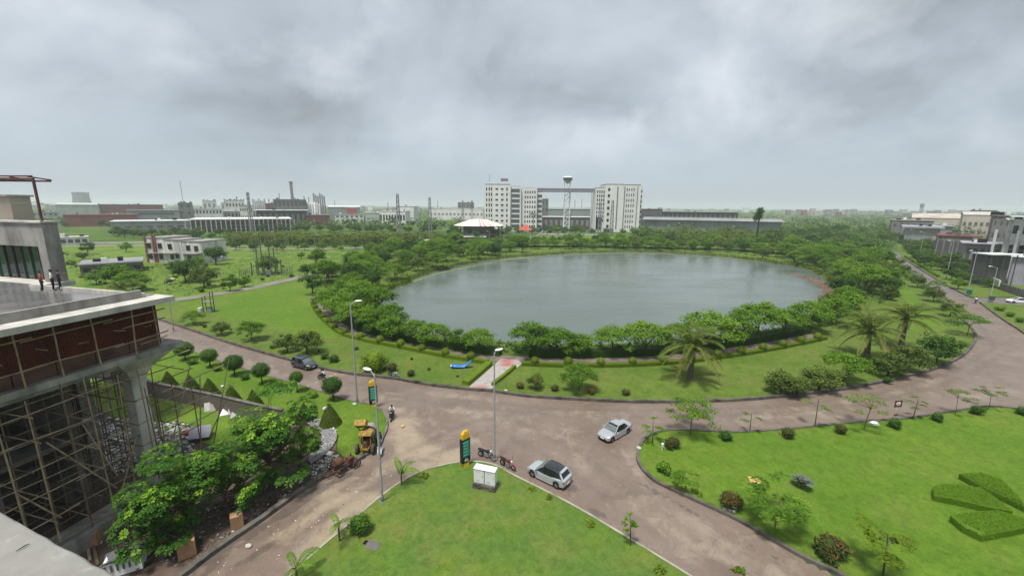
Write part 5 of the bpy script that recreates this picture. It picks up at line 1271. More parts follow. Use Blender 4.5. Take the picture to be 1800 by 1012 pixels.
for k, (bx, by, ty, an) in enumerate(((1739, 530, 470, 2.8), (1701, 514, 442, 2.9), (1663, 490, 424, 2.9), (1640, 462, 418, 2.9), (1616, 453, 408, 2.8), (1600, 440, 404, 2.8), (1588, 432, 403, 2.8))):
    lamp_px(('nearest street lamp of the row beside the curving road', 'second lamp of the row, by the green bin', 'third lamp of the row along the curving road', 'fourth lamp of the row along the curving road', 'fifth lamp of the row along the curving road', 'sixth lamp of the row, near the far bend', 'last lamp of the row, at the far bend')[k], bx, by, ty, arm=1.1, ang=an, r=.13, group='street lamps along the curving road')
for k, (px, Y, hh, lb) in enumerate(((388, 128, 7.5, 'lone white headed lamp in the wild grass by the lane'), (555, 205, 9, 'distant lamp before the palm plantation'), (683, 215, 9, 'distant lamp at the west edge of the tree belt'), (739, 232, 10, 'distant lamp near the parked buses'), (778, 250, 10, 'distant lamp beside the striped tent'), (886, 262, 11, 'distant lamp between tent and red pavilion'), (1054, 262, 12, 'tall lamp among the trees before the twin towers'), (1070, 270, 10, 'slim lamp just beside the tall one before the twin towers'), (1168, 262, 9, 'lamp among the trees past the tower base'), (860, 245, 9, 'lamp rising from the far shore trees near the tent'), (485, 225, 9, 'lamp beside the palm plantation lane'), (1420, 205, 8, 'pale lamp on the clearing near the far shore'))):
    street_lamp(lb, at(px, Y), hh, 1.0, .3 * k, r=.11)

# ------------------------------------------------------------------ totem signs, cabinets, small things on the lawns
def totem(label, bx, by, ty, ang):
    b = G(bx, by, .16); H = PT3(bx, ty, b.y).z - .16; t_ = thing('totem_sign', label, 'sign', b, ang); W = .95
    def tp(n_, fn, mat, par=None, sm=None): m_ = MB(); fn(m_); return m_.build(n_, mat, par or t_, sm)
    tp('foot', lambda m: m.loft([[(-.30, -.20, 0), (.30, -.20, 0), (.30, .20, 0), (-.30, .20, 0)], [(-.34, -.16, H * .10), (.34, -.16, H * .10), (.34, .16, H * .10), (-.34, .16, H * .10)]]), 'yellow_paint')
    tp('board', lambda m: m.box((0, 0, H * .46), (W, .34, H * .66)), 'black_paint')
    tp('cap', lambda m: m.loft([[(-.38, -.19, H * .795), (.38, -.19, H * .795), (.38, .19, H * .795), (-.38, .19, H * .795)], [(-.36, -.17, H * .93), (.36, -.17, H * .93), (.36, .17, H * .93), (-.36, .17, H * .93)], [(-.12, -.12, H), (.26, -.12, H), (.26, .12, H), (-.12, .12, H)]]), 'yellow_paint')
    for s_ in (-1, 1):
        g = tp('panel', lambda m, s_=s_: m.box((0.02, s_ * .176, H * .515), (W * .82, .012, H * .46)), 'green_board')
        for k in range(5):
            z = H * (.70 - k * .088)
            tp('lettering', lambda m, z=z, s_=s_, k=k: m.box((-.06 + .03 * (k % 2), s_ * .186, z), (W * (.60 - .06 * (k % 3)), .006, H * .030)), 'green_board_pale', g)
        lg = tp('emblem', lambda m, s_=s_: (m.sphere((.0, s_ * .176, H * .205), (.20, .012, H * .030), 12, 6), m.box((.05, s_ * .178, H * .165), (.44, .010, .05))), 'white_paint')
        fn = lambda m, s_=s_: m.sphere((.02, s_ * .186, H * .205), (.10, .008, H * .014), 10, 5)
        tp('emblem_core', fn, 'black_paint', lg)
    return t_
totem('black direction totem with green panels and yellow cap on the west lawn corner', 657, 714, 668, .55)
totem('black direction totem with green panels and yellow cap at the tip of the triangular lawn', 818, 818, 757, .75)
# stone plinth and two white cabinets
pa, pb = G(834, 858, .16), G(866, 865, .16); pd = pb - pa; prz = math.atan2(pd.y, pd.x)
pc = (pa + pb) / 2 + Vector((-pd.y, pd.x, 0)).normalized() * .45
pl = thing('stone_plinth', 'dark rubble stone plinth under the two white cabinets', 'plinth', pc, prz)
m_ = MB(); m_.box((0, 0, .24), (2.0, .84, .46)); m_.build('core', 'stone_dark', pl)
rgp = random.Random(3)
for r_ in range(3):
    for face in range(2):
        n = 8 if face == 0 else 4
        for i in range(n):
            L_ = (2.06 if face == 0 else .90) / n; m_ = MB(); j = lambda s=.02: rgp.uniform(-s, s)
            if face == 0: m_.box(((i + .5) * L_ - 1.03 + j(), -.43 + j(.012), .085 + r_ * .16), (L_ * .93 + j(), .07, .145 + j(.01)), top=.92)
            else: m_.box((1.01 + j(.012), (i + .5) * L_ - .45 + j(), .085 + r_ * .16), (.07, L_ * .93 + j(), .145 + j(.01)), top=.92)
            m_.build('stone', rgp.choice(['stone_dark', 'stone_dark', 'stone_light']), pl)
for k, (x, lb) in enumerate(((-.48, 'white electrical cabinet on the plinth, the one beside the black totem'), (.50, 'white electrical cabinet on the plinth, the one nearer the maroon motorcycle'))):
    cb = thing('electrical_cabinet', lb, 'cabinet', pc + Vector((math.cos(prz) * x, math.sin(prz) * x, .475)), prz, 'white cabinets on the stone plinth')
    m_ = MB(); m_.box((0, .02, .68), (.90, .62, 1.34)); m_.build('body', 'white_paint', cb)
    m_ = MB(); m_.box((0, .02, 1.375), (1.0, .74, .05), top=.94); m_.build('lid', 'white_paint', cb)
    m_ = MB(); m_.box((0, -.296, .68), (.82, .012, 1.22)); dr_ = m_.build('door', 'roof_white', cb); m_ = MB(); m_.box((.33, -.308, .72), (.03, .02, .16)); m_.build('handle', 'steel_grey', dr_)
    for z in (.2, .3, 1.1):
        m_ = MB(); m_.box((-.1, -.304, z), (.36, .006, .02)); m_.build('vent_slot', 'steel_grey', dr_)
# blue moulded lounger on the lawn
bl = thing('play_lounger', 'bright blue moulded lounger lying on the lake lawn', 'lounger', G(811, 646, .16), .12)
m_ = MB(); rg_ = []
for x, z, w_, h_ in ((-1.5, .28, .22, .22), (-1.3, .34, .42, .34), (-.8, .32, .48, .34), (-.2, .24, .46, .26), (.4, .26, .42, .28), (.9, .48, .40, .34), (1.25, .85, .36, .24), (1.5, 1.1, .26, .14)):
    rg_.append([(x, w_ * math.cos(a * .785), z + h_ * .8 * math.sin(a * .785)) for a in range(8)])
m_.loft(rg_); m_.build('shell', 'blue_plastic', bl, smooth=60)
m_ = MB(); m_.sphere((-1.48, 0, .34), (.16, .20, .18), 10, 7); m_.build('nose', 'shirt_white', bl, smooth=80)
for x in (-.9, .5):
    m_ = MB(); m_.box((x, 0, .06), (.14, .9, .12)); m_.build('runner', 'blue_plastic', bl)
# right lawn: cover plate, grey trough, white bollard light, white disc, parking board
def gp(px, py, z=.165): return G(px, py, z)
o = MB(); o.box((0, 0, .03), (1.0, .8, .06)); o = o.build('cover_plate', 'plate_orange'); o.location = gp(1327, 844); o.rotation_euler = (0, 0, -.3); tag(o, 'worn orange concrete cover plate set in the lawn', 'cover plate')
tr = thing('trough', 'grey empty plastic trough beside the red flowering shrub', 'trough', gp(1281, 895), -.35)
for nm, c, d in (('base', (0, 0, .03), (.85, .5, .05)), ('side', (0, -.26, .13), (.85, .03, .22)), ('side', (0, .26, .13), (.85, .03, .22)), ('end', (.42, 0, .13), (.03, .49, .22)), ('end', (-.42, 0, .13), (.03, .49, .22))):
    m_ = MB(); m_.box(c, d); m_.build(nm, 'pipe_grey', tr)
bo = thing('garden_light', 'small white garden light on the lawn by the kerb corner', 'garden light', gp(1164, 790), 0)
m_ = MB(); m_.tube([(0, 0, 0), (0, 0, .35), (0, 0, .36), (0, 0, .62)], [.05, .05, .11, .12], 10); m_.build('post', 'white_paint', bo, smooth=40)
m_ = MB(); m_.sphere((0, 0, .66), (.15, .15, .07), 10, 6); m_.build('cap', 'roof_white', bo, smooth=80)
ds = thing('lamp_disc', 'white fallen lamp cover lying by the kerb under a slender tree', 'lamp cover', gp(1536, 744), .2)
m_ = MB(); m_.sphere((0, 0, .12), (.48, .30, .14), 14, 7, z0=-.5); m_.build('shell', 'white_paint', ds, smooth=80); m_ = MB(); m_.tube([(0, 0, .02), (0, 0, .05)], [.5, .5], 14); m_.build('rim', 'pipe_grey', ds)
pbz = thing('notice_board', 'maroon notice board with white oval on two thin legs by the kerb', 'sign', gp(1572, 741), .1)
bh = PT3(1572, 704, pbz.location.y).z - .16
for s_ in (-1, 1):
    m_ = MB(); m_.cyl((s_ * .22, 0, 0), (s_ * .22, 0, bh - .1), .025, n=6); m_.build('leg', 'pipe_grey', pbz)
m_ = MB(); m_.box((0, -.04, bh - .35), (.95, .03, .80)); bd_ = m_.build('board', 'maroon_board', pbz)
m_ = MB(); m_.sphere((0, -.058, bh - .33), (.30, .012, .20), 14, 6); ov = m_.build('oval', 'white_paint', bd_); 
m_ = MB(); m_.box((0, -.0715, bh - .33), (.34, .006, .09)); m_.build('bar', 'maroon_board', bd_)
m_ = MB(); m_.box((0, -.03, bh * .33), (.50, .03, .22)); m_.build('lower_plate', 'maroon_board', pbz)
hm = MB(); hm.box((0, 0, .02), (1.05, .75, .05), top=.9); hm = hm.build('stone_slab', 'concrete_dark'); hm.location = gp(655, 958); hm.rotation_euler = (.04, .03, -.25); tag(hm, 'cracked grey slab beside a dark hole in the near lawn', 'slab')
hh = MB(); hh.box((0, 0, .01), (.5, .35, .02)); hh = hh.build('drain_mouth_shade', 'black_paint'); hh.location = gp(645, 953); hh.rotation_euler = (0, 0, -.2); tag(hh, 'black plate for the shaded open drain mouth in the near lawn', 'drain')  # flat plate, the shade inside the hole is put into its colour
def rock(px, py, label, mat='concrete_pale', s=.25, z=.16):
    m_ = MB(); m_.sphere((0, 0, s * .3), (s, s * .75, s * .5), 8, 5); o = m_.build('stone', mat); o.location = G(px, py, z); o.rotation_euler = (.1, .05, px * .1); return tag(o, label, 'stone')
rock(573, 719, 'flat pale stone on the lawn behind the big cone topiary', s=.45); rock(889, 688, 'white stone block lying in the road by the entrance path', s=.35, z=0); rock(708, 750, 'yellowish scrap lying in the muddy puddle', 'plate_orange', .30, 0)
rock(623, 711, 'white stone at the foot of the tall street lamp', s=.3); rock(1123, 788, 'pale stone at the tip of the kerb', s=.28); rock(437, 960, 'white stone on the dirt beside the side road kerb', s=.25, z=.05)
rock(391, 679, 'small white scrap on the lawn among the cone topiaries', 'white_paint', .22)
rock(586, 753, 'small white stone in the grass near the big cone topiary', 'white_paint', .16)
# bins and gate furniture by the entrance
for px, py, lb, mt in ((1703, 518, 'green waste bin at the verge under the second lamp', 'bin_green'), (1742, 530, 'dark green waste bin beside the entrance road', 'leaf_hedge_dark'), (1616, 462, 'green waste bin far up the verge', 'bin_green')):
    t_ = thing('waste_bin', lb, 'bin', G(px, py, .16), .4)
    m_ = MB(); m_.box((0, 0, .85), (1.1, .8, 1.1), top=1.08); m_.build('tub', 'bin_green' if mt == 'bin_green' else 'wall_dark', t_)
    m_ = MB(); m_.box((0, 0, 1.45), (1.25, .92, .08)); m_.build('lid', 'bin_green' if mt == 'bin_green' else 'wall_dark', t_)
    for s_ in (-1, 1):
        m_ = MB(); m_.bar((s_ * .5, 0, 0), (s_ * .5, 0, 1.2), .08); m_.build('leg', 'steel_grey', t_)
# steel frame enclosure in the wild grass
en = G(470, 483, .02); rgs = random.Random(8)
fr = thing('transformer_yard', 'fenced yard of tall bare steel posts in the wild grass', 'transformer yard', en, .15)
for i in range(10):
    m_ = MB(); x, y = (i % 5 - 2) * 2.0, (i // 5 - .5) * 3.5; h_ = rgs.uniform(6.5, 10.5) if i in (1, 2, 3, 6, 8) else rgs.uniform(4, 6.5); m_.bar((x, y, 0), (x, y, h_), .26); m_.build('post', 'wall_dark', fr)
for i in range(4):
    m_ = MB(); m_.bar((-4.2, (i % 2 - .5) * 3.5, 3.2 + i * 1.3), (4.2, (i % 2 - .5) * 3.5, 3.2 + i * 1.3), .12); m_.build('crossbar', 'wall_dark', fr)
for i in range(28):
    m_ = MB(); s_ = i / 28 * 4; k = int(s_); f_ = s_ - k; cs_ = [(-6.5, -5), (6.5, -5), (6.5, 5), (-6.5, 5), (-6.5, -5)]; x = cs_[k][0] * (1 - f_) + cs_[k + 1][0] * f_; y = cs_[k][1] * (1 - f_) + cs_[k + 1][1] * f_
    m_.bar((x, y, 0), (x, y, 2.3), .10); m_.build('fence_post', 'wall_dark', fr)
for z in (.8, 2.1):
    for k in range(4):
        m_ = MB(); m_.bar((*cs_[k], z), (*cs_[k + 1], z), .05); m_.build('fence_rail', 'steel_grey', fr)
m_ = MB(); m_.box((1.0, -1.0, .9), (1.6, 1.2, 1.7)); m_.build('transformer', 'steel_grey', fr)
# pump pavilion with people-sized clutter near the terrace tip
kz = thing('pump_stand', 'small metal pump stand with four posts beside the lane', 'pump stand', G(368, 548, .16), .2)
for x in (-.8, .8):
    for y in (-.6, .6):
        m_ = MB(); m_.bar((x, y, 0), (x, y, 4.6 if x > 0 else 3.6), .14); m_.build('post', 'trunk', kz)
m_ = MB(); m_.box((0, 0, 2.4), (2.0, 1.5, .10)); m_.build('platform', 'steel_grey', kz)
m_ = MB(); m_.box((.2, 0, .6), (1.0, .7, 1.1), top=.9); m_.build('housing', 'wall_grey', kz)
m_ = MB(); m_.cyl((-1.6, -.3, 0), (-1.6, -.3, 1.1), .45, n=10); o = m_.build('drum', 'white_wall_dirty', kz)
# ------------------------------------------------------------------ planting
RV = random.Random(21)
def rnd(a, b): return RV.uniform(a, b)
ORD = ['first', 'second', 'third', 'fourth', 'fifth', 'sixth', 'seventh', 'eighth', 'ninth', 'tenth', 'eleventh', 'twelfth', 'thirteenth', 'fourteenth', 'fifteenth', 'sixteenth', 'seventeenth', 'eighteenth', 'nineteenth', 'twentieth']
LMK = [(n_, at(px_, Y_)[:2]) for n_, px_, Y_ in (('the white derelict house', 318, 168), ('the transformer yard', 470, 150), ('the low grey shed', 200, 140), ('the lone lamp by the lane', 388, 128), ('the very tall dark palm', 1328, 262), ('the long grey roof', 1240, 420), ('the white end pavilion', 1350, 425), ('the far bend', 1570, 240), ('the striped tent', 842, 322), ('the red pavilion', 923, 300), ('the west tower', 900, 395), ('the east tower', 1085, 395), ('the open sided shed', 430, 365), ('the grey metal clad shed', 270, 352), ('the plantation lamps', 555, 215), ('the parked buses', 755, 250), ('the works office', 690, 520), ('the concrete frame building', 513, 545), ('the rust red yard', 1677, 190), ('the lilac roofed sheds', 1615, 285), ('the tall bare concrete block', 1742, 178), ('the clearing hedge', 1475, 205), ('the palm grove', 1215, 310), ('the power mast', 702, 300), ('the brick factory', 180, 430), ('the skyline edge of the wood', 1480, 400))]
def near(base, x, y): return base + ', one of those nearest ' + min(LMK, key=lambda q_: (q_[1][0] - x) ** 2 + (q_[1][1] - y) ** 2)[0]
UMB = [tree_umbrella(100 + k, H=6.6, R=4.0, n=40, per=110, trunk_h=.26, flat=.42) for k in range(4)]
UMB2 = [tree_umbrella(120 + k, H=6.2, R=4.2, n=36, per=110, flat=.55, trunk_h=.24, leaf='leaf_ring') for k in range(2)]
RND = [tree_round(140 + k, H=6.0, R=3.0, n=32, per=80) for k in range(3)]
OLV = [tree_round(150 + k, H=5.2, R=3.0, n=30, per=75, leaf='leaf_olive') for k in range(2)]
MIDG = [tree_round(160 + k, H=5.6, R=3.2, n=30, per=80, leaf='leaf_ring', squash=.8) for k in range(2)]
# near shore row, counted from the entrance path
row_px = [(588, 552), (604, 566), (628, 580), (655, 588), (690, 598), (728, 604), (768, 612), (806, 617), (842, 620)]
row_px2 = [(938, 624), (975, 625), (1020, 626), (1075, 625), (1132, 623), (1190, 618), (1245, 612), (1290, 606), (1335, 599), (1378, 591), (1420, 582), (1458, 570), (1490, 556)]
for side, rows in (('west', list(reversed(row_px))), ('east', row_px2)):
    for k, (px, py) in enumerate(rows):
        q = G(px, py, .15); small = side == 'west' and k < 4
        plant('shore_tree', f'{ORD[k]} spreading tree {side} of the entrance path along the near shore', 'tree', (UMB + UMB2 + MIDG)[RV.randrange(8)], q + Vector((rnd(-.5, .5), rnd(-.3, .6), 0)), (.70 if small else .92 if side == 'west' else .80 if k < 6 else 1.0) * rnd(.82, 1.14), rnd(0, 6.28), 'spreading trees along the near shore')
# belts west and east of the water
def belt_label(base, x, y, names):
    d_ = min((x - q_[0]) ** 2 + (y - q_[1]) ** 2 for q_ in LAKE) ** .5
    i_ = min(int((y - names[0]) / names[1]), len(names[2]) - 1); return base + (' at the water edge ' if d_ < 5 else ' set back from the water ' if d_ > 13 else ' in mid belt ') + names[2][max(i_, 0)]
def belt(name, label, group, poly, dmin, n, pools, smin, smax, avoid=(), z=.15, cat='tree', start=(), parts=True):
    pts = scatter(poly, dmin, n, RV, avoid, start=start)
    for (x, y) in pts:
        pool = RV.choice(pools)
        lab = label if isinstance(label, str) else belt_label(label[0], x, y, label[1])
        if parts: plant(name, lab, cat, RV.choice(pool), (x, y, z), rnd(smin, smax), rnd(0, 6.28), group, sz=rnd(.8, 1.25))
        else: lone(name, label, cat, RV.choice(pool), (x, y, z), rnd(smin, smax), rnd(0, 6.28), group, sz=rnd(.85, 1.15))
    return pts
KEEP = offset_line(LAKE, _s * 1.5, True)
WEST = gl((585, 545), (555, 520), (560, 500), (580, 480), (605, 465), (640, 452), (690, 440), (735, 432), (800, 428), (870, 432), (905, 440), (880, 452), (830, 462), (770, 476), (705, 503), (662, 514), (648, 535), (690, 560), (735, 585), (700, 590), (640, 575))
belt('belt_tree', ('west belt tree', (85, 20, ('by the ring path corner', 'along the western bay', 'above the lily pads', 'below the wild grass', 'toward the parked buses', 'below the parked buses', 'toward the tent pavilion', 'right below the tent'))), 'trees of the west shore belt', WEST, 4.2, 95, [UMB, UMB, UMB2, MIDG, OLV, RND], .55, 1.15, avoid=(KEEP,))
EAST = gl((1475, 575), (1520, 545), (1565, 510), (1560, 480), (1545, 460), (1520, 440), (1450, 436), (1400, 440), (1360, 452), (1440, 480), (1466, 500), (1470, 525), (1450, 548), (1430, 565))
EAST[2] = tuple(G(1590, 520)[:2]); EAST[3] = tuple(G(1578, 480)[:2])
belt('belt_tree', ('east belt tree', (85, 19, ('behind the coconut palms', 'beside the rusty algae', 'along the bright lawn strip', 'below the far clearing', 'near the small white car', 'by the clearing hedge', 'near the far bend', 'past the far bend'))), 'trees of the east shore belt', EAST, 4.2, 100, [UMB, UMB, UMB2, MIDG, RND, OLV], .6, 1.2, avoid=(KEEP,))
NORTH = [tuple(at(px, Y)[:2]) for px, Y in ((820, 210), (900, 226), (1000, 232), (1100, 232), (1200, 228), (1300, 215), (1400, 190), (1440, 215), (1380, 260), (1250, 280), (1100, 285), (950, 280), (850, 262), (780, 235))]
FIELD_N = [tuple(at(px, Y)[:2]) for px, Y in ((1360, 195), (1480, 180), (1470, 220), (1350, 240))]
LAWN_N = [tuple(at(px, Y)[:2]) for px, Y in ((935, 290), (1105, 290), (1090, 350), (945, 350))]
belt('park_tree', ('far shore tree', (170, 22, ('on the east turn', 'by the hedge', 'below the tower lawn', 'before the grove', 'at the garden edge'))), 'trees of the far shore park', NORTH, 6.2, 115, [UMB2, MIDG, OLV, RND, UMB], .7, 1.0, avoid=(KEEP, FIELD_N), z=.15)
# singled-out bigger trees on the far shore
for px, Y, s, pool, lb in ((918, 214, 1.25, RND, 'dark bushy tree standing at the far water edge below the pavilion'), (1095, 236, 1.35, MIDG, 'bushy round tree at the far water edge below the east tower'), (735, 150, 1.05, OLV, 'brownish tree at the west shore above the lily pads'), (870, 200, .9, OLV, 'olive tree leaning over the far west water edge'), (1340, 196, 1.0, OLV, 'olive tree at the far east bank'), (655, 117, 1.0, RND, 'rounded dark tree at the western bay'), (550, 108, 1.0, RND, 'lone dark tree standing at the bend of the lane'), (1060, 285, 1.3, MIDG, 'large round tree in front of the east tower base')):
    plant('tree', lb, 'tree', pool[0], at(px, Y, .15), s, rnd(0, 6), None)
JT = {k: [joined(m) for m in pool] for k, pool in dict(umb=UMB[:2], rnd=RND, olv=OLV, mid=MIDG).items()}
FARP = [tree_round(170 + k, H=7.5, R=3.8, n=26, per=48, leaf='leaf_far', L=.75, W=.45, low=.12) for k in range(4)]
JT['far'] = [joined(m) for m in FARP]
# ------- palms
FR = [frond_mesh(1, 3.2, 44, .52, .032, rise=.95, droop=.30), frond_mesh(2, 3.5, 46, .52, .032, rise=.62, droop=.45), frond_mesh(3, 3.4, 46, .5, .032, rise=.30, droop=.62, base=.65), frond_mesh(4, 2.9, 40, .45, .03, rise=.08, droop=.85, mat='leaf_palm_old')]
def palm(label, q, Ht, s=1.0, n=26, lean=(0, 0), group=None):
    t_ = thing('palm_tree', label, 'palm tree', q, rnd(0, 6.28), group); m_ = MB(); K = 14; pts = []; rs = []
    for i in range(K + 1):
        f = i / K; pts.append((lean[0] * f * f, lean[1] * f * f, -.1 + (Ht + .1) * f)); rs.append((.26 - .09 * f + (.12 if i == 0 else 0)) * s * (1.0 if i % 2 else 1.07))
    m_.tube(pts, rs, 10); m_.build('trunk', 'palm_trunk', t_, smooth=70)
    top = pts[-1]
    m_ = MB(); m_.sphere((top[0], top[1], top[2] + .05), (.24 * s, .24 * s, .35 * s), 10, 7); m_.build('crownshaft', 'leaf_palm', t_, smooth=80)
    for k in range(n):
        f = k / n; me_ = FR[0] if f < .42 else FR[1] if f < .68 else FR[2] if f < .86 else FR[3]
        o = new_obj('frond', me_, t_); o.location = (top[0], top[1], top[2] + .15 * s * (1 - f)); up_ = (-.75 + f if f < .42 else -.2 if f < .68 else .05) + rnd(-.12, .12)
        o.rotation_euler = (rnd(-.2, .2), up_, k * 2.399 + rnd(-.2, .2)); k_ = s * rnd(.88, 1.1); o.scale = (k_, k_, k_)
    return t_
def ht(px, by, ty, z=.16): b = G(px, by, z); return b, PT3(px, ty, b.y).z - z
b, h = ht(1213, 667, 612); palm('young coconut palm in the middle of the lake lawn', b, h, 1.55)
b, h = ht(1522, 632, 586); palm('large coconut palm with drooping pale fronds on the lake lawn by the bend', b, h, 1.7, lean=(.2, .1))
b, h = ht(1592, 618, 566); palm('second coconut palm behind the large one near the bend', b + Vector((.5, 1.5, 0)), h, 1.6, lean=(-.1, .3))
b, h = ht(215, 522, 500, 0); palm('small coconut palm behind the terrace parapet corner', b, 2.2, 1.0, 18)
def mini_palm_mesh(seed, Ht, s, n=16, mat='leaf_palm'):
    rg = random.Random(seed); m_ = MB(); m_.cyl((0, 0, 0), (0, 0, Ht), .22 * s, .16 * s, 6); lv = []; rngn = np.random.default_rng(seed)
    P_, N_, TW, LL = [], [], [], []
    for k in range(n):
        a = k * 2.399; el = rg.uniform(-.3, 1.1); Lf = s * rg.uniform(2.2, 3.0); dx, dy = math.cos(a), math.sin(a)
        prev = np.array([0, 0, Ht])
        for i in range(5):
            f = (i + 1) / 5; p = np.array([dx * Lf * f * math.cos(el * .7), dy * Lf * f * math.cos(el * .7), Ht + Lf * (math.sin(el) * f - .75 * f * f)])
            for sd in (-1, 1): P_.append(prev); TW.append((p - prev) * 1.1 + np.array([-dy, dx, -.25]) * sd * .35 * s); N_.append(np.array([dy * sd * .4, -dx * sd * .4, .9])); LL.append(np.linalg.norm(p - prev) * 1.6)
            prev = p
    v = leaf_arrays(P_, N_, np.array(LL), .42 * s, rngn, .5 + rngn.normal(size=len(P_)) * .15, twist=np.array(TW))
    return leaf_mesh('palm', [v], mat, m_, 'palm_trunk')
MP = [mini_palm_mesh(30 + k, rnd(2.2, 4.0), 1.0) for k in range(4)]
TALLP = mini_palm_mesh(44, 11.0, 1.25, 20, 'leaf_dark'); TALLP2 = mini_palm_mesh(45, 20.0, 1.15, 60, 'leaf_dark')
lone('palm_tree', 'tall slim palm standing before the west tower', 'palm tree', TALLP, at(937, 385), 1.25, .3, sz=1.2)
q = at(1328, 262); hp = PT3(1328, 364, 262).z; rngn = np.random.default_rng(5); cs = [(rngn.normal() * 1.1, rngn.normal() * 1.1, hp - 1.2 - 6.5 * rngn.random()) for _ in range(26)]
m_ = MB(); m_.tube([(0, 0, 0), (.2, 0, hp * .5), (0, 0, hp - 2)], [.55, .45, .35], 7); plant('palm_tree', 'very tall dark palm rising above the tree belt by the long grey roof', 'palm tree', (leaf_mesh('crown', clump_leaves(cs, [(1.5, 1.5, 1.0)] * 26, 40, 1.6, .35, rngn, up=.2), 'leaf_dark'), m_.mesh('trunk', 'trunk_dark')), q)
# palm plantation behind the wild grass, and palms beyond the far shore
PLANT = [tuple(at(px, Y)[:2]) for px, Y in ((390, 250), (560, 240), (720, 252), (790, 270), (760, 288), (640, 285), (480, 285), (400, 275))]
for k, (x, y) in enumerate(scatter(PLANT, 3.6, 200, RV)): lone('palm_tree', near('young palm in the plantation rows', x, y), 'palm tree', MP[k % 4], (x, y, 0), rnd(1.0, 1.5), rnd(0, 6), 'palms of the plantation')
PLANT2 = [tuple(at(px, Y)[:2]) for px, Y in ((1130, 290), (1290, 285), (1340, 300), (1300, 335), (1130, 335))]
for k, (x, y) in enumerate(scatter(PLANT2, 5.0, 60, RV)): lone('palm_tree', 'palm in the grove beyond the far shore below the long grey roof', 'palm tree', MP[k % 4], (x, y, .1), rnd(1.2, 1.6), rnd(0, 6), 'palms of the far grove')
# ------- background trees
def bg(label, group, poly, dmin, n, kinds, s0, s1, z=0.0, avoid=(), name='background_tree'):
    for (x, y) in scatter(poly, dmin, n, RV, avoid, tries=25): lone(name, near(label, x, y), 'tree', RV.choice(JT[RV.choice(kinds)]), (x, y, z), rnd(s0, s1), rnd(0, 6.28), group, sz=rnd(.85, 1.1))
def zone(*pp): return [tuple(at(px, Y)[:2]) for px, Y in pp]
bg('thicket tree beyond the wild grass', 'trees of the north west thicket', zone((200, 320), (420, 300), (400, 285), (330, 262), (200, 290)), 8, 26, ['rnd', 'mid', 'far'], .8, 1.1)
bg('roadside tree before the plantation', 'trees along the plantation lane', zone((380, 205), (560, 212), (720, 228), (790, 250), (780, 262), (700, 244), (560, 232), (390, 228)), 7.0, 38, ['rnd', 'mid', 'far'], .5, .85)
bg('tree behind the playing field', 'trees behind the playing field', zone((440, 355), (760, 350), (800, 380), (430, 400)), 9, 34, ['far', 'rnd'], .8, 1.2)
bg('tree in the tower gardens', 'trees at the tower gardens', zone((780, 290), (860, 300), (930, 355), (1110, 355), (1130, 300), (1140, 370), (900, 385), (790, 350)), 8, 45, ['far', 'rnd', 'mid'], .8, 1.15, avoid=(LAWN_N,))
bg('tree in the broad wood', 'trees of the broad wood', zone((1110, 262), (1250, 270), (1380, 255), (1480, 235), (1545, 215), (1570, 300), (1560, 420), (1400, 400), (1300, 390), (1120, 330)), 9.5, 92, ['far', 'rnd', 'mid', 'olv'], .85, 1.3, avoid=(PLANT2,))
bg('tree screening the eastern yards', 'trees beyond the curving road', zone((1600, 175), (1690, 150), (1720, 165), (1720, 230), (1640, 300), (1585, 330)), 6.5, 55, ['far', 'rnd'], .6, .95)
bg('tree between the west factory sheds', 'trees between the west sheds', zone((110, 330), (210, 335), (345, 420), (480, 420), (640, 430), (760, 450), (760, 560), (400, 540), (110, 420)), 14, 38, ['far', 'rnd'], .8, 1.3)
rngn = np.random.default_rng(12); cs = []; rs = []
for (x, y) in scatter(zone((1110, 255), (1250, 265), (1380, 250), (1480, 232), (1545, 212), (1575, 300), (1565, 430), (1400, 415), (1300, 420), (1110, 400)), 3.8, 620, RV, tries=10): k = rnd(1.8, 3.6); cs.append((x, y, k * rnd(.6, 1.3))); rs.append((k, k, k * .75))
tag(new_obj('woods', leaf_mesh('woods', clump_leaves(cs, rs, 70, .95, .55, rngn, up=.5, top_light=.1), 'leaf_far')), 'tangled lower growth filling the broad wood beyond the lake', 'woods', kind='stuff')
# scattered single trees and bushes in the wild grass
for px, py, s, pool, lb in ((155, 447, 1.0, 'rnd', 'round tree standing alone in the far grass near the terrace building'), (222, 443, .9, 'mid', 'spreading tree in the grass to the side of the white ruined house'), (380, 465, 1.25, 'rnd', 'large dark tree hiding the end of the white ruined house'), (350, 470, .8, 'mid', 'smaller bush like tree at the foot of the large dark tree'), (205, 505, 1.25, 'mid', 'wide leafy tree behind the terrace parapet'), (235, 512, .9, 'umb', 'leafy tree rising beside the terrace parapet corner'), (170, 500, .8, 'mid', 'bushy tree hidden behind the terrace by the low shed'), (405, 512, .75, 'rnd', 'dark tree growing by the lane under the lone lamp'), (430, 505, .6, 'mid', 'small tree next to the lane past the lone lamp'), (540, 487, .75, 'rnd', 'dark tree with parked motorbikes under it at the lane'), (555, 488, .5, 'rnd', 'small dark tree beside the one with parked motorbikes'), (530, 455, .55, 'mid', 'small tree in the wild grass beyond the transformer yard'), (300, 500, .4, 'olv', 'sapling by the lane near the terrace tip'), (560, 450, .6, 'rnd', 'tree at the wild grass edge before the lane'), (645, 441, .7, 'rnd', 'dark tree where the lane meets the shore belt'), (340, 480, .5, 'mid', 'shrubby tree on open grass before the ruined house'), (125, 470, .5, 'olv', 'low bush in the grass next to the low shed')):
    lone('tree', lb, 'tree', JT[pool][0 if px % 2 else -1], G(px, py, .02), s, rnd(0, 6))
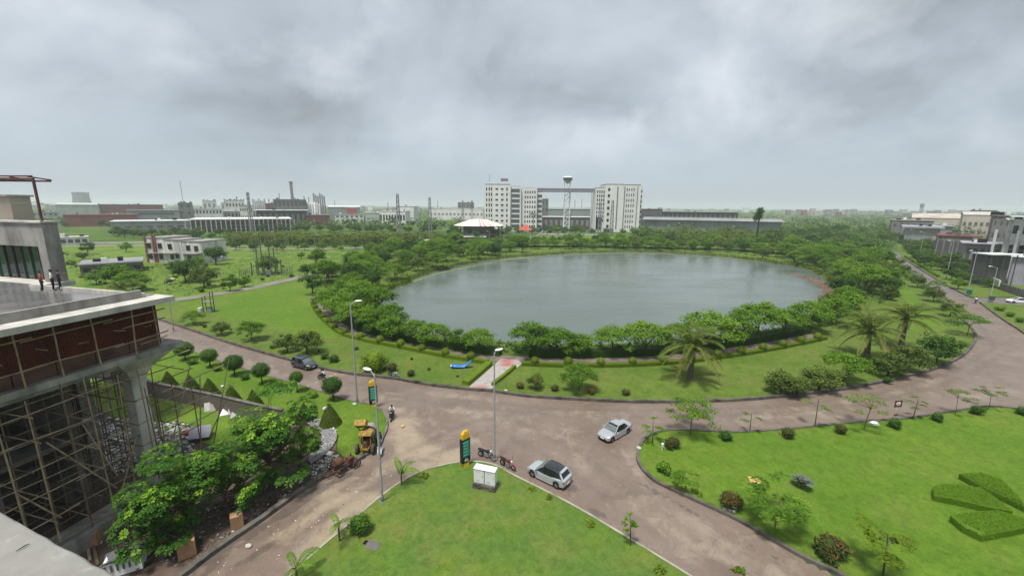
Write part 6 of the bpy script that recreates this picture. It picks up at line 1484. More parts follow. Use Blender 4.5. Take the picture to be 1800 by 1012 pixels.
BU = [bush_mesh(60 + k, .82, 1.25, leaf=lf, bloom=bl_) for k, (lf, bl_) in enumerate((('leaf_dark', 0), ('leaf_ring', 0), ('leaf_olive', 0), ('leaf_red', .10), ('leaf_hedge', 0)))]
for (x, y) in scatter(gl((110, 445), (260, 470), (380, 480), (600, 455), (560, 478), (430, 505), (320, 522), (150, 500)), 3.8, 70, RV): lone('scrub', near('scrub bush in the wild grass', x, y), 'bush', BU[RV.randrange(3)] if RV.random() < .82 else JT[RV.choice(('mid', 'rnd', 'olv'))][0], (x, y, .02), rnd(.3, 1.3), rnd(0, 6), 'scrub in the wild grass')
for (x, y) in scatter(gl((330, 575), (420, 560), (560, 600), (630, 600), (820, 650), (800, 672), (690, 655), (560, 640), (420, 600)), 5.0, 14, RV): lone('scrub', 'small self sown bush on the lake lawn near the west arm', 'bush', BU[RV.randrange(4)], (x, y, .155), rnd(.3, .6), rnd(0, 6), 'bushes on the lake lawn')
NEARB = gl((600, 560), (640, 582), (700, 596), (780, 611), (870, 623), (960, 627), (1060, 627), (1160, 622), (1260, 612), (1350, 599), (1430, 584), (1480, 562), (1450, 548), (1400, 570), (1300, 590), (1200, 601), (1100, 607), (1000, 608), (900, 606), (800, 601), (735, 586), (685, 562), (650, 540))
# undergrowth of the belts
for poly, lb, n in ((WEST, 'undergrowth', 420), (EAST, 'undergrowth', 420), (NORTH, 'undergrowth', 420), (NEARB, 'undergrowth', 170)):
    rngn = np.random.default_rng(n); cs = []; rs = []
    for (x, y) in scatter(poly, 1.2, n, RV, (KEEP,)): k = rnd(.8, 1.7); cs.append((x, y, .15 + k * .35)); rs.append((k, k, k * .55))
    tag(new_obj('undergrowth', leaf_mesh('undergrowth', clump_leaves(cs, rs, 34, .5, .28, rngn, up=.6), 'leaf_dark')), 'low dark undergrowth between the belt trees', 'undergrowth', kind='stuff')
rngn = np.random.default_rng(41); cs = []; rs = []
for (x, y) in scatter(gl((105, 440), (260, 462), (380, 470), (480, 436), (600, 446), (620, 456), (560, 478), (430, 505), (320, 522), (150, 505)), .9, 1500, RV, tries=8):
    k = rnd(.3, 1.0); cs.append((x, y, .05 + k * .15)); rs.append((k * 1.3, k, k * .35))
tag(new_obj('tall_grass', leaf_mesh('tall_grass', clump_leaves(cs, rs, 16, .42, .14, rngn, up=.5, base=.45), 'leaf_pale')), 'rank weeds and tall grass covering the wild ground', 'grass', kind='stuff')
# reeds and weeds on the banks, lily pads, algae
rngn = np.random.default_rng(77); P_, N_, TW, T_ = [], [], [], []
bp_ = offset_line(LAKE, _s * .9, True)
for i in range(0, len(bp_)):
    x, y = bp_[i]; a = bp_[(i + 1) % len(bp_)]
    if y < 85: continue
    for _ in range(70):
        f = rngn.random(); w_ = rngn.normal() * 1.1; px_, py_ = x + (a[0] - x) * f, y + (a[1] - y) * f
        P_.append((px_ + w_ * .5, py_ + w_, -.5)); N_.append(rngn.normal(size=3)); TW.append((rngn.normal() * .3, rngn.normal() * .3, 1)); T_.append(.55 + rngn.normal() * .15)
tag(new_obj('reeds', leaf_mesh('reeds', [leaf_arrays(P_, N_, rngn.uniform(.9, 1.9, len(P_)), .22, rngn, T_, twist=np.array(TW))], 'leaf_hedge')), 'green reeds and weeds fringing the lake bank', 'reeds', kind='stuff')
def pads(name, label, line, wid, n, seed, mat, r0=.12, r1=.42, z=-.785):
    rg = random.Random(seed); m_ = MB()
    for _ in range(n):
        i = rg.randrange(len(line) - 1); f = rg.random(); w_ = rg.gauss(0, wid); x = line[i][0] + (line[i + 1][0] - line[i][0]) * f + rg.gauss(0, wid * .5); y = line[i][1] + (line[i + 1][1] - line[i][1]) * f + w_
        r = rg.uniform(r0, r1); a0 = rg.uniform(0, 6.28); k = 7
        m_.add([(x, y, z + rg.uniform(0, .012))] + [(x + r * math.cos(a0 + q * 5.8 / k), y + r * math.sin(a0 + q * 5.8 / k), z + rg.uniform(0, .02)) for q in range(k + 1)], [(0, q + 1, q + 2) for q in range(k)])
    tag(m_.build(name, mat), label, 'lily pads', kind='stuff')
pads('lily_pads', 'pale lily pads floating along the west shore', gl((690, 508), (720, 497), (765, 482), (800, 474), (840, 466), (890, 457), (940, 451), z=-.8), .9, 1500, 1, 'algae_green')
pads('lily_pads', 'pale lily pads floating off the near shore trees', gl((650, 522), (680, 545), (705, 560), (760, 590), (830, 602), (920, 606), (1050, 607), (1180, 602), z=-.8), 1.0, 900, 2, 'algae_green', .1, .30)
pads('algae', 'rusty brown algae drifted along the east bank', gl((1395, 482), (1425, 490), (1450, 500), (1462, 512), (1455, 530), z=-.8), 2.2, 2600, 3, 'algae_red', .08, .34)
pads('algae', 'thin pale green scum line along the far shore', gl((880, 457), (960, 449), (1060, 445.5), (1160, 446), (1260, 452), (1340, 460), z=-.8), .8, 1200, 4, 'algae_green', .2, .6)
# ------- hedges
def hedge(label, pts, w, h, leaf, z0=.15, dens=26, seed=1, name='hedge', L=.14):
    o = new_obj(name, hedge_mesh(name, pts, w, h, z0, leaf, dens, L=L, W=L * .62, seed=seed)); return tag(o, label, 'hedge')
H_W = spline(gl((551, 536), (556, 548), (572, 566), (600, 588), (640, 600), (700, 612), (780, 628), (858, 641)), 6); H_E = spline(gl((917, 643), (1000, 646), (1100, 645), (1200, 639), (1300, 626), (1380, 612), (1450, 597)), 6)
hedge('clipped low hedge edging the ring path west of the entrance path', H_W, .9, .62, 'leaf_hedge', seed=2)
hedge('clipped low hedge edging the ring path east of the entrance path', H_E, .9, .55, 'leaf_hedge', seed=3)
hedge('wide clipped hedge along the west side of the entrance path', spline(gl((818, 678), (840, 660), (860, 642)), 5), 1.1, .6, 'leaf_hedge', seed=4)
hedge('narrow clipped hedge along the east side of the entrance path', spline(gl((866, 680), (885, 665), (905, 648)), 5), .5, .5, 'leaf_hedge', seed=5)
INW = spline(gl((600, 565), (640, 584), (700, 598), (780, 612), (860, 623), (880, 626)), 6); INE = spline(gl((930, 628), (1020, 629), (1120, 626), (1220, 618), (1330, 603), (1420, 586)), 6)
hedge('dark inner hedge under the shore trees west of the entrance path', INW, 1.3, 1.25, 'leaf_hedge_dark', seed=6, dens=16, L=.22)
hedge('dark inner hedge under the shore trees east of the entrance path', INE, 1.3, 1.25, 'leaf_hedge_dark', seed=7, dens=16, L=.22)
far_h = spline([tuple(at(px, Y)[:2]) for px, Y in ((700, 200), (800, 226), (900, 239), (1000, 243), (1150, 239), (1300, 229), (1420, 203))], 6)
hedge('dark clipped hedge along the far shore path', far_h, 1.4, 1.1, 'leaf_hedge_dark', seed=8, dens=4, L=.4)
for k, Y in enumerate((205, 222)):
    hedge(('nearer', 'farther')[k] + ' dark hedge bounding the clearing by the far bend', [tuple(at(px, Y)[:2]) for px in (1420, 1460, 1500, 1530)], 1.5, 1.0, 'leaf_hedge_dark', seed=9 + k, dens=4, L=.4)
BALL = [ball_mesh(k, .62, .55, 'leaf_hedge', 700) for k in range(2)]
for nm, line, st in (('west', H_W, 4.6), ('east', H_E, 5.0)):
    for k, (x, y, _) in enumerate(along(line, st, 2.0)): lone('hedge_ball', f'{ORD[k]} clipped ball in the {nm} hedge of the ring path', 'topiary ball', BALL[k % 2], (x, y, .45), rnd(.9, 1.1), rnd(0, 6), 'clipped balls along the ring path hedge')
# leaf shaped clipped beds on the bright lawn
def bed(label, px, hgt=.7, seed=1):
    pq = gl(*px, z=.16); poly = [(pq[i][0] + (pq[(i + 1) % len(pq)][0] - pq[i][0]) * f_, pq[i][1] + (pq[(i + 1) % len(pq)][1] - pq[i][1]) * f_) for i in range(len(pq)) for f_ in (0, .25, .5, .75)]; cx = sum(p[0] for p in poly) / len(poly); cy_ = sum(p[1] for p in poly) / len(poly); inn_ = [(cx + (p[0] - cx) * .90, cy_ + (p[1] - cy_) * .90) for p in poly]
    m_ = MB(); m_.loft([[(p[0], p[1], .14) for p in poly], [(p[0], p[1], .14 + hgt * .75) for p in poly], [(p[0], p[1], .14 + hgt) for p in inn_]], caps=False)
    ts = tessellate_polygon([[Vector((p[0], p[1], 0)) for p in inn_]]); m_.add([(p[0], p[1], .14 + hgt) for p in inn_], [up_tri(inn_, t_, 0) for t_ in ts])
    rngn = np.random.default_rng(seed); P_, N_ = [], []; xs = [p[0] for p in poly]; ys = [p[1] for p in poly]
    while len(P_) < 9000:
        x, y = rngn.uniform(min(xs), max(xs)), rngn.uniform(min(ys), max(ys))
        if inside((x, y), inn_): P_.append((x, y, .14 + hgt)); N_.append((0, 0, 1))
    for i in range(len(poly)):
        a, b = poly[i], poly[(i + 1) % len(poly)]
        for _ in range(60): f = rngn.random(); P_.append((a[0] + (b[0] - a[0]) * f, a[1] + (b[1] - a[1]) * f, .14 + rngn.random() * hgt * .85)); N_.append((a[0] - cx, a[1] - cy_, .3))
    o = new_obj('clipped_bed', leaf_mesh('clipped_bed', [surf_leaves(P_, N_, .09, .055, rngn, base=.62, spread=.10)], 'leaf_bed', m_, 'leaf_bed')); return tag(o, label, 'hedge')
bed('leaf shaped clipped bed, the rearmost and slimmest of the group', ((1684, 841), (1720, 840), (1757, 852), (1790, 885), (1800, 900), (1770, 885), (1720, 862)), seed=1)
bed('leaf shaped clipped bed, the long middle one of the group', ((1638, 866), (1652, 860), (1690, 862), (1725, 868), (1755, 890), (1778, 908), (1740, 902), (1690, 890), (1640, 880)), seed=2)
bed('diamond shaped clipped bed, the front one of the group', ((1668, 916), (1700, 911), (1750, 908), (1800, 922), (1830, 932), (1760, 945), (1724, 952), (1690, 935)), seed=3)
# ------- topiary on the west lawn
LOL = [ball_mesh(10 + k, 1.0, 0, 'leaf_topiary', 1500, L=.16, W=.10, lump=.08) for k in range(3)]
for k, (px, by, ty, rpx) in enumerate(((326, 632, 602, 14), (370, 645, 614, 13), (413, 660, 625, 15), (461, 675, 639, 14), (523, 689, 654, 11), (586, 703, 664, 16))):
    b, h = ht(px, by, ty); R_ = rpx / 720 * (b.y + 4.0) * .98
    t_ = thing('lollipop_tree', f'{ORD[k]} round clipped tree in the roadside row, counted from the building', 'topiary tree', b, rnd(0, 6), 'round clipped trees along the west arm')
    m_ = MB(); m_.tube([(0, 0, -.05), (.02, .01, h * .4), (0, 0, h - R_ * .9)], [.09, .07, .06], 7); m_.build('trunk', 'trunk_dark', t_, smooth=60)
    o = new_obj('crown', LOL[k % 3], t_); o.location = (0, 0, h - R_ * .85); o.scale = (R_, R_, R_ * .86)
def cone_mesh(seed, R, H, n=1900):
    rngn = np.random.default_rng(seed); f = 1 - np.sqrt(rngn.random(n)); a = rngn.random(n) * 6.283; r = R * (1 - f) ** .88 + .02
    P_ = np.stack([r * np.cos(a), r * np.sin(a), H * f], 1); N_ = np.stack([np.cos(a), np.sin(a), np.full(n, .55)], 1)
    m_ = MB(); m_.tube([(0, 0, 0), (0, 0, H * .45), (0, 0, H * .97)], [R * .95, R * .56, .02], 14)
    return leaf_mesh('foliage', [surf_leaves(P_, N_, .13, .08, rngn)], 'leaf_cone', m_, 'leaf_cone')
CONE = [cone_mesh(k, 1.15, 2.5) for k in range(2)]
for k, (px, by) in enumerate(((297, 679), (336, 688), (370, 695), (408, 705), (447, 714), (536, 738))): lone('cone_topiary', f'{ORD[k]} clipped cone in the row along the block wall, counted from the building', 'topiary', CONE[k % 2], G(px, by, .16), rnd(.85, .98), rnd(0, 6), 'clipped cones along the block wall')
lone('cone_topiary', 'large clipped cone alone on the west lawn by the gravel path', 'topiary', CONE[0], G(581, 745, .16), 1.02, 1.0)
for k, (px, py) in enumerate(((339, 640), (382, 652), (432, 667), (489, 682), (551, 697))): lone('ball_shrub', f'{ORD[k]} low leafy shrub between the round clipped trees, counted from the building', 'shrub', BU[(1, 4, 0)[k % 3]], G(px, py, .16), rnd(.75, .95), rnd(0, 6), 'low shrubs between the round clipped trees')
# ------- leafy almond trees at the site
ALM = [tree_almond(200 + k, 8.4, 3.5, 640) for k in range(3)]
for k, (px, py, s, lb) in enumerate(((482, 852, 1.04, 'big leafy almond tree with bright young leaves beside the gravel path'), (400, 900, .74, 'leafy almond tree in the middle of the site edge clump'), (530, 835, .6, 'low leafy almond tree between the big one and the gravel path'), (282, 966, .76, 'leafy almond tree nearest the ledge, over the foil bundle'), (330, 925, .78, 'smaller leafy almond tree filling the clump near the carton'))):
    plant('almond_tree', lb, 'tree', ALM[k % 3], G(px, py, .04), s, rnd(0, 6))
# ------- saplings with flat sprays of feathery leaves
def sapling_mesh(seed, H, n=7, spread=1.2, leaf='leaf_ring', tiers=2, dens=24, r=.035, ll=.10):
    rg = random.Random(seed); rngn = np.random.default_rng(seed); m_ = MB(); lean = (rg.uniform(-.12, .12) * H, rg.uniform(-.12, .12) * H)
    m_.tube([(0, 0, -.05), (lean[0] * .4, lean[1] * .4, H * .5), (lean[0], lean[1], H * .93)], [r * 1.3, r, r * .5], 6); P_, N_, TW, T_ = [], [], [], []
    for k in range(n):
        z0 = H * (.55 + .40 * (k % (tiers * 2)) / (tiers * 2)); a = k * 2.399 + rg.uniform(-.3, .3); L_ = spread * rg.uniform(.7, 1.1); z1 = z0 + L_ * rg.uniform(.15, .45)
        f0 = z0 / H; st = (lean[0] * f0, lean[1] * f0, z0); en_ = (st[0] + math.cos(a) * L_ * .6, st[1] + math.sin(a) * L_ * .6, z1); m_.tube([st, en_], [r * .45, r * .15], 4)
        for q in range(3):
            aa = a + (q - 1) * .7; Ls = L_ * rg.uniform(.5, .8); base = np.array(en_) - np.array([math.cos(a), math.sin(a), .2]) * L_ * .12 * q; tb = .5 + rg.gauss(0, .15)
            for i in range(dens):
                f = i / dens; c = base + np.array([math.cos(aa) * Ls * f, math.sin(aa) * Ls * f, .25 * Ls * f - .5 * Ls * f * f])
                for sd in (-1, 1): P_.append(c); TW.append((-math.sin(aa) * sd + math.cos(aa) * .4, math.cos(aa) * sd + math.sin(aa) * .4, -.15)); N_.append((rg.gauss(0, .25), rg.gauss(0, .25), 1)); T_.append(tb + rg.gauss(0, .08))
    return leaf_mesh('crown', [leaf_arrays(P_, N_, rngn.uniform(.7, 1.2, len(P_)) * ll * spread * 1.5, ll * .8, rngn, T_, twist=np.array(TW))], leaf), m_.mesh('trunk', 'trunk', 60)
def sapling(px, by, ty, label, leaf='leaf_ring', n=8, spread=None, z=.16, k=1.0, dens=22, ll=.11):
    b, h = ht(px, by, ty, z); h = max(h, .8); s = spread or h * .42
    return plant('sapling', label, 'sapling', sapling_mesh(int(px * 7 + by), h, n, s, leaf, r=.02 + .009 * h, dens=dens, ll=ll), b, k, rnd(0, 6))
def small_tree(px, by, ty, label, pool, z=.16, H0=6.4, wide=1.0):
    b, h = ht(px, by, ty, z); s = max(h, 1.0) / H0; o = plant('tree', label, 'tree', pool, b, s, rnd(0, 6)); o.scale = (s * wide, s * wide, s); return o
FLAT = [tree_umbrella(180 + k, H=5.6, R=2.9, n=26, per=130, flat=.24, L=.24, W=.12, trunk_h=.45, r0=.075) for k in range(3)]
PALE = [tree_umbrella(190 + k, H=5.0, R=2.3, n=11, per=110, flat=.2, L=.22, W=.10, trunk_h=.6, r0=.05, leaf='leaf_pale') for k in range(3)]
small_tree(1213, 764, 697, 'umbrella shaped young tree at the kerb of the bright lawn', FLAT[0], H0=5.6, wide=1.05)
small_tree(1519, 752, 690, 'pale slender tree by the white lamp cover at the kerb', PALE[0], H0=5.0, wide=1.15); small_tree(1679, 728, 676, 'pale slender tree beyond the notice board at the kerb', PALE[1], H0=5.0, wide=.8); small_tree(1738, 718, 674, 'pale slender tree at the far corner of the bright lawn', PALE[2], H0=5.0, wide=1.0)
sapling(1605, 735, 698, 'thin sapling between the notice board and the pale trees', 'leaf_pale', 5); sapling(1147, 778, 742, 'tiny sparse sapling at the kerb tip near the silver saloon', 'leaf_ring', 5); sapling(1318, 758, 722, 'very thin sapling on the kerb of the bright lawn', 'leaf_pale', 3); sapling(1432, 750, 700, 'thin leaning sapling on the kerb of the bright lawn', 'leaf_pale', 3)
sapling(1362, 925, 872, 'loose feathery sapling on the bright lawn near the trough', 'leaf_ring', 12, 2.2, dens=20, ll=.12); sapling(1552, 1010, 935, 'wiry sapling with sprays of pale leaves at the bottom of the lawn', 'leaf_hedge', 11, 1.5); sapling(1205, 858, 835, 'small sprawling sapling behind the kerb by the glossy round bush', 'leaf_ring', 7, 1.2)
sapling(1108, 958, 908, 'thin leafy sapling on the pale kerb of the triangular lawn', 'leaf_ring', 9, .5)
small_tree(1017, 686, 636, 'small loose tree on the lake lawn east of the entrance path', UMB[1], H0=6.6, wide=.9); small_tree(942, 683, 656, 'stunted yellow green tree near the entrance path', OLV[1], H0=5.2, wide=1.0)
small_tree(443, 598, 562, 'small tree on the lake lawn near the west arm', UMB[2], H0=6.6, wide=.9); small_tree(505, 618, 588, 'olive bushy tree behind the dark grey car, nearer the building', OLV[0], H0=5.2, wide=1.1); small_tree(540, 622, 583, 'olive bushy tree right behind the dark grey car', OLV[1], H0=5.2, wide=1.15)
small_tree(390, 588, 566, 'low olive tree on the lake lawn by the kerb', OLV[0], H0=5.2, wide=1.2); small_tree(340, 570, 545, 'leafy sapling tree just past the terrace tip', UMB[0], H0=6.6)
b, h = ht(660, 652, 605); YB = bush_mesh(71, 2.2, h, 26, 70, 'leaf_hedge', .26, .15); lone('flowering_bush', 'large yellow flecked bush at the kerb beside the tall lamp', 'bush', YB, b, 1.0)
b, h = ht(688, 652, 630); lone('flowering_bush', 'orange tipped bush next to the large yellow flecked bush', 'bush', BU[3], b, 1.3)
for k, (px, by, ty, lb) in enumerate(((1372, 690, 654, 'olive spreading tree, first of the cluster on the lake lawn'), (1400, 694, 662, 'olive low tree in the middle of the lake lawn cluster'), (1440, 684, 645, 'olive spreading tree, last of the lake lawn cluster'))): small_tree(px, by, ty, lb, OLV[k % 2], H0=5.2, wide=1.35)
small_tree(1484, 672, 617, 'fresh green small tree below the large coconut palm', UMB[3], H0=6.6, wide=1.0); small_tree(1560, 660, 622, 'olive bushy tree at the bend of the lake lawn', OLV[0], H0=5.2, wide=1.4); small_tree(1590, 652, 610, 'olive tree beside the bushy one at the bend', OLV[1], H0=5.2, wide=1.3)
small_tree(1645, 640, 588, 'dark bushy tree at the outer tip of the bend', RND[0], H0=6.0, wide=1.1); small_tree(1668, 622, 590, 'second dark bushy tree at the outer tip of the bend', RND[1], H0=6.0, wide=1.2); small_tree(1700, 590, 548, 'dark feathery tree overhanging the curving road', FLAT[1], H0=5.6, wide=1.1)
# roadside trees along the curving road
for k, (px, py) in enumerate(((1590, 480), (1600, 492), (1612, 505), (1628, 520), (1640, 530), (1655, 545), (1670, 556), (1682, 568), (1578, 468), (1646, 512))):
    q = G(px, py, .15); plant('roadside_tree', f'{ORD[k]} flat topped small tree on the kerb of the curving road', 'tree', FLAT[k % 3] if k % 2 else OLV[k % 2], q, rnd(.6, .85), rnd(0, 6), 'small trees on the kerb of the curving road')
for k, (px, py) in enumerate(((1640, 468), (1655, 476), (1668, 480), (1680, 492), (1692, 500), (1648, 462), (1630, 462), (1620, 455), (1610, 452), (1636, 474), (1672, 492), (1660, 468), (1700, 492), (1720, 500), (1690, 480), (1625, 448), (1735, 505), (1600, 444), (1612, 460), (1684, 508))): lone('verge_tree', 'leafy shrub tree on the verge between the lamps', 'tree', JT['mid'][k % 2] if k % 2 else JT['rnd'][k % 3], G(px, py, .16), rnd(.5, .8), rnd(0, 6), 'shrub trees on the verge')
for k, (x, y, _) in enumerate(along(offset_line(K_VERGE, 1.4 if inside(offset_line(K_VERGE, 1.4)[8], VERGE) else -1.4), 3.6, 1.0)[:22]): lone('verge_bush', 'small clipped bush in the row behind the verge kerb', 'bush', BU[1], (x, y, .16), rnd(.8, 1.0), rnd(0, 6), 'bushes along the verge kerb')
hedge('low clipped hedge line running along the verge behind the lamps', spline(gl((1625, 455), (1680, 478), (1740, 503), (1800, 522)), 5), 1.3, .8, 'leaf_hedge', z0=.16, dens=6, seed=15, L=.3)
for k, (px, py) in enumerate(((1757, 546), (1775, 556), (1792, 566))): lone('verge_bush', f'{ORD[k]} round bush behind the kerb past the entrance road', 'bush', BU[1], G(px, py, .16), 1.25, rnd(0, 6), 'round bushes past the entrance road')
# shrubs on the bright lawn and along its kerb
sh = lambda px, py, me_, s, lb, rz=0.0, sz=1.0: lone('shrub', lb, 'shrub', me_, G(px, py, .16), s, rz, sz=sz)
GLOSSY = bush_mesh(81, .9, 1.15, 18, 90, 'leaf_almond', .19, .12, bloom=.12); REDS = [bush_mesh(82 + k, 1.0, 1.5, 22, 70, 'leaf_red', .30, .10, bloom=.05, up=.7) for k in range(2)]
sh(1166, 828, GLOSSY, .95, 'glossy round bush with bright leaves near the kerb tip'); sh(1181, 785, REDS[1], .85, 'reddish brown upright shrub near the umbrella shaped tree'); sh(1285, 890, REDS[0], 1.0, 'red flecked shrub beside the grey trough'); sh(1458, 975, REDS[1], 1.15, 'big red flecked shrub near the bottom kerb')
for k, (px, py) in enumerate(((1275, 773), (1383, 768), (1478, 761), (1570, 751), (1645, 739), (1715, 727), (1794, 728))): sh(px, py, BU[3] if k in (1, 2) else BU[0], 1.0 + .1 * (k % 2), f'{ORD[k]} dark low shrub along the kerb of the bright lawn, counted from the silver saloon', rnd(0, 6))
for k, (px, py) in enumerate(((914, 682), (975, 686), (1040, 692), (1100, 694), (1480, 676), (1560, 672))): sh(px, py, BU[3] if k < 4 else BU[0], .85, f'{ORD[k]} small reddish shrub along the lake lawn kerb east of the entrance path', rnd(0, 6))
for k, (px, py) in enumerate(((588, 636), (570, 630), (722, 660), (480, 612), (360, 575))): sh(px, py, BU[(0, 0, 3, 2, 3)[k]], (1.2, 1.0, .9, .7, .7)[k], ('dark round shrub at the kerb ahead of the dark grey car', 'dark shrub close behind the dark grey car', 'reddish shrub near the kerb by the parked silver motorcycle', 'low olive shrub on the lake lawn behind the dark grey car', 'reddish shrub on the lake lawn beside the terrace tip')[k], rnd(0, 6))
SIL = frond_mesh(9, .9, leaflets=14, ll=.5, lw=.05, rise=.9, droop=.3, mat='leaf_silver', hang=-.1)
def fan(label, px, py, me_, n, s, z=.16, el=-.5, trunk=.25):
    t_ = thing('fan_palm', label, 'small palm', G(px, py, z)); m_ = MB(); m_.cyl((0, 0, -.05), (0, 0, trunk), .09 * s, .07 * s, 7); m_.build('trunk', 'palm_trunk', t_)
    for k in range(n):
        o = new_obj('frond', me_, t_); o.location = (0, 0, trunk * .95); o.rotation_euler = (rnd(-.2, .2), el + rnd(-.35, .35), k * 2.399); k_ = s * rnd(.8, 1.1); o.scale = (k_, k_, k_)
    return t_
fan('silvery blue fan palm on the bright lawn', 1408, 856, SIL, 11, 1.1, el=-.85)
YP = frond_mesh(10, 1.7, leaflets=18, ll=.42, lw=.04, rise=.9, droop=.5, mat='leaf_ring', hang=.3)
fan('young areca palm on the kerb by the foot of the near street lamp', 706, 852, YP, 4, .95, el=-.8, trunk=1.0); fan('young areca palm on the kerb left of the round conifer bush', 597, 950, YP, 3, .9, el=-.95, trunk=1.1); fan('young areca palm arching over the road edge at the bottom of the lawn', 522, 1018, YP, 4, 1.0, el=-.45, trunk=.9)
CON = bush_mesh(91, .95, 2.1, 26, 95, 'leaf_topiary', .20, .09, up=.9, rough=.5); lone('conifer_bush', 'dense egg shaped green conifer bush on the near lawn edge', 'bush', CON, G(630, 936, .16), .92, 0)
WEED = bush_mesh(92, .35, .3, 6, 30, 'leaf_hedge', .14, .07, core=False)
for k, (px, py) in enumerate(((935, 860), (1038, 922), (1160, 1005), (965, 875), (1300, 1004), (745, 838), (1230, 870))): lone('weed', ('bright weed tuft inside the pale kerb behind the hatchback', 'bright weed tuft halfway down the pale kerb', 'bright weed tuft at the bottom end of the pale kerb', 'small weed tuft by the bare spot in the near lawn', 'weed tuft growing on the worn road patch', 'weed tuft at the kerb by the young areca palm', 'weed tuft on the bright lawn behind the kerb')[k], 'weed', WEED, G(px, py, .16 if k != 4 else .0), 1.0 + .2 * (k % 3), rnd(0, 6))
# ------- grass: short blades breaking up the lawn edges and the nearest turf
def turf(polys, n, seed, mat, L=.05, W=.022, z=.155, edge=None):
    rngn = np.random.default_rng(seed); P_ = []
    for poly in polys:
        xs = [p[0] for p in poly]; ys = [p[1] for p in poly]; c = 0
        while c < n:
            X_ = rngn.uniform(min(xs), max(xs), 4000); Y_ = rngn.uniform(min(ys), max(ys), 4000)
            ok = [(x, y, z) for x, y in zip(X_, Y_) if inside((x, y), poly)]; P_ += ok[:n - c]; c += len(ok)
    if edge:
        for line in edge:
            for (x, y, an) in along(line, .035): P_.append((x + rngn.normal() * .10, y + rngn.normal() * .10, z + .03))
    P_ = np.array(P_); N = len(P_); big_ = .5 + .22 * np.sin(P_[:, 0] * .7 + np.cos(P_[:, 1] * .5) * 2) + rngn.normal(size=N) * .16
    v = leaf_arrays(P_, rngn.normal(size=(N, 3)) * [1, 1, .3], L * rngn.uniform(.6, 1.8, N), W, rngn, big_, twist=np.stack([rngn.normal(size=N) * .5, rngn.normal(size=N) * .5, np.ones(N)], 1))
    tag(new_obj('grass', leaf_mesh('grass', [v], mat)), 'short rough grass of the lawns round the junction', 'grass', kind='stuff')
leaf_mat('leaf_grass', (.110, .185, .022), (.145, .220, .030), (.200, .250, .050), .35)
turf([gl((520, 1004), (605, 932), (742, 832), (835, 815), (905, 840), (1100, 947), (1190, 1004), (1190, 1060), (500, 1060))], 9000, 5, 'leaf_grass', edge=[offset_line(K_TRI, -.22)])
turf([gl((1126, 800), (1172, 760), (1390, 757), (1690, 724), (1800, 722), (1850, 1000), (1480, 1010), (1205, 870))], 9000, 6, 'leaf_grass', L=.055, W=.025, edge=[offset_line(K_RIGHT, -.28)])
turf([gl((400, 645), (600, 704), (672, 728), (678, 748), (650, 793), (600, 800), (598, 768), (550, 738), (450, 735), (300, 700), (250, 620))], 5000, 7, 'leaf_grass', L=.06, W=.028, edge=[offset_line(K_LEFT, -.26)])
# ------------------------------------------------------------------ distant buildings
RW = random.Random(31)
win_cache = {}
def win_mesh(w, h, mat, d=.25):
    k = (round(w, 2), round(h, 2), mat)
    if k not in win_cache: m_ = MB(); m_.box((0, 0, 0), (w, d, h)); win_cache[k] = m_.mesh('window', mat)
    return win_cache[k]
def block(label, px0, px1, ptop, Y, depth, wall='wall_grey', roof='roof_grey', rows=0, cols=0, win='glass_dark', z0=0.0, rz=0.0, name='building', wh=.5, ww=.55, roof_t=.5, over=.4, pitched=0.0, cat='building', par=None):
    """front face spans the measured columns px0..px1 at distance Y; height from the measured roof line"""
    a, b = at(px0, Y), at(px1, Y); W = b.x - a.x; H = PT3((px0 + px1) / 2, ptop, Y).z - z0
    th = math.atan2((a.x + b.x) / 2, Y)
    if rz == 0.0 and abs(th) > .3: rz = -th * .92; W *= math.cos(th * .92)
    t_ = par or thing(name, label, cat, ((a.x + b.x) / 2, Y, z0), rz)
    m_ = MB(); m_.box((0, depth / 2, H / 2), (W, depth, H)); m_.build('wall', wall, t_)
    m_ = MB()
    if pitched:
        rg_ = [[(-W / 2 - over, -over, H), (-W / 2 - over, depth / 2, H + pitched), (-W / 2 - over, depth + over, H), (-W / 2 - over, depth + over, H + .3), (-W / 2 - over, depth / 2, H + pitched + .3), (-W / 2 - over, -over, H + .3)]]; rg_.append([(W / 2 + over, p[1], p[2]) for p in rg_[0]]); m_.loft(rg_)
    else: m_.box((0, depth / 2, H + roof_t / 2), (W + over * 2, depth + over * 2, roof_t))
    m_.build('roof', roof, t_)
    if not pitched and px1 - px0 > 14:
        for _ in range(3):
            m_ = MB(); ux = RW.uniform(-.42, .42) * W; uw = RW.uniform(1.2, 3.0); uh = RW.uniform(.8, 2.0); m_.box((ux, depth * RW.uniform(.15, .6), H + roof_t + uh / 2), (uw, uw * .8, uh)); m_.build('roof_unit', RW.choice(['steel_grey', 'white_wall', 'concrete_dark', 'black_paint']), t_)
    if rows and cols:
        cw, rh = W / cols, H / rows; me_ = win_mesh(cw * ww, rh * wh, win)
        for r_ in range(rows):
            for c in range(cols):
                o = new_obj('window', me_, t_); o.location = (-W / 2 + (c + .5) * cw, -.05, (r_ + .52) * rh)
    return t_
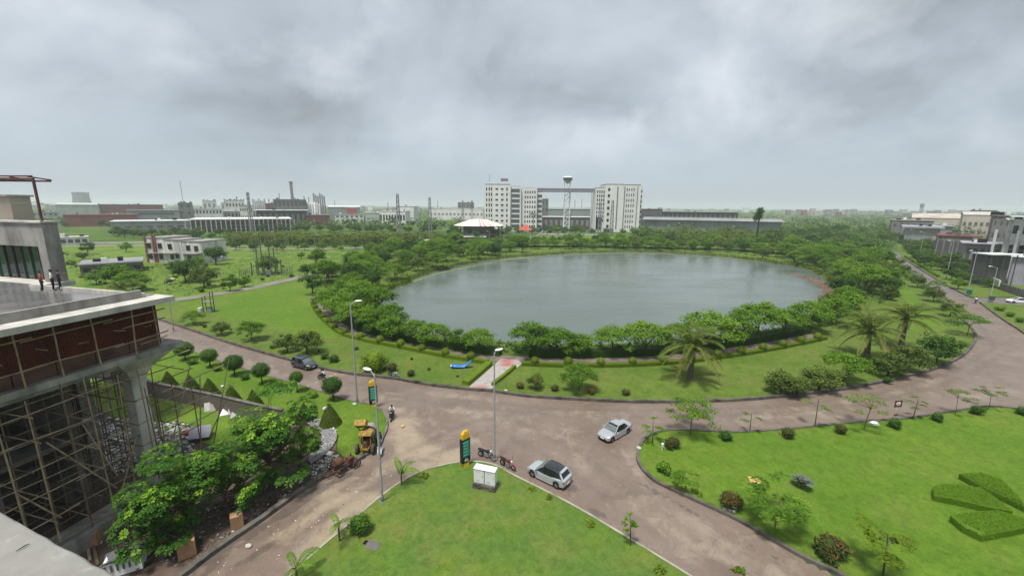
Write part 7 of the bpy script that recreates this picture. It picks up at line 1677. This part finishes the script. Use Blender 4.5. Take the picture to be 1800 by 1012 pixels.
# --- twin white towers with sky bridge
TY = 400.0
def tower_part(t_, px0, px1, ptop, dY, depth, wall, rz=0.0, top_t=.8, topm='wall_dark'):
    a, b = at(px0, TY + dY), at(px1, TY + dY); H = PT3((px0 + px1) / 2, ptop, TY + dY).z; c = Vector(((a.x + b.x) / 2, TY + dY, 0)) - Vector(t_.location); W = b.x - a.x
    m_ = MB(); m_.box((c.x, c.y + depth / 2, H / 2), (W, depth, H)); m_.build('wall', wall, t_)
    if top_t: m_ = MB(); m_.box((c.x, c.y + depth / 2, H + top_t / 2), (W * .96, depth * .96, top_t)); m_.build('parapet', topm, t_)
    return c, W, H
def wins(t_, c, W, H, xs, rows, w, h, mat='glass_dark', z0=.06, z1=.97):
    me_ = win_mesh(w, h, mat)
    for r_ in range(rows):
        z = H * (z0 + (z1 - z0) * (r_ + .5) / rows)
        for x in xs: o = new_obj('window', me_, t_); o.location = (c.x + (x - .5) * W, c.y - .06, z)
tw1 = thing('office_tower', 'white office tower with small windows and a dark glass stripe, west of the pair', 'office tower', at(900, TY))
c, W, H = tower_part(tw1, 852, 897, 325, 0, 24, 'white_wall'); wins(tw1, c, W, H, (.08, .18, .27), 8, 1.1, 2.7); wins(tw1, c, W, H, (.47, .68), 8, 2.4, 1.4); wins(tw1, c, W, H, (.86,), 8, 1.3, 2.6)
c, W, H = tower_part(tw1, 897.6, 915.5, 328, 1.5, 22, 'white_wall', top_t=.5, topm='roof_grey'); wins(tw1, c, W, H, (.46,), 8, W * .78, 3.1, 'glass_grey'); wins(tw1, c, W, H, (.02,), 1, .6, H * .95, 'wall_dark')
c, W, H = tower_part(tw1, 916, 943, 331, 4, 24, 'white_wall', top_t=.4, topm='roof_grey'); wins(tw1, c, W, H, (.24, .40, .55, .71, .86), 8, 1.1, 2.1)
c, W, H = tower_part(tw1, 943.5, 952, 338, 8, 22, 'white_wall', top_t=1.0, topm='wall_dark'); wins(tw1, c, W, H, (.5,), 7, W * .9, 2.6, 'glass_grey')
m_ = MB(); m_.cyl((at(860, TY).x - tw1.location.x, 8, 47), (at(860, TY).x - tw1.location.x, 8, PT3(860, 304, TY).z), .25, .08, 6); m_.build('antenna', 'steel_grey', tw1)
m_ = MB(); m_.box((at(886, TY).x - tw1.location.x, 8, 48.6), (7, 6, 2.2)); m_.build('plant_room', 'steel_grey', tw1)
tw2 = thing('office_tower', 'white office tower with narrow vertical window bands, east of the pair', 'office tower', at(1085, TY))
c, W, H = tower_part(tw2, 1045, 1060, 331, 3, 26, 'white_wall', top_t=.6); wins(tw2, c, W, H, (.15, .40, .65, .88), 8, 1.0, 2.4, z0=.22)
m_ = MB(); m_.box((c.x - .5, c.y - .2, 8), (W * .7, .3, 12)); m_.build('glass_bay', 'glass_dark', tw2)
c, W, H = tower_part(tw2, 1060.4, 1093, 325, 0, 26, 'white_wall'); wins(tw2, c, W, H, (.20,), 7, 2.2, 2.5); wins(tw2, c, W, H, (.66,), 1, 1.2, H * .9, 'steel_grey')
c, W, H = tower_part(tw2, 1093.3, 1122, 326, .5, 26, 'white_wall'); wins(tw2, c, W, H, (.16, .30, .44, .58), 8, .9, 2.5, 'glass_grey'); wins(tw2, c, W, H, (.02, .80), 1, .8, H * .92, 'steel_grey')
c, W, H = tower_part(tw2, 1122.2, 1124.5, 329, 6, 16, 'white_wall', top_t=.3); wins(tw2, c, W, H, (.5,), 8, 1.0, 2.2)
br = thing('sky_bridge', 'long lilac grey sky bridge joining the twin towers', 'bridge', at(995, TY + 12)); za, zb_ = PT3(995, 337, TY + 12).z, PT3(995, 331, TY + 12).z; x0, x1 = at(943, TY + 12).x - br.location.x, at(1046, TY + 12).x - br.location.x
m_ = MB(); m_.box(((x0 + x1) / 2, 0, (za + zb_) / 2), (x1 - x0, 4, zb_ - za)); m_.build('deck', 'wall_lilac', br)
for i in range(18): m_ = MB(); m_.box((x0 + (x1 - x0) * (i + .5) / 18, -2.06, (za + zb_) / 2 + .3), ((x1 - x0) / 18 * .86, .1, 1.0)); m_.build('window', 'glass_grey', br)
m_ = MB(); m_.bar((x0, 0, za - .25), (x1, 0, za - .25), 1.2, .5); m_.build('truss', 'steel_grey', br)
ob = thing('observation_tower', 'white lattice observation tower with flared cabin between the twin towers', 'tower', at(995, TY + 16)); zt = PT3(995, 310, TY + 16).z
def lattice(t_, W, H, n, mat, w=.35, taper=1.0, leg='leg', br_='brace'):
    for sx_ in (-1, 1):
        for sy_ in (-1, 1): m_ = MB(); m_.bar((sx_ * W / 2, sy_ * W / 2, 0), (sx_ * W / 2 * taper, sy_ * W / 2 * taper, H), w); m_.build(leg, mat, t_)
    for i in range(n):
        z0_, z1_ = H * i / n, H * (i + 1) / n; k0 = 1 + (taper - 1) * i / n; k1 = 1 + (taper - 1) * (i + 1) / n; m_ = MB()
        for sy_ in (-1, 1): m_.bar((-W / 2 * k0, sy_ * W / 2 * k0, z0_), (W / 2 * k1, sy_ * W / 2 * k1, z1_), w * .6); m_.bar((-W / 2 * k1, sy_ * W / 2 * k1, z1_), (W / 2 * k1, sy_ * W / 2 * k1, z1_), w * .6)
        for sx_ in (-1, 1): m_.bar((sx_ * W / 2 * k0, -W / 2 * k0, z0_), (sx_ * W / 2 * k1, W / 2 * k1, z1_), w * .6)
        m_.build(br_, mat, t_)
lattice(ob, 5.4, zt - 5, 10, 'white_paint', .55)
m_ = MB(); m_.tube([(0, 0, zt - 6.5), (0, 0, zt - 5.0), (0, 0, zt - 3.2), (0, 0, zt - 3.0)], [2.2, 2.8, 4.8, 4.8], 16); m_.build('cabin', 'steel_grey', ob, smooth=40)
m_ = MB(); m_.tube([(0, 0, zt - 2.98), (0, 0, zt - 1.4)], [4.6, 4.6], 16); m_.build('windows', 'glass_grey', ob); m_ = MB(); m_.tube([(0, 0, zt - 1.38), (0, 0, zt - .8), (0, 0, zt)], [5.4, 5.2, 2.2], 16); m_.build('roof', 'white_paint', ob)
# --- striped tent pavilion
tp_ = thing('tent_pavilion', 'cream tent roofed pavilion with red stripes near the far shore', 'pavilion', at(842, 322), .0); R_ = (at(886, 322).x - at(798, 322).x) / 2; zr = PT3(842, 386, 322).z; ze = PT3(842, 396, 322).z
N = 72
for i in range(N):
    a0, a1 = 6.2832 * i / N, 6.2832 * (i + 1) / N; m_ = MB(); rr_ = ((1.0, ze), (.72, ze + (zr - ze) * .45), (.34, zr), (.05, zr + .5))
    pts = [];
    for k, z in rr_: pts += [(R_ * k * math.cos(a0), R_ * k * .8 * math.sin(a0), z), (R_ * k * math.cos(a1), R_ * k * .8 * math.sin(a1), z)]
    m_.add(pts, [(0, 1, 3, 2), (2, 3, 5, 4), (4, 5, 7, 6)]); m_.build('roof_panel', 'stripe_pale' if i in (55, 57, 60) else 'cream_sheet', tp_)
for i in range(12): a0 = 6.2832 * i / 12; m_ = MB(); m_.cyl((R_ * .9 * math.cos(a0), R_ * .72 * math.sin(a0), 0), (R_ * .9 * math.cos(a0), R_ * .72 * math.sin(a0), ze), .3, n=6); m_.build('column', 'wall_dark', tp_)
m_ = MB(); m_.tube([(0, 0, 0), (0, 0, ze - .8)], [R_ * .62, R_ * .62], 20); m_.build('inner_wall', 'wall_dark', tp_); m_ = MB(); m_.tube([(0, 0, 2.6), (0, 0, 3.0)], [R_ * .86, R_ * .86], 20); m_.build('gallery', 'concrete_dark', tp_)
m_ = MB(); m_.box((-4, -R_ * .8 - 2, 1.6), (22, 6, .4)); m_.build('porch_roof', 'roof_white', tp_)
rp = thing('red_pavilion', 'small pavilion with red pyramid roof before the west tower', 'pavilion', at(923, 300)); w_ = (at(935, 300).x - at(912, 300).x) / 2; z1_, z0_ = PT3(923, 394, 300).z, PT3(923, 404, 300).z
m_ = MB(); m_.loft([[(-w_, -w_, z0_), (w_, -w_, z0_), (w_, w_, z0_), (-w_, w_, z0_)], [(-w_ * .42, -w_ * .42, z0_ + (z1_ - z0_) * .6), (w_ * .42, -w_ * .42, z0_ + (z1_ - z0_) * .6), (w_ * .42, w_ * .42, z0_ + (z1_ - z0_) * .6), (-w_ * .42, w_ * .42, z0_ + (z1_ - z0_) * .6)], [(-.2, -.2, z1_), (.2, -.2, z1_), (.2, .2, z1_), (-.2, .2, z1_)]]); m_.build('roof', 'stripe_red', rp)
for sx_ in (-1, 1):
    for sy_ in (-1, 1): m_ = MB(); m_.bar((sx_ * w_ * .8, sy_ * w_ * .8, 0), (sx_ * w_ * .8, sy_ * w_ * .8, z0_), .4); m_.build('post', 'concrete_pale', rp)
sl = thing('water_slide', 'grey playground slide beside the red pavilion', 'slide', at(945, 305)); m_ = MB(); m_.tube([(-4, 0, .6), (-1, 0, 2.0), (2, 0, 4.0), (4, 0, 6.5)], [.55] * 4, 8); m_.build('chute', 'pipe_grey', sl, smooth=60)
for x, h_ in ((-1, 2), (2, 4), (4, 6.3)): m_ = MB(); m_.bar((x, 0, 0), (x, 0, h_), .2); m_.build('leg', 'steel_grey', sl)
# --- two white buses on the far lane, parked cars before the towers
for k, (px, Y, lb) in enumerate(((747, 243, 'long white bus on the far lane, the nearer of the two'), (762, 258, 'long white bus on the far lane, the farther of the two'))):
    p0 = at(px, Y); bs = thing('bus', lb, 'bus', p0, math.atan2(9, 4.0) - .35)
    m_ = MB(); m_.box((0, 0, 1.75), (12, 2.5, 2.6)); m_.build('body', 'white_wall', bs); m_ = MB(); m_.box((0, 0, 3.1), (11.8, 2.4, .18)); m_.build('roof', 'roof_white', bs)
    for i in range(8):
        for s_ in (-1, 1): m_ = MB(); m_.box((-5.0 + i * 1.4, s_ * 1.26, 2.2), (1.2, .05, .9)); m_.build('window', 'glass_dark', bs)
    m_ = MB(); m_.box((-6.02, 0, 2.1), (.05, 2.1, 1.2)); m_.build('windscreen', 'glass_dark', bs)
    for x in (-3.8, 3.6):
        for s_ in (-1, 1): m_ = MB(); m_.wheel((x, s_ * 1.15, .5), .5, .2, .3); m_.build('wheel', 'rubber', bs)
pc_src = None
for k in range(16):
    px = 952 + k * 6.4 + (6 if k > 8 else 0); q = at(px, 352, .0)
    if pc_src is None:
        pc_src = thing('parked_car', 'x', 'car', q); m_ = MB(); rg_ = []
        for x, z0_, z1_, w_ in ((-2.1, .45, .85, .78), (-1.9, .3, .95, .85), (-1.3, .3, 1.0, .86), (0, .3, .98, .86), (1.0, .3, .95, .86), (1.9, .3, .75, .82), (2.1, .4, .6, .7)): rg_.append([(x, -w_, z0_), (x, w_, z0_), (x, w_ * .95, z1_), (x, -w_ * .95, z1_)])
        m_.loft(rg_); m_.build('body', 'car_white', pc_src, smooth=40); m_ = MB(); m_.loft([[(-1.6, -.78, .95), (1.0, -.78, .95), (1.0, .78, .95), (-1.6, .78, .95)], [(-1.1, -.62, 1.45), (.3, -.62, 1.45), (.3, .62, 1.45), (-1.1, .62, 1.45)]]); m_.build('windows', 'glass_dark', pc_src); m_ = MB(); m_.box((-.4, 0, 1.48), (1.5, 1.26, .06)); m_.build('roof', 'car_white', pc_src); o = pc_src
    else: o = copy_tree(pc_src); o.location = q
    o.rotation_euler = (0, 0, 1.57 + RW.uniform(-.08, .08) if k % 3 else .1); tag(o, 'tiny white car in the parking row before the twin towers', 'car', 'white cars parked before the twin towers')
# --- west: the ruined white house
rhq = G(262, 466); rh_ = thing('ruined_house', 'two storey white derelict house with red trim in the wild grass', 'house', at(318, 168), -.12); fx = lambda px: at(px, 168).x - rh_.location.x; Hh = PT3(300, 418, 168).z
for (p0, p1, d, h_) in ((263, 300, 13, Hh), (300.5, 333, 10, Hh * .93), (333.5, 372, 12, Hh * .88)): m_ = MB(); W = fx(p1) - fx(p0); m_.box(((fx(p0) + fx(p1)) / 2, d / 2 - 2, h_ / 2), (W, d, h_)); m_.build('wall', 'white_wall_dirty', rh_); m_ = MB(); m_.box(((fx(p0) + fx(p1)) / 2, d / 2 - 2, h_ + .12), (W + .5, d + .5, .25)); m_.build('roof', 'concrete', rh_)
for p0 in (264, 279, 283): m_ = MB(); m_.box((fx(p0), -2.15, Hh * .55), (.6, .5, Hh * 1.12)); m_.build('red_pier', 'wall_brick2', rh_)
for px, z in ((270, .68), (291, .68), (310, .66), (270, .25), (291, .25), (322, .3), (345, .62), (360, .6), (345, .2), (360, .22), (312, .25)): m_ = MB(); m_.box((fx(px), -2.06, Hh * z), (1.5, .3, 2.0)); wn_ = m_.build('window', 'glass_dark', rh_); m_ = MB(); m_.box((fx(px), -2.5, Hh * z + 1.25), (2.0, .8, .15)); m_.build('shade', 'concrete', wn_)
m_ = MB(); m_.box((fx(352), -3.2, Hh * .42), (fx(372) - fx(334), 2.4, .3)); m_.build('balcony', 'concrete', rh_)
m_ = MB(); m_.box((fx(300), -2.6, Hh * .40), (fx(330) - fx(280), 1.0, .25)); m_.build('balcony', 'concrete', rh_)
block('low grey flat roofed shed in the grass behind the terrace building', 147, 252, 464, 140, 14, 'concrete_dark', 'roof_grey', 1, 5, 'glass_dark', wh=.4)
block('white low entrance block with dark openings on the far lane', 108, 155, 418, 238, 10, 'white_wall', 'concrete_pale', 1, 4, 'wall_dark', wh=.5, ww=.7)
# --- west industrial sheds
block('pale green industrial shed with shallow roof on the west horizon', 105, 174, 360, 600, 60, 'wall_green', 'wall_green', pitched=2.5)
block('long red brown factory block behind the pale shed', 174, 288, 360, 680, 50, 'wall_brick', 'wall_brick', 0, 0)
block('brick red low factory with planted roof edge', 120, 243, 378, 430, 40, 'wall_brick2', 'wall_brick', 0, 0)
block('grey office block with long window bands beside the brick factory', 228, 318, 370, 500, 30, 'wall_grey', 'roof_grey', 2, 1, 'glass_grey', wh=.32, ww=.78)
block('small grey block with stair windows between the offices', 318, 341, 357, 520, 22, 'block_grey', 'roof_grey', 3, 2, 'glass_dark', wh=.3, ww=.3)
block('flat dark factory wing behind the grey offices', 200, 250, 377, 520, 20, 'wall_grey', 'roof_grey', 1, 5, 'wall_dark')
block('grey metal clad shed front with white roof edge facing the thicket', 203, 345, 389, 352, 30, 'wall_grey', 'roof_white', 1, 8, 'wall_dark', wh=.12, ww=.6)
os_ = block('open sided long shed with white roof and rows of pale columns', 345.5, 512, 386, 365, 46, 'wall_dark', 'roof_white', roof_t=.8, over=2.0); fx2 = at(345.5, 365).x - os_.location.x; fx3 = -fx2
for i in range(24): m_ = MB(); m_.bar((fx2 + (fx3 - fx2) * (i + .5) / 24, -1.6, 0), (fx2 + (fx3 - fx2) * (i + .5) / 24, -1.6, PT3(430, 386, 365).z), .7); m_.build('column', 'concrete_pale', os_)
for i in range(3): m_ = MB(); m_.box((0, -1.0, 2.5 + i * 3), (fx3 * 2 * .98, .5, .3)); m_.build('floor_edge', 'concrete', os_)
block('white two storey office with square windows on the west horizon', 341, 392, 367, 560, 25, 'white_wall', 'roof_white', 2, 9, 'glass_dark', wh=.4, ww=.5)
block('white process house above the office roof line', 360, 383, 353, 640, 16, 'white_wall', 'roof_white', 2, 3, 'wall_grey', wh=.4)
block('pale block of plant halls beside the process house', 392, 420, 357, 700, 20, 'white_wall', 'roof_grey', 2, 5, 'wall_grey')
block('pale long plant hall on the horizon before the silos', 395, 445, 371, 610, 25, 'wall_grey', 'roof_white', 1, 8, 'glass_dark')
fc = block('grey concrete frame building with open floors near the chimney', 485, 541, 351, 545, 26, 'block_grey', 'block_grey', 3, 8, 'wall_dark', wh=.55, ww=.7)
block('flat white canopy roofed works hall before the frame building', 455, 540, 370, 470, 30, 'wall_dark', 'roof_white', 1, 9, 'concrete', over=3)
def chimney(label, px, ptop, Y, r, mat='concrete', name='chimney'):
    q = at(px, Y); z = PT3(px, ptop, Y).z; t_ = thing(name, label, 'chimney', q); m_ = MB(); m_.tube([(0, 0, 0), (0, 0, z * .96)], [r * 1.2, r], 10); m_.build('shaft', mat, t_, smooth=40); m_ = MB(); m_.tube([(0, 0, z * .95), (0, 0, z)], [r * 1.25, r * 1.25], 10); m_.build('rim', 'steel_grey', t_)
chimney('tall grey factory chimney behind the concrete frame building', 517.5, 319, 600, 1.9); chimney('thin mast like chimney on the far west skyline', 325, 318, 900, .5, 'steel_grey'); chimney('short stack at the left of the silo group', 420, 346, 720, .9, 'steel_grey')
for k, (px, pt, Y, r_) in enumerate(((398, 349, 720, .6), (408, 352, 730, .5), (432, 350, 700, .6), (476, 350, 650, .7), (495, 340, 640, .5), (538, 345, 620, .6), (546, 347, 610, .5), (590, 352, 800, .5), (683, 356, 760, .6), (770, 353, 820, .5), (1010, 352, 1200, .8), (1022, 350, 1250, .8), (960, 346, 1300, .8))): chimney(f'{ORD[k]} thin works stack from the west on the skyline', px, pt, Y, r_, 'steel_grey')
for k, (a_, b_, t_, Y, w_, lb) in enumerate(((400, 432, 352, 660, 'white_wall', 'pale stepped process hall left of the silos'), (470, 486, 358, 600, 'wall_brick2', 'small red works hut between silos and frame building'), (424, 446, 362, 590, 'white_wall', 'white annex with dark windows below the pale silos'), (540, 580, 378, 480, 'wall_brick', 'low brick store beside the open sided shed end'), (590, 640, 377, 560, 'roof_white', 'white tarpaulin roofed store before the curved hall'), (50, 104, 373, 520, 'wall_green', 'pale teal housing strip behind the steel canopy'))): block(lb, a_, b_, t_, Y, 18, w_, 'roof_grey', 2, 6, 'wall_dark', wh=.35)
def silos(label, px0, px1, ptop, Y, n, mat='roof_grey', cap=True):
    a, b = at(px0, Y), at(px1, Y); t_ = thing('silo_bank', label, 'silos', ((a.x + b.x) / 2, Y, 0)); W = b.x - a.x; r = W / n / 2; z = PT3((px0 + px1) / 2, ptop, Y).z
    for i in range(n):
        m_ = MB(); x = -W / 2 + r * (2 * i + 1); zz = z * (1 - .05 * ((i * 7) % 3)); m_.tube([(x, 0, 0), (x, 0, zz * .97), (x, 0, zz)], [r * .74, r * .74, r * .3], 12); m_.build('silo', mat, t_, smooth=40)
    m_ = MB(); m_.box((0, 0, z * .84), (W * .95, r * .6, .8)); m_.build('catwalk', 'steel_grey', t_)
silos('bank of pale silos at the left of the works', 446, 470, 349, 640, 7, 'wall_grey'); silos('bank of tall thin grey silos right of the chimney', 553, 575, 339, 600, 6, 'steel_grey'); silos('bank of stout white silos below the tall thin ones', 541, 566, 355, 560, 6, 'white_wall')
block('curved white roofed hall with green wall beyond the playing field', 578, 634, 364, 600, 45, 'wall_sage', 'roof_white', pitched=1.6); block('red end bay of the white roofed hall', 611, 628, 366.5, 592, 6, 'stripe_red', 'roof_white', 0, 0)
block('white low works office with row of windows beyond the playing field', 668, 713, 371, 520, 25, 'white_wall', 'roof_white', 1, 9, 'glass_dark', wh=.4); block('pale low annex beside the works office', 643, 667, 374, 515, 22, 'wall_green', 'roof_white'); block('white blank hall behind the works office', 700, 728, 363, 580, 30, 'white_wall', 'roof_white')
block('long white warehouse stretching toward the west tower', 755, 850, 367, 700, 50, 'white_wall', 'roof_white', 1, 14, 'wall_grey', wh=.2); block('dark grey plant block above the long white warehouse', 805, 832, 356, 900, 20, 'block_grey', 'roof_grey', 2, 4, 'wall_dark')
for px, pt, Y, lb in ((443, 338, 360, 'lattice power mast before the open sided shed'), (702, 341, 300, 'lattice power mast behind the plantation'), (757, 347, 340, 'lattice power mast near the long white warehouse'), (814, 352, 420, 'left pylon of the pair before the west tower'), (830, 352, 425, 'right pylon of the pair before the west tower'), (1074, 352, 340, 'slim lattice mast in front of the east tower'), (1053, 356, 345, 'shorter lattice mast in front of the east tower corner')):
    q = at(px, Y); t_ = thing('lattice_mast', lb, 'mast', q); lattice(t_, 2.6, PT3(px, pt, Y).z, 9, 'steel_grey', .32, .45)
ctw = thing('cooling_tower', 'huge hazy cooling tower far off on the west skyline', 'cooling tower', at(146, 1900)); R_ = (at(158, 1900).x - at(134, 1900).x) / 2; z = PT3(146, 338, 1900).z; m_ = MB(); m_.tube([(0, 0, 0), (0, 0, z * .4), (0, 0, z * .75), (0, 0, z)], [R_ * 1.15, R_ * .98, R_ * .88, R_ * .92], 24); m_.build('shell', 'concrete_dark', ctw, smooth=60)
block('long sage green warehouse seen between the twin towers', 958, 1046, 368, 520, 60, 'wall_sage', 'roof_grey', pitched=2); block('low grey sheds with white eaves before the sage warehouse', 955, 1046, 382, 440, 25, 'wall_dark', 'roof_white', 1, 10, 'concrete'); block('grey concrete tower block just behind the west tower', 951, 963, 350, 480, 12, 'block_grey', 'roof_grey', 4, 2, 'wall_dark'); block('white small shed roofs left of the sage warehouse', 956, 985, 371, 560, 20, 'white_wall', 'roof_white')
# --- east of the towers
block('dark long raised hall with pale pillars east of the towers', 1160, 1292, 373, 560, 50, 'wall_dark', 'roof_grey', 1, 16, 'concrete', wh=.7, ww=.25, over=2); block('dark two tier hall next to the east tower', 1124, 1162, 368, 540, 40, 'wall_dark', 'wall_brick', 2, 6, 'glass_grey'); block('long low hall with wide pale grey roof before the dark halls', 1128, 1362, 388, 430, 40, 'wall_grey', 'roof_grey', pitched=2.2, over=3)
block('white end pavilion of the long grey roof', 1335, 1362, 389, 425, 20, 'white_wall', 'roof_white')
# skyline strips of small far houses
for k, (p0, p1, Y, n) in enumerate(((-60, 110, 1500, 14), (1375, 1480, 1500, 16), (1455, 1570, 1700, 16), (1560, 1700, 1500, 18), (1690, 1840, 1300, 14), (590, 850, 1700, 18), (1120, 1370, 2000, 10), (200, 580, 2000, 22))):
    for i in range(n):
        px = p0 + (p1 - p0) * (i + RW.uniform(.1, .9)) / n; w_ = RW.uniform(3, 9); zt_ = RW.uniform(6, 22); Yb = Y + RW.uniform(-250, 350); a = at(px, Yb); t_ = thing('far_house', near('hazy block on the far skyline', a.x, a.y), 'building', a, 0, 'hazy blocks on the far skyline'); W = w_ / 720 * Yb
        m_ = MB(); m_.box((0, 5, zt_ / 2), (W, 14, zt_)); m_.build('wall', RW.choice(['white_wall', 'wall_grey', 'wall_beige', 'wall_brick2', 'block_grey', 'wall_grey']), t_); m_ = MB(); m_.box((0, 5, zt_ + .4), (W * 1.04, 15, .8)); m_.build('roof', RW.choice(['roof_grey', 'roof_white', 'wall_brick']), t_)
wt = at(1617, 1300); t_ = thing('water_tower', 'lone water tower on the east skyline', 'water tower', wt); z = PT3(1617, 358, 1300).z; lattice(t_, 5, z * .75, 4, 'steel_grey', .8); m_ = MB(); m_.tube([(0, 0, z * .72), (0, 0, z * .8), (0, 0, z)], [3, 5.5, 5], 12); m_.build('tank', 'block_grey', t_)
# --- yards beyond the curving road
block('grey two storey yard building with square windows beyond the far bend', 1563, 1632, 388, 330, 25, 'block_grey', 'concrete', 2, 6, 'wall_dark', wh=.35, ww=.45); block('low lilac roofed sheds in front of the yard building', 1588, 1645, 401, 285, 25, 'wall_grey', 'wall_lilac', over=2, roof_t=1.2); block('wide beige roofed warehouse behind the yard building', 1600, 1735, 384, 480, 60, 'wall_beige', 'wall_beige', pitched=5); block('large beige hall behind the grey tower', 1688, 1745, 378, 420, 40, 'wall_beige', 'concrete_pale', pitched=3, rows=1, cols=6, win='wall_dark', wh=.2)
block('dark roofed block on the skyline above the beige hall', 1702, 1745, 370, 620, 20, 'block_grey', 'wall_brick', 2, 6, 'wall_dark'); block('pale low roofs right of the lilac sheds', 1636, 1668, 398, 300, 20, 'wall_grey', 'roof_grey', over=1)
rs_ = block('rust red framed yard structure beyond the verge', 1642, 1712, 416, 190, 18, 'block_grey', 'wall_brick', 1, 6, 'wall_dark', wh=.6, ww=.7); block('dull red canopy with pink flat roof beside the white derelict block', 1690, 1748, 429, 165, 12, 'wall_grey', 'wall_lilac', 1, 5, 'wall_dark', wh=.6, over=1.5, roof_t=.35)
gt_ = block('tall bare grey concrete block behind the white derelict block', 1728, 1757, 380, 178, 14, 'block_grey', 'block_grey', 4, 3, 'wall_dark', wh=.3, ww=.3)
dr2 = block('white grime streaked derelict block at the edge of the view', 1757, 1900, 388, 140, 24, 'white_wall_dirty', 'roof_white', 3, 8, 'glass_dark', wh=.42, ww=.5, over=1.2, roof_t=.3)
for k in range(4): m_ = MB(); m_.box((at(1765 + k * 13, 140).x - dr2.location.x, -.5, PT3(1780, 420, 140).z / 2 + 1.0), (.7, .9, PT3(1780, 392, 140).z * .9)); m_.build('fin', 'white_wall_dirty', dr2)
m_ = MB(); m_.box((2, 4, PT3(1780, 381, 140).z), (24, 18, .25)); m_.build('upper_roof', 'roof_white', dr2)
block('white sheet roofed shed with lilac wall at the edge of the view', 1772, 1920, 456, 126, 12, 'wall_lilac', 'roof_white', over=.8, roof_t=.25)
cs = thing('white_canopy', 'flat white canopy on dark posts beside the sheet roofed shed', 'canopy', at(1737, 131)); zc = PT3(1737, 446, 131).z; m_ = MB(); m_.box((0, 0, zc), (9, 6, .25)); m_.build('roof', 'roof_white', cs)
for x in (-4, 0, 4):
    for y in (-2.6, 2.6): m_ = MB(); m_.bar((x, y, 0), (x, y, zc - .12), .2); m_.build('post', 'wall_dark', cs)
m_ = MB(); m_.box((0, .8, zc / 2 - .2), (7.6, 4, zc - .5)); m_.build('store', 'wall_dark', cs)
wlp = thing('white_wall', 'low white boundary wall beside the verge hedge', 'wall'); pts_ = gl((1705, 486), (1755, 508)); 
m_ = MB(); strip(m_, pts_, .3, 0, 2.6); m_.build('panel', 'white_wall', wlp); m_ = MB(); strip(m_, pts_, .42, 2.6, 2.72); m_.build('coping', 'concrete_pale', wlp)
wl2 = thing('grey_wall', 'grey slatted wall under the sheet roofed shed', 'wall'); pts_ = gl((1757, 510), (1800, 524), (1850, 540)); m_ = MB(); strip(m_, pts_, .3, 0, 2.2); m_.build('panel', 'block_grey', wl2)
for (x, y, an) in along(pts_, 1.2): m_ = MB(); m_.box((0, 0, 1.15), (.18, .44, 2.3)); o = m_.build('pier', 'wall_dark', wl2); o.location = (x, y, 0); o.rotation_euler = (0, 0, an)
# ------- far woods too dense to count: rough canopy of leaf clumps out to the horizon
rngn = np.random.default_rng(99); cs = []; rs = []
for _ in range(2600):
    Y = 420 + 2600 * rngn.random() ** 1.7; px = rngn.uniform(-80, 1880); 
    q = at(px, Y); dens = .5 + .5 * math.sin(q.x * .006 + 1.3) * math.cos(Y * .004 + q.x * .003)
    if rngn.random() > (.35 + .65 * dens) and px < 1350: continue
    k = rngn.uniform(4, 8) * (1 + Y / 3500); cs.append((q.x, q.y, k * .45)); rs.append((k * 1.5, k, k * .62))
tag(new_obj('far_woods', leaf_mesh('far_woods', clump_leaves(cs, rs, 26, 3.0, 2.2, rngn, up=.5, top_light=0), 'leaf_far')), 'distant woods spreading out to the hazy horizon', 'woods', kind='stuff')
# ------- air: even haze filling the whole place
hz = NT('haze'); pv = hz.n('ShaderNodeVolumePrincipled'); pv.inputs['Color'].default_value = (.90, .95, 1.0, 1); pv.inputs['Density'].default_value = HAZE; pv.inputs['Anisotropy'].default_value = .2
hz.l(pv.outputs[0], hz.out.inputs['Volume'])
m_ = MB(); m_.box((0, 4700, 38), (19000, 9900, 84)); o = m_.build('haze', hz.mat); tag(o, 'pale monsoon haze over the whole scene', 'haze', kind='stuff')
